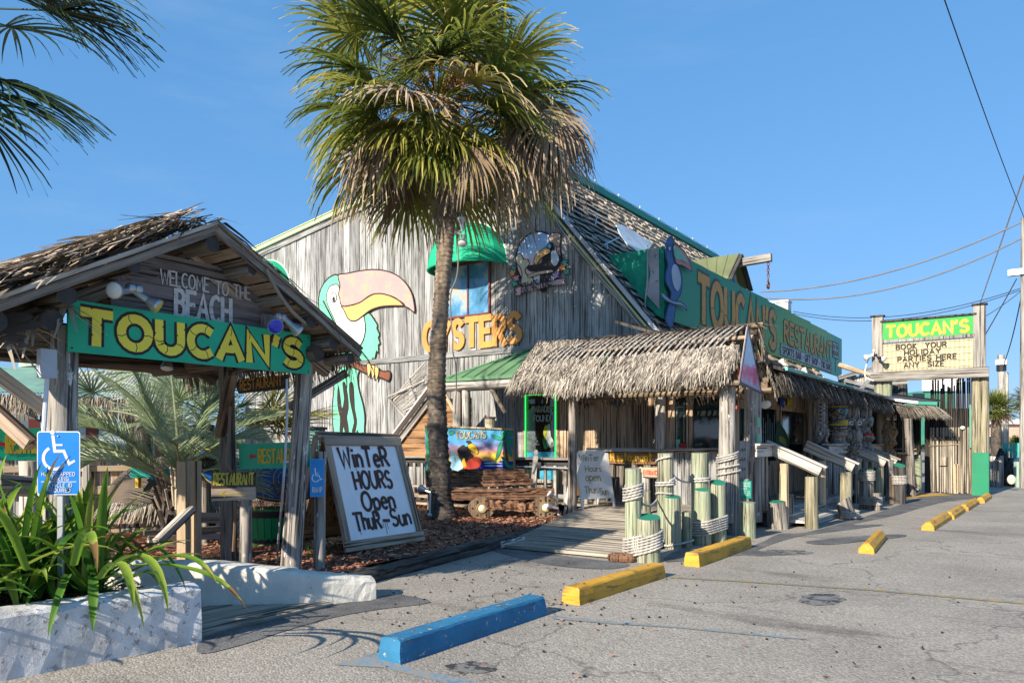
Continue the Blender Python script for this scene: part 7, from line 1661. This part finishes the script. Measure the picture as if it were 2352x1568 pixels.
# ================================================================ PALMS
def fan_frond(o,d,pet,fanr,nl,mat,parent,rr,droop=.5,wd=.035,tone=None,spread=115,sag=.25,name='frond',petr=.014,roll=0):
    """fan leaf: stalk from o along d, then long pleated leaflets that hang at their tips"""
    m=MB(); p=V(o); d=V(d).normalized(); pts=[p.copy()]
    for i in range(5):
        d=(d-ZZ*sag*.2).normalized(); p=p+d*pet/5; pts.append(p.copy())
    tb=tone if tone is not None else rr.uniform(.25,.65)
    tube(m,pts,petr,5,taper=[1.6,1.2,1,.9,.8,.7],tone=min(1,tb+.2))
    side=d.cross(ZZ)
    if side.length<.1: side=V((rr.uniform(-1,1),rr.uniform(-1,1),0))
    side.normalize(); nrm=side.cross(d).normalized()
    if roll: side,nrm=(side*math.cos(roll)+nrm*math.sin(roll)),(nrm*math.cos(roll)-side*math.sin(roll))
    for k in range(nl):
        u=(k+.5)/nl*2-1; a=R(spread)*u; a+=rr.uniform(-.03,.03)
        st=p+d*(fanr*.16*(1-abs(u))) - d*.02
        ld=(d*math.cos(a)+side*math.sin(a)+nrm*(.28*(1-abs(u))+rr.uniform(-.1,.1))).normalized()
        L=fanr*(.78+.3*math.cos(a*.6))*rr.uniform(.85,1.08); S=6; q=st.copy(); vs=[]; w0=wd*(1.15-.3*abs(u))
        fold=nrm*(w0*.35*(1 if k%2 else -1)); sd=ld.cross(nrm).normalized()
        tl=min(1,max(0,tb+rr.uniform(-.12,.12)))
        for s in range(S+1):
            f=s/S; ww=w0*(.45+1.1*f if f<.4 else (.89*(1-(f-.4)/.6)**.8+.03))
            vs+=[q-sd*ww*.5+fold*.4,q+sd*ww*.5-fold*.4]
            if s<S:
                kk=droop*(.04+.5*f*f)*(1+rr.uniform(-.3,.5)); ld=(ld-ZZ*kk+V((rr.uniform(-.05,.05),rr.uniform(-.05,.05),0))).normalized(); q=q+ld*(L/S)
                if abs(ld.z)<.97: 
                    s2=ld.cross(nrm); 
                    if s2.length>.2: sd=(sd*.6+s2.normalized()*.4*(1 if s2.dot(sd)>0 else -1)).normalized()
        b=len(m.v); m.v+=[tuple(v) for v in vs]; m.f+=[(b+2*s,b+2*s+1,b+2*s+3,b+2*s+2) for s in range(S)]; m.m+=[0]*S
        while len(m.t)<b: m.t.append(.5)
        for s in range(S+1): m.t+=[min(1,tl+(.35*((s/S)**4) if rr.random()<.5 else 0))]*2
    return m.build(name,mat,parent)
tr=random.Random(42)
PT=thing('sabal_palm','big sabal palm with shaggy green and dead crown before gable','palm tree',(-9.3,11.1,MZ))
T_=14.3
path=[(1017,1193),(1012,1120),(1006,1000),(1003,900),(1006,800),(1013,700),(1020,600),(1025,520),(1028,440),(1032,340),(1035,250)]
pts=spline([at(x,y,T_) for x,y in path],False,6)
def mk_bark():
    m=NT('palm_bark'); v=m.coords((1,1,1),rand=False); n=m.noise(m.coords((6,6,2.5),rand=False),1,7,.65); n2=m.noise(m.coords((9,9,30),rand=False),1,3,.6); n3=m.noise(m.coords((13,13,5),rand=False),1,6,.7)
    tc=m.n('ShaderNodeTexCoord'); sp=m.n('ShaderNodeSeparateXYZ'); m.l(tc.outputs['Object'],sp.inputs[0])
    f=m.math('ADD',m.math('MULTIPLY',n,.6),m.math('MULTIPLY',n2,.4)); c=m.ramp(f,[(.38,(.05,.042,.036)),(.52,(.19,.16,.13)),(.68,(.4,.34,.28))])
    # the lower trunk is dark and grey with lichen, the upper one brown
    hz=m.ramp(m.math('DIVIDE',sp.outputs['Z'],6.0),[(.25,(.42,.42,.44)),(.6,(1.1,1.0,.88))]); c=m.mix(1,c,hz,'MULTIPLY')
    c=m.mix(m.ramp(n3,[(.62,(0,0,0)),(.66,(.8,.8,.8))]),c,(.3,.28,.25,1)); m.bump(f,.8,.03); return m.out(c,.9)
M['bark']=mk_bark()
m=MB(); N=len(pts); n=20; vs=[]; zb0=pts[0].z
fine=[]
for i in range(N-1):
    for s in range(4): fine.append(pts[i].lerp(pts[i+1],s/4))
for i,p in enumerate(fine):
    f=i/len(fine); r=.165+.11*max(0,1-(p.z-.1)/.5)**2*1.0+(.03 if p.z<1.2 else 0)+.02*math.sin(f*9); ring=.012*(1 if i%3==0 else -.3)
    for k in range(n): a=6.2832*k/n; q=r+ring+tr.uniform(-.008,.008)+(.05*max(0,1-(p.z)/.35) if k%3==0 else 0); vs.append(p+V((q*math.cos(a),q*math.sin(a),0)))
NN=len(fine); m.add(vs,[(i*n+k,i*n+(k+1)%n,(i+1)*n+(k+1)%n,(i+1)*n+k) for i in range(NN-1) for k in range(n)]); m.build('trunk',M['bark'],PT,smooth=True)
# fibrous sleeve and old leaf bases below the crown
m=MB()
for i in range(1500):
    f=tr.random()**.8; c=at(1030,400+110*f,T_); a=tr.uniform(0,6.28); r=.2+.1*(1-f); p=c+V((r*math.cos(a),r*math.sin(a),0)); blades(m,p,V((math.cos(a)*.5+tr.gauss(0,.5),math.sin(a)*.5+tr.gauss(0,.5),tr.uniform(-1,.6))),tr.uniform(.1,.35),.008,.6,tr,3,.8,tr.uniform(.2,.9))
m.build('fibre_sleeve',M['thatch'],PT,kind='stuff')
C0=at(1004,215,T_)
golden=2.399963
NF=74
cam_d=-V((-SN,CS,0))
for i in range(NF):
    f=i/(NF-1); el=R(66-f*(108 if f>.12 else 60)+tr.uniform(-7,7)); az=i*golden+tr.uniform(-.2,.2)
    d=V((math.cos(el)*math.cos(az),math.cos(el)*math.sin(az),math.sin(el)))
    toward=d.dot(cam_d)
    o=C0+V((.14*math.cos(az),.14*math.sin(az),-.05-.55*f+.1))
    pet=tr.uniform(1.3,1.8)*(1-.25*f); fr=tr.uniform(1.15,1.42)
    if f>.7 and toward>.25: pet*=.8; fr*=.8
    dead=(f>.95 and toward<.5) or (f>.5 and tr.random()<.1)
    fan_frond(o,d,pet,fr,46,M['palm_dead'] if dead else M['palm_green'],PT,tr,droop=.7+.55*f,wd=.058,tone=tr.uniform(.18,.78) if not dead else tr.uniform(.2,.9),sag=.3+.35*f,spread=118,roll=tr.uniform(-.5,.5))
for (px,py,n_) in ((1262,430,6),(1130,450,3),(1200,430,4),(1235,370,5),(850,420,3)):   # hanging dead skirts
    c=at(px,py-140,T_-tr.uniform(.2,1.0))
    for k in range(n_):
        o=c+V((tr.gauss(0,.22),tr.gauss(0,.22),tr.uniform(-.1,.35)))
        fan_frond(o,V((tr.gauss(0,.35),tr.gauss(0,.35),-1)),.25,tr.uniform(.9,1.35),30,M['palm_dead'],PT,tr,droop=1.5,wd=.045,tone=tr.uniform(.35,1) ,sag=.6,spread=75)
# fruit stalks: masses of brown branching twigs
m=MB()
for i in range(46):
    az=tr.uniform(0,6.28); el=R(tr.uniform(-5,65)); o=C0+V((0,0,tr.uniform(-.3,.1))); d=V((math.cos(el)*math.cos(az),math.cos(el)*math.sin(az),math.sin(el))); q=[o]
    for k in range(7): d=(d-ZZ*.09).normalized(); q.append(q[-1]+d*.2)
    tube(m,q,.011,4,taper=[1,1,.9,.8,.7,.6,.5,.4],tone=.6)
    for k in range(90):
        b_=q[tr.randint(2,7)]; blades(m,b_,d+V((tr.gauss(0,.7),tr.gauss(0,.7),tr.gauss(-.2,.6))),tr.uniform(.1,.34),.016,.5,tr,3,.6,min(1,max(0,tr.gauss(.5,.25))))
m.build('fruit_stalks',M['twig'],PT,kind='stuff')
# ---- second palm whose crown only enters at the upper left
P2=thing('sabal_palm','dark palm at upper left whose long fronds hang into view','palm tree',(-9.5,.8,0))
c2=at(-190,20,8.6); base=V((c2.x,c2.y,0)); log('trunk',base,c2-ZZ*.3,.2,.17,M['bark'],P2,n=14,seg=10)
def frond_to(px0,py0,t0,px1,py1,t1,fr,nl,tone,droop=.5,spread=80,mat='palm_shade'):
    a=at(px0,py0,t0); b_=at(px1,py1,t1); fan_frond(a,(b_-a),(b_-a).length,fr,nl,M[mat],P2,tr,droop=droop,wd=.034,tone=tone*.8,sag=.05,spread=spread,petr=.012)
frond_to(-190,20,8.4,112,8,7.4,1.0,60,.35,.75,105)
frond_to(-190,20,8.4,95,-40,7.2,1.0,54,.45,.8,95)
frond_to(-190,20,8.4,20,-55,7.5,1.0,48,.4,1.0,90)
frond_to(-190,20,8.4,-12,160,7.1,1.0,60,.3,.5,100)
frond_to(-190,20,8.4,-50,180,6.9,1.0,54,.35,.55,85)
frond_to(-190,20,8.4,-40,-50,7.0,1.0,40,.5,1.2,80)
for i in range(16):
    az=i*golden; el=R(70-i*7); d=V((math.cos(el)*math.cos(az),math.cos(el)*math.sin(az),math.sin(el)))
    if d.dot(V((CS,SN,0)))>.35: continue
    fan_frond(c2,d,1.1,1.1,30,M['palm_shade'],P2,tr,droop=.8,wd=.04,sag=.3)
# ---- feather palm and fan palms behind the gate
def feather(o,d,L,nl,ll,mat,parent,rr,sag=.7,tone=.6,wd=.02,up=.3):
    m=MB(); p=V(o); d=V(d).normalized(); S=16; pts=[p.copy()]; ds=[d.copy()]
    for i in range(S): d=(d-ZZ*sag*(.02+.13*(i/S))).normalized(); p=p+d*L/S; pts.append(p.copy()); ds.append(d.copy())
    tube(m,pts,.017,5,taper=[1.5-.08*i for i in range(S+1)],tone=.8)
    for k in range(nl):
        f=.14+.84*k/nl; x=f*S; i=min(S-1,int(x)); q=pts[i].lerp(pts[i+1],x-i); dd=ds[i]; side=dd.cross(ZZ).normalized(); nn=side.cross(dd)
        for sg in (-1,1):
            ld=(dd*(.75+.5*f)+side*sg*.9+nn*(up+rr.uniform(-.1,.2))).normalized(); l=ll*(.5+1.1*math.sin(math.pi*min(1,f*.9+.08)))*rr.uniform(.85,1.1); a=q.copy(); sd=ld.cross(nn).normalized(); vs=[]
            for s in range(4):
                ww=wd*(1,.95,.6,.08)[s]; vs+=[a-nn*ww*.5,a+nn*ww*.5]; ld=(ld-ZZ*.07*s).normalized(); a=a+ld*l/3
            m.add(vs,[(2*s,2*s+1,2*s+3,2*s+2) for s in range(3)],0,min(1,max(0,tone+rr.uniform(-.15,.15))))
    return m.build('frond',mat,parent)
FP=thing('pindo_palm','silvery feather palm with arching fronds behind the gate','palm tree',(-10,5,0))
bc=at(405,1110,10.6); log('trunk',V((bc.x,bc.y,0)),bc,.2,.17,M['bark'],FP,n=12,seg=4)
F_=V((-SN,CS,0));R_=V((CS,SN,0))
for (tx_,ty_,dep,L,sg) in ((-.35,1.0,0,2.1,.55),(.05,1.0,-.3,2.2,.5),(-.15,1.0,-.6,2.0,.8),(.5,1.0,-.3,1.9,.75),(-.8,.9,-.2,2.2,.9),(.9,.85,-.4,1.9,1.0),(-1.0,.55,-.3,2.1,1.1),(1.0,.5,-.5,1.8,1.2),(-.6,.8,-.8,1.7,1.0),(.3,.9,-.9,1.6,1.0),(.7,.9,.4,1.9,.8),(-.5,1,.5,2.0,.8),(.1,.9,.5,2.1,.6),(-.35,.8,-.7,1.8,.9),(.6,.6,-.6,1.7,1.1),(-.9,.5,.2,1.9,1.0)):
    feather(bc+V((tr.uniform(-.08,.08),tr.uniform(-.08,.08),0)),R_*tx_+ZZ*ty_*1.05+F_*dep,L*.92,64,.38,M['palm_silver'],FP,tr,sag=sg*.85,tone=tr.uniform(.3,.8),wd=.013)
m=MB()
for i in range(60): a=tr.uniform(0,6.28); z=tr.uniform(-.7,0); log_=bc+V((.2*math.cos(a),.2*math.sin(a),z)); tube(m,[log_,log_+V((.12*math.cos(a),.12*math.sin(a),.28))],.02,4,tone=tr.random())
m.build('leaf_bases',M['thatch_gate'],FP)
def fanpalm(label,px,py,t,n,pet,fr,mat,tone,elmin=-20,elmax=80,nl=30,wd=.04,azr=None,tr_h=True,cat='palm tree',name='fan_palm'):
    c=at(px,py,t); T=thing(name,label,cat,(c.x,c.y,0))
    if tr_h: log('trunk',V((c.x,c.y,0)),c,.17,.15,M['bark'],T,n=10,seg=4)
    for i in range(n):
        f=i/(n-1); el=R(elmax+(elmin-elmax)*f+tr.uniform(-6,6)); az=i*golden
        if azr: az=azr[0]+(azr[1]-azr[0])*tr.random()
        d=R_*math.cos(az)*math.cos(el)+F_*math.sin(az)*math.cos(el)+ZZ*math.sin(el)
        fan_frond(c,d,pet*tr.uniform(.8,1.15),fr*tr.uniform(.85,1.15),nl,mat,T,tr,droop=.35,wd=wd,tone=tone+tr.uniform(-.2,.2),sag=.25,spread=120,roll=tr.uniform(-.5,.5))
    return T
fanpalm('bushy green fan palm behind the gate, between its right posts and feather palm',470,975,11.9,16,.6,.62,M['palm_silver'],.5,5,85,34,.026)
fanpalm('low fan palm spreading right between the right gate posts',570,985,12.2,9,.45,.8,M['palm_green'],.7,5,50,34,.026,(-.5,.5),False)
fanpalm('tall loose fan palm rising left behind the gate',330,960,13.5,12,.9,.8,M['palm_silver'],.5,0,85,28,.035)
# thatched umbrella heap below feather palm
TH=thing('low_thatched_hut','low rounded thatch roof of tiki hut behind the gate','hut',(-11,7,0)); c=at(395,1170,12.0); m=MB()
for i in range(3600):
    a=tr.uniform(0,6.28); f=math.sqrt(tr.random()); r=1.0*f; z=1.35-.78*f**1.6; p=V((c.x+r*math.cos(a),c.y+r*math.sin(a),z)); blades(m,p,V((math.cos(a),math.sin(a),-.5-.7*f)),.28,.022,.5,tr,2,.5)
m.build('thatch',M['thatch'],TH,kind='stuff'); log('post',V((c.x,c.y,0)),V((c.x,c.y,1.3)),.08,.08,M['post_dark'],TH)
m=MB(); ball(m,(c.x,c.y,.55),(.97,.97,.75),16,6,hi=.5); m.build('thatch_bed',pc('thatch_bed_brown',(.12,.09,.065)),TH)
# ---- strap-leaved plant in the near planter
SP=thing('strap_leaf_plant','big bright green strap-leaved plant spilling over planter wall','plant',(-6.1,2.2,.37))
tr=random.Random(17)
def strap(o,d,L,w_,tone,droop=1.0,kink=None,dead=0):
    m=MB(); p=V(o); d=V(d).normalized(); S=11; side=d.cross(ZZ); side=side.normalized() if side.length>.1 else V((1,0,0)); vs=[]; tones=[]
    for s in range(S+1):
        f=s/S; ww=w_*(.75+.6*f if f<.35 else (.96 if f<.6 else .96*(1-((f-.6)/.4)**1.8)+.02)); nn=side.cross(d).normalized()
        vs+=[p-side*ww*.5+nn*ww*.24,p,p+side*ww*.5+nn*ww*.24]; tn=tone+.15*f+(.6 if dead and f>.8 else 0); tones+=[tn,tn-.12,tn]
        kk=droop*(.02+.26*f*f); 
        if kink and s==kink: kk+=1.2
        d=(d-ZZ*kk).normalized(); p=p+d*L/S
    b=0; m.v=[tuple(v) for v in vs]; m.t=[min(1,max(0,t)) for t in tones]
    m.f=[(3*s+j,3*s+j+1,3*s+j+4,3*s+j+3) for s in range(S) for j in (0,1)]; m.m=[0]*len(m.f)
    return m.build('leaf',M['strap'],SP,smooth=True)
cl=[(-6.15,2.2),(-6.2,2.62),(-5.95,2.45),(-6.25,1.85),(-5.9,1.95),(-6.35,2.4),(-6.0,2.8),(-6.0,1.5),(-6.4,1.4),(-5.75,2.8)]
for ci,(cx,cy) in enumerate(cl):
    for i in range(25):
        az=i*golden+ci; el=R(tr.uniform(22,84)); d=V((math.cos(az)*math.cos(el),math.sin(az)*math.cos(el),math.sin(el)))
        strap((cx+tr.uniform(-.06,.06),cy+tr.uniform(-.06,.06),.39),d,tr.uniform(.7,1.12),tr.uniform(.05,.075),tr.uniform(.3,.95),tr.uniform(.5,1.35),kink=tr.choice((5,6,7)) if tr.random()<.2 else None,dead=tr.random()<.15)
for (px,py,px2,py2,L,dr) in ((300,1300,470,1290,1.05,.95),(170,1300,190,1210,.95,2.2),(250,1310,310,1250,1.0,2.3),(230,1330,270,1260,.8,2.6),(330,1290,430,1260,.8,1.0),(60,1310,20,1200,.9,1.2)):
    a=gz(px,py,.4) if False else at(px,py,5.0); b_=at(px2,py2,4.75); strap((a.x,a.y,max(.4,a.z)),b_-a,L,.065,.65,dr,dead=tr.random()<.6)
# dead brown shred hanging over the kerb
# ================================================================ LEFT BACKGROUND
LB=thing('tin_roofed_building','low outbuilding with rippled pale tin roof behind gate','building',(-22,14,0))
def tl(px,py,t): return at(px,py,t)
# roof sheet ridge to eave
e=[at(-60,900,19),at(420,868,21.5)]; rg=[at(-60,842,22.5),at(500,828,25)]
e=[V((p.x,p.y,e[0].z)) for p in e]; rg=[V((p.x,p.y,rg[0].z)) for p in rg]
nrp=64; m=MB()
for i in range(nrp*2):
    f0,f1=i/(nrp*2),(i+1)/(nrp*2); h0=.025 if i%2 else 0; h1=.025-h0
    m.add([e[0].lerp(e[1],f0)+ZZ*h0,e[0].lerp(e[1],f1)+ZZ*h1,rg[0].lerp(rg[1],f1)+ZZ*h1,rg[0].lerp(rg[1],f0)+ZZ*h0],[(0,1,2,3)])
m.build('tin_roof',M['pale_metal'],LB)
gm_=[V((p.x,p.y,p.z)) for p in (e[0].lerp(rg[0],.0),e[0].lerp(e[1],.62),rg[0].lerp(rg[1],.3),rg[0])]
m=MB(); m.add([p+ZZ*.03 for p in gm_],[(0,1,2,3)]); m.build('green_roof_sheet',pc('aged_green_sheet',(.2,.36,.28),dirt=.3),LB)
m=MB(); a,b_=e[0]+V((.1,-.1,-.1)),e[1]+V((.1,-.1,-.1))
for i in range(2600): p=a.lerp(b_,tr.random()); blades(m,p+V((0,0,tr.uniform(-.15,.1))),V((tr.uniform(-.4,.4),-.3,-1)),tr.uniform(.2,.45),.03,.5,tr,2,.5,tr.uniform(.1,.8))
m.build('thatch_fringe',M['thatch_gate'],LB,kind='stuff')
wd_=(e[1]-e[0]).normalized(); back=V((-wd_.y,wd_.x,0))
x=0;L_=(e[1]-e[0]).length
while x<L_: 
    w_=tr.uniform(.2,.3); p=e[0]+wd_*x+back*.8; beam('wall_plank',(p.x,p.y,0),(p.x,p.y,e[0].z-.05),w_-.008,.03,M['gable'] if tr.random()<.7 else M['frame'],LB,hint=back); x+=w_
for px in (18,50,150,250,320): 
    f=(px+60)/480; p=e[0]+wd_*(L_*f)+back*.72; q=box('window',(p.x,p.y,1.62),(.7,.06,1.0),pc('blue_window',(.35,.5,.62),rough=.2),LB,rz=math.atan2(wd_.y,wd_.x)); box('mullion',(p.x,p.y-.05,1.62),(.72,.04,.05),M['white'],q,rz=math.atan2(wd_.y,wd_.x))
    box('shutter',V((p.x,p.y-.03,1.62))+wd_*.5,(.26,.05,1.1),M['maroon'],LB,rz=math.atan2(wd_.y,wd_.x))
m=MB(); c=at(110,815,24); box('roof_block',c,(1.2,1.2,.8),pc('pale_green_block',(.35,.5,.38)),LB)
# left plank fence with rails
FN=thing('plank_fence','pale plank and rail fence behind planter at left','fence',(-12,6,0))
a=at(-60,1060,11.2); b_=at(470,1060,12.6); a.z=b_.z=0; d=(b_-a); L_=d.length; d.normalize(); x=0; nn=V((-d.y,d.x,0))
while x<L_: w_=tr.uniform(.12,.16); p=a+d*x+nn*.06; beam('picket',p,p+ZZ*tr.uniform(1.08,1.2),w_-.02,.022,M['rail'] if tr.random()<.75 else M['newwood'],FN,hint=nn); x+=w_
for z in (1.12,.78,.3): beam('rail',a+ZZ*z,b_+ZZ*z,.04,.13 if z<1 else .09,M['newwood'],FN,hint=ZZ)
x=.2
while x<L_: p=a+d*x-nn*.02; beam('fence_post',p,p+ZZ*1.22,.1,.1,M['rail'],FN,hint=nn); x+=1.25
for px in (175,230): p=gz(px,1160,.0); 
t=thing('teal_table','teal tabletop with yellow leg and turquoise stick beyond the fence','table',(-11,8,0)); c=at(350,1085,11.0); box('top',c,(.5,.3,.14),pc('teal_paint',(.02,.35,.28)),t,rz=R(35)); box('leg',V((c.x-.2,c.y-.1,c.z-.12)),(.08,.05,.2),pc('leg_yellow',(.7,.42,.03)),t)
beam('turquoise_stick',at(325,1062,10.8),at(352,1100,10.8),.03,.03,pc('turq',(.05,.45,.45)),t)
log('weathered_log',at(-20,1110,6.2),at(100,1118,6.8),.09,.085,M['post'],None,n=12); tag(bpy.data.objects['weathered_log'],'horizontal weathered log rail at left edge behind the plant','log')
# ================================================================ RIGHT BACKGROUND
# plank tower behind porch roof
TW=thing('plank_lookout','weathered plank deck tower with dark trunk rising behind porch roof','building',(-6,31,3))
c=lambda px,py,t=30.0: at(px,py,t)
x=1928
while x<2012:
    a=c(x,905);zt=c(x,862+rnd.uniform(-3,3)).z; beam('plank',(a.x,a.y,a.z-1.0),(a.x,a.y,zt),.1,.03,M['rail'],TW,hint=NY); x+=6
for pa,pb in (((1925,868),(2012,843)),((1940,873),(2010,890)),((1965,905),(2008,862))): beam('brace',c(*pa,29.8),c(*pb,29.8),.09,.14,M['gable'],TW,hint=ZZ)
log('leaning_pole',c(1928,838,28.5),c(2003,862,27.5),.1,.09,M['newwood'],TW); log('dark_trunk',c(2063,925,31),c(2066,868,31),.33,.3,M['black_wood'],TW,n=14); beam('diagonal_board',c(2035,900,30.5),c(2050,872,30.5),.3,.05,M['trim'],TW,hint=NY); beam('rail_board',c(2036,882,30.3),c(2085,878,30.3),.1,.1,M['trim'],TW,hint=ZZ)
box('tower_base',c(1985,960,33),(3,1,2.6),M['gable'],TW,rz=R(35))
# green house with white balustrade
GH=thing('green_beach_house','green house with white balustraded deck beyond the bamboo wall','building',(-4,60,4)); T=62
a,b_=at(2088,905,T),at(2150,905,T); w_=(b_-a).length; cc=(a+b_)/2
box('wall',(cc.x,cc.y,cc.z-2.0),(w_*1.25,4,4.2),pc('house_green',(.06,.26,.17)),GH,rz=R(35)); dd=(b_-a).normalized()
for z in (.28,1.15): beam('hand_rail',a+ZZ*(z-.1)+V((.6,-.9,0))*2,b_+dd*.8+ZZ*(z-.1)+V((.6,-.9,0))*2,.12,.12,M['white'],GH,hint=ZZ)
for i in range(24): p=a+dd*(w_+.8)*i/23+V((.6,-.9,0))*2; beam('baluster',p+ZZ*.2,p+ZZ*1.0,.1,.05,M['white'],GH,hint=NY)
box('window',at(2110,912,T-3.2),(.9,.1,.6),M['glass'],GH,rz=R(35))
# poles
UP=thing('utility_pole','tall grey utility pole at right edge with street lamp','pole',(2,22,0))
pb=gz(2349,1120); z=lambda py,t: EYE+(HZN-py)/FOC*t
tp=(-pb.x*SN+pb.y*CS); log('shaft',V((pb.x+.02,pb.y,0)),V((pb.x+.05,pb.y,9.3)),.13,.1,M['trim'],UP,n=12,seg=8)
lp=at(2343,625,tp); box('lamp_head',lp+V((-.1,0,0)),(.5,.28,.2),M['galv'],UP); beam('lamp_arm',lp,V((pb.x,pb.y,lp.z-.3)),.05,.05,M['galv'],UP)
t=thing('short_pole','pale pole with meter and twin stub in the right distance','pole',(0,34,0)); p=gz(2305,1082+12); T3=(-p.x*SN+p.y*CS); q=lambda px,py:at(px,py,T3)
log('shaft',V((q(2305,1000).x,q(2305,1000).y,0)),q(2299,815),.16,.14,M['rail'],t,n=10); log('stub',V((q(2311,1000).x,q(2311,1000).y,0)),q(2311,855),.11,.1,M['rail'],t,n=8); m=MB(); tube(m,[q(2300,838),q(2300,826)],.26,12); m.build('meter',M['white'],t); m=MB(); tube(m,[q(2300,852),q(2300,839)],.2,10); m.build('black_band',M['wire'],t)
# wires
def wire(pa,ta,pb_,tb,sag,r,lab,mt=None,twist=False):
    a,b_=at(*pa,ta),at(*pb_,tb); m=MB(); tube(m,[a.lerp(b_,i/48)-ZZ*sag*4*(i/48)*(1-i/48) for i in range(49)],r,5); tag(m.build('overhead_wire',mt or M['wire']),lab,'wire')
wire((2166,-10),14,(2352,500),tp,.1,.012,'dark overhead cable dropping steeply at the upper right')
wire((1745,670),30,(2350,508),tp,.55,.03,'upper of the two drooping twisted service cables',pc('cable_grey',(.16,.17,.19)))
wire((1755,683),30,(2350,545),tp,.75,.03,'lower of the two drooping twisted service cables',pc('cable_grey',(.16,.17,.19)))
wire((1822,715),33,(2350,660),tp,.6,.014,'thin blue upper wire above the letter board'); wire((1822,720),33,(2350,664),tp,.65,.014,'thin blue lower wire above the letter board')
wire((2335,640),tp,(2262,770),26.3,.02,.02,'black cable from the lamp down to letter board'); wire((2350,664),tp,(2260,728),26.3,.05,.012,'short thin wire reaching the right post of letter board')
wire((2250,700),60,(2360,380),40,-.0,.05,'pale guy wire rising steeply behind the letter board',pc('pale_wire',(.5,.55,.6)))
wire((2349,665),tp,(2305,835),T3,.3,.02,'slack wire dropping to the short pole')
# distant palms
def farpalm(px,pyc,pyb,rad,lab,T=None,dead=False):
    p=gz(px,pyb); T=-p.x*SN+p.y*CS if T is None else T; c=at(px,pyc,T); r=rad/FOC*T; t=thing('sabal_palm',lab,'palm tree',(p.x,p.y,0),'palms along the far side of the lot')
    g=at(px,1020,T); log('trunk',V((g.x,g.y,0)),c-ZZ*r*.4,.22,.2,M['bark'],t,n=10,seg=5)
    for i in range(46):
        el=R(85-i*2.9); az=i*golden; d=V((math.cos(el)*math.cos(az),math.cos(el)*math.sin(az),math.sin(el))); fan_frond(c,d,r*.42,r*.58,22,M['palm_green'] if i<38 else M['palm_dead'],t,tr,droop=.55,wd=r*.04,tone=tr.uniform(.05,.5),sag=.3)
farpalm(2288,940,1100,46,'round headed distant palm between letter board and short pole')
farpalm(2362,920,1100,40,'distant palm cut by right picture edge')
farpalm(2262,1030,1095,14,'low bushy palm by the pink house',T=48); farpalm(2332,1020,1098,22,'bushy lower palm near the right edge',T=40)
# houses at the right
PH=thing('pink_beach_house','pale pink and white houses beyond far palms','building',(8,60,0)); T=52
for (x0,x1,y0,y1,col,dt) in ((2240,2290,985,1100,(.62,.66,.72),0),(2288,2312,975,1092,(.62,.42,.33),-2)):
    a,b_=at(x0,y1,T+dt),at(x1,y0,T+dt); cc=(a+b_)/2; box('wall',(cc.x,cc.y,b_.z/2),((b_-a).length*.9,3,b_.z),pc('wall_%d'%x0,col),PH,rz=R(35)); box('roof_slab',(cc.x,cc.y,b_.z+.15),((b_-a).length*1.05,3.6,.3),M['white'],PH,rz=R(35))
for px,py in ((2256,1010),(2270,1010),(2256,1050),(2272,1050),(2300,1015)): q_=box('window',at(px,py,T-3.6),(.35,.08,.6),M['glass'],PH,rz=R(35)); box('frame',at(px,py-9,T-3.62),(.45,.06,.06),M['white'],q_,rz=R(35))
# low fences and carved trunk with lamp
t=thing('low_board_fence','low grey board fence right of the green sign base','fence',(0,27,0)); x=2276
while x<2306: p=gz(x,1118); beam('picket',p,p+ZZ*(.85+.01*(x-2276)),.1,.03,M['trim'],t,hint=NY); x+=5
x=2256
while x<2300: p=gz(x,1108); beam('picket',p,p+ZZ*(.95+rnd.uniform(-.1,.1)),.13,.03,M['rail'],t,hint=NY); x+=7
t=thing('turquoise_picket_fence','turquoise picket fence at the right edge','fence',(4,33,0)); x=2306
while x<2350: p=at(x,1090,27.5); p.z=.3; beam('picket',p,V((p.x,p.y,1.55)),.09,.03,pc('picket_turq',(.05,.42,.36)),t,hint=NY); x+=8
for z_ in (1.3,.7): beam('rail',V((*at(2302,1090,27.7).xy,z_)),V((*at(2352,1090,27.7).xy,z_)),.05,.1,pc('picket_turq',(.05,.42,.36)),t,hint=ZZ)
t=thing('fish_sculpture','dark carved wooden sculpture with round glowing eye at far right','sculpture',(0,26,0)); p=gz(2323,1115); m=MB()
for dx,r,h in ((-.3,.28,1.35),(.0,.34,1.0),(.35,.26,.8),(.7,.22,.55)): tube(m,[V((p.x+dx,p.y,0)),V((p.x+dx,p.y,h*.6)),V((p.x+dx+.05,p.y,h))],r,10,taper=[1,.9,.45])
m.build('body',M['black_wood'],t); m=MB(); ball(m,at(2323,1101,24.6),(.12,.05,.16)); m.build('eye',pc('eye_cream',(.65,.55,.4)),t)
t=thing('trash_bin','pale green bin at the right edge with dark lid','bin',(4,26,0)); p=gz(2350,1118); m=MB(); tube(m,[p,p+ZZ*.9],.3,14,taper=[.85,1]); m.build('body',pc('bin_green',(.35,.5,.42)),t); m=MB(); ball(m,p+ZZ*.9,(.31,.31,.15),14,6,hi=.5); m.build('lid',pc('bin_lid',(.03,.06,.15)),t)
# far tree line and land so the horizon is closed
m=MB(); rr_=random.Random(9)
for i in range(15000):
    a=rr_.uniform(-2.3,1.0); r=rr_.uniform(170,260); x,y=r*math.sin(a+.0),r*math.cos(a); h=(3.2+2.2*math.sin(a*23)+1.5*math.sin(a*61+1))*1.0
    p=V((x,y,rr_.uniform(0,max(1.5,h)))); blades(m,p,V((rr_.gauss(0,1),rr_.gauss(0,1),rr_.gauss(.6,.6))),rr_.uniform(1.5,2.8),1.6,.2,rr_,1,.6,rr_.random())
m.build('distant_tree_belt',M['palm_shade'],kind='stuff')
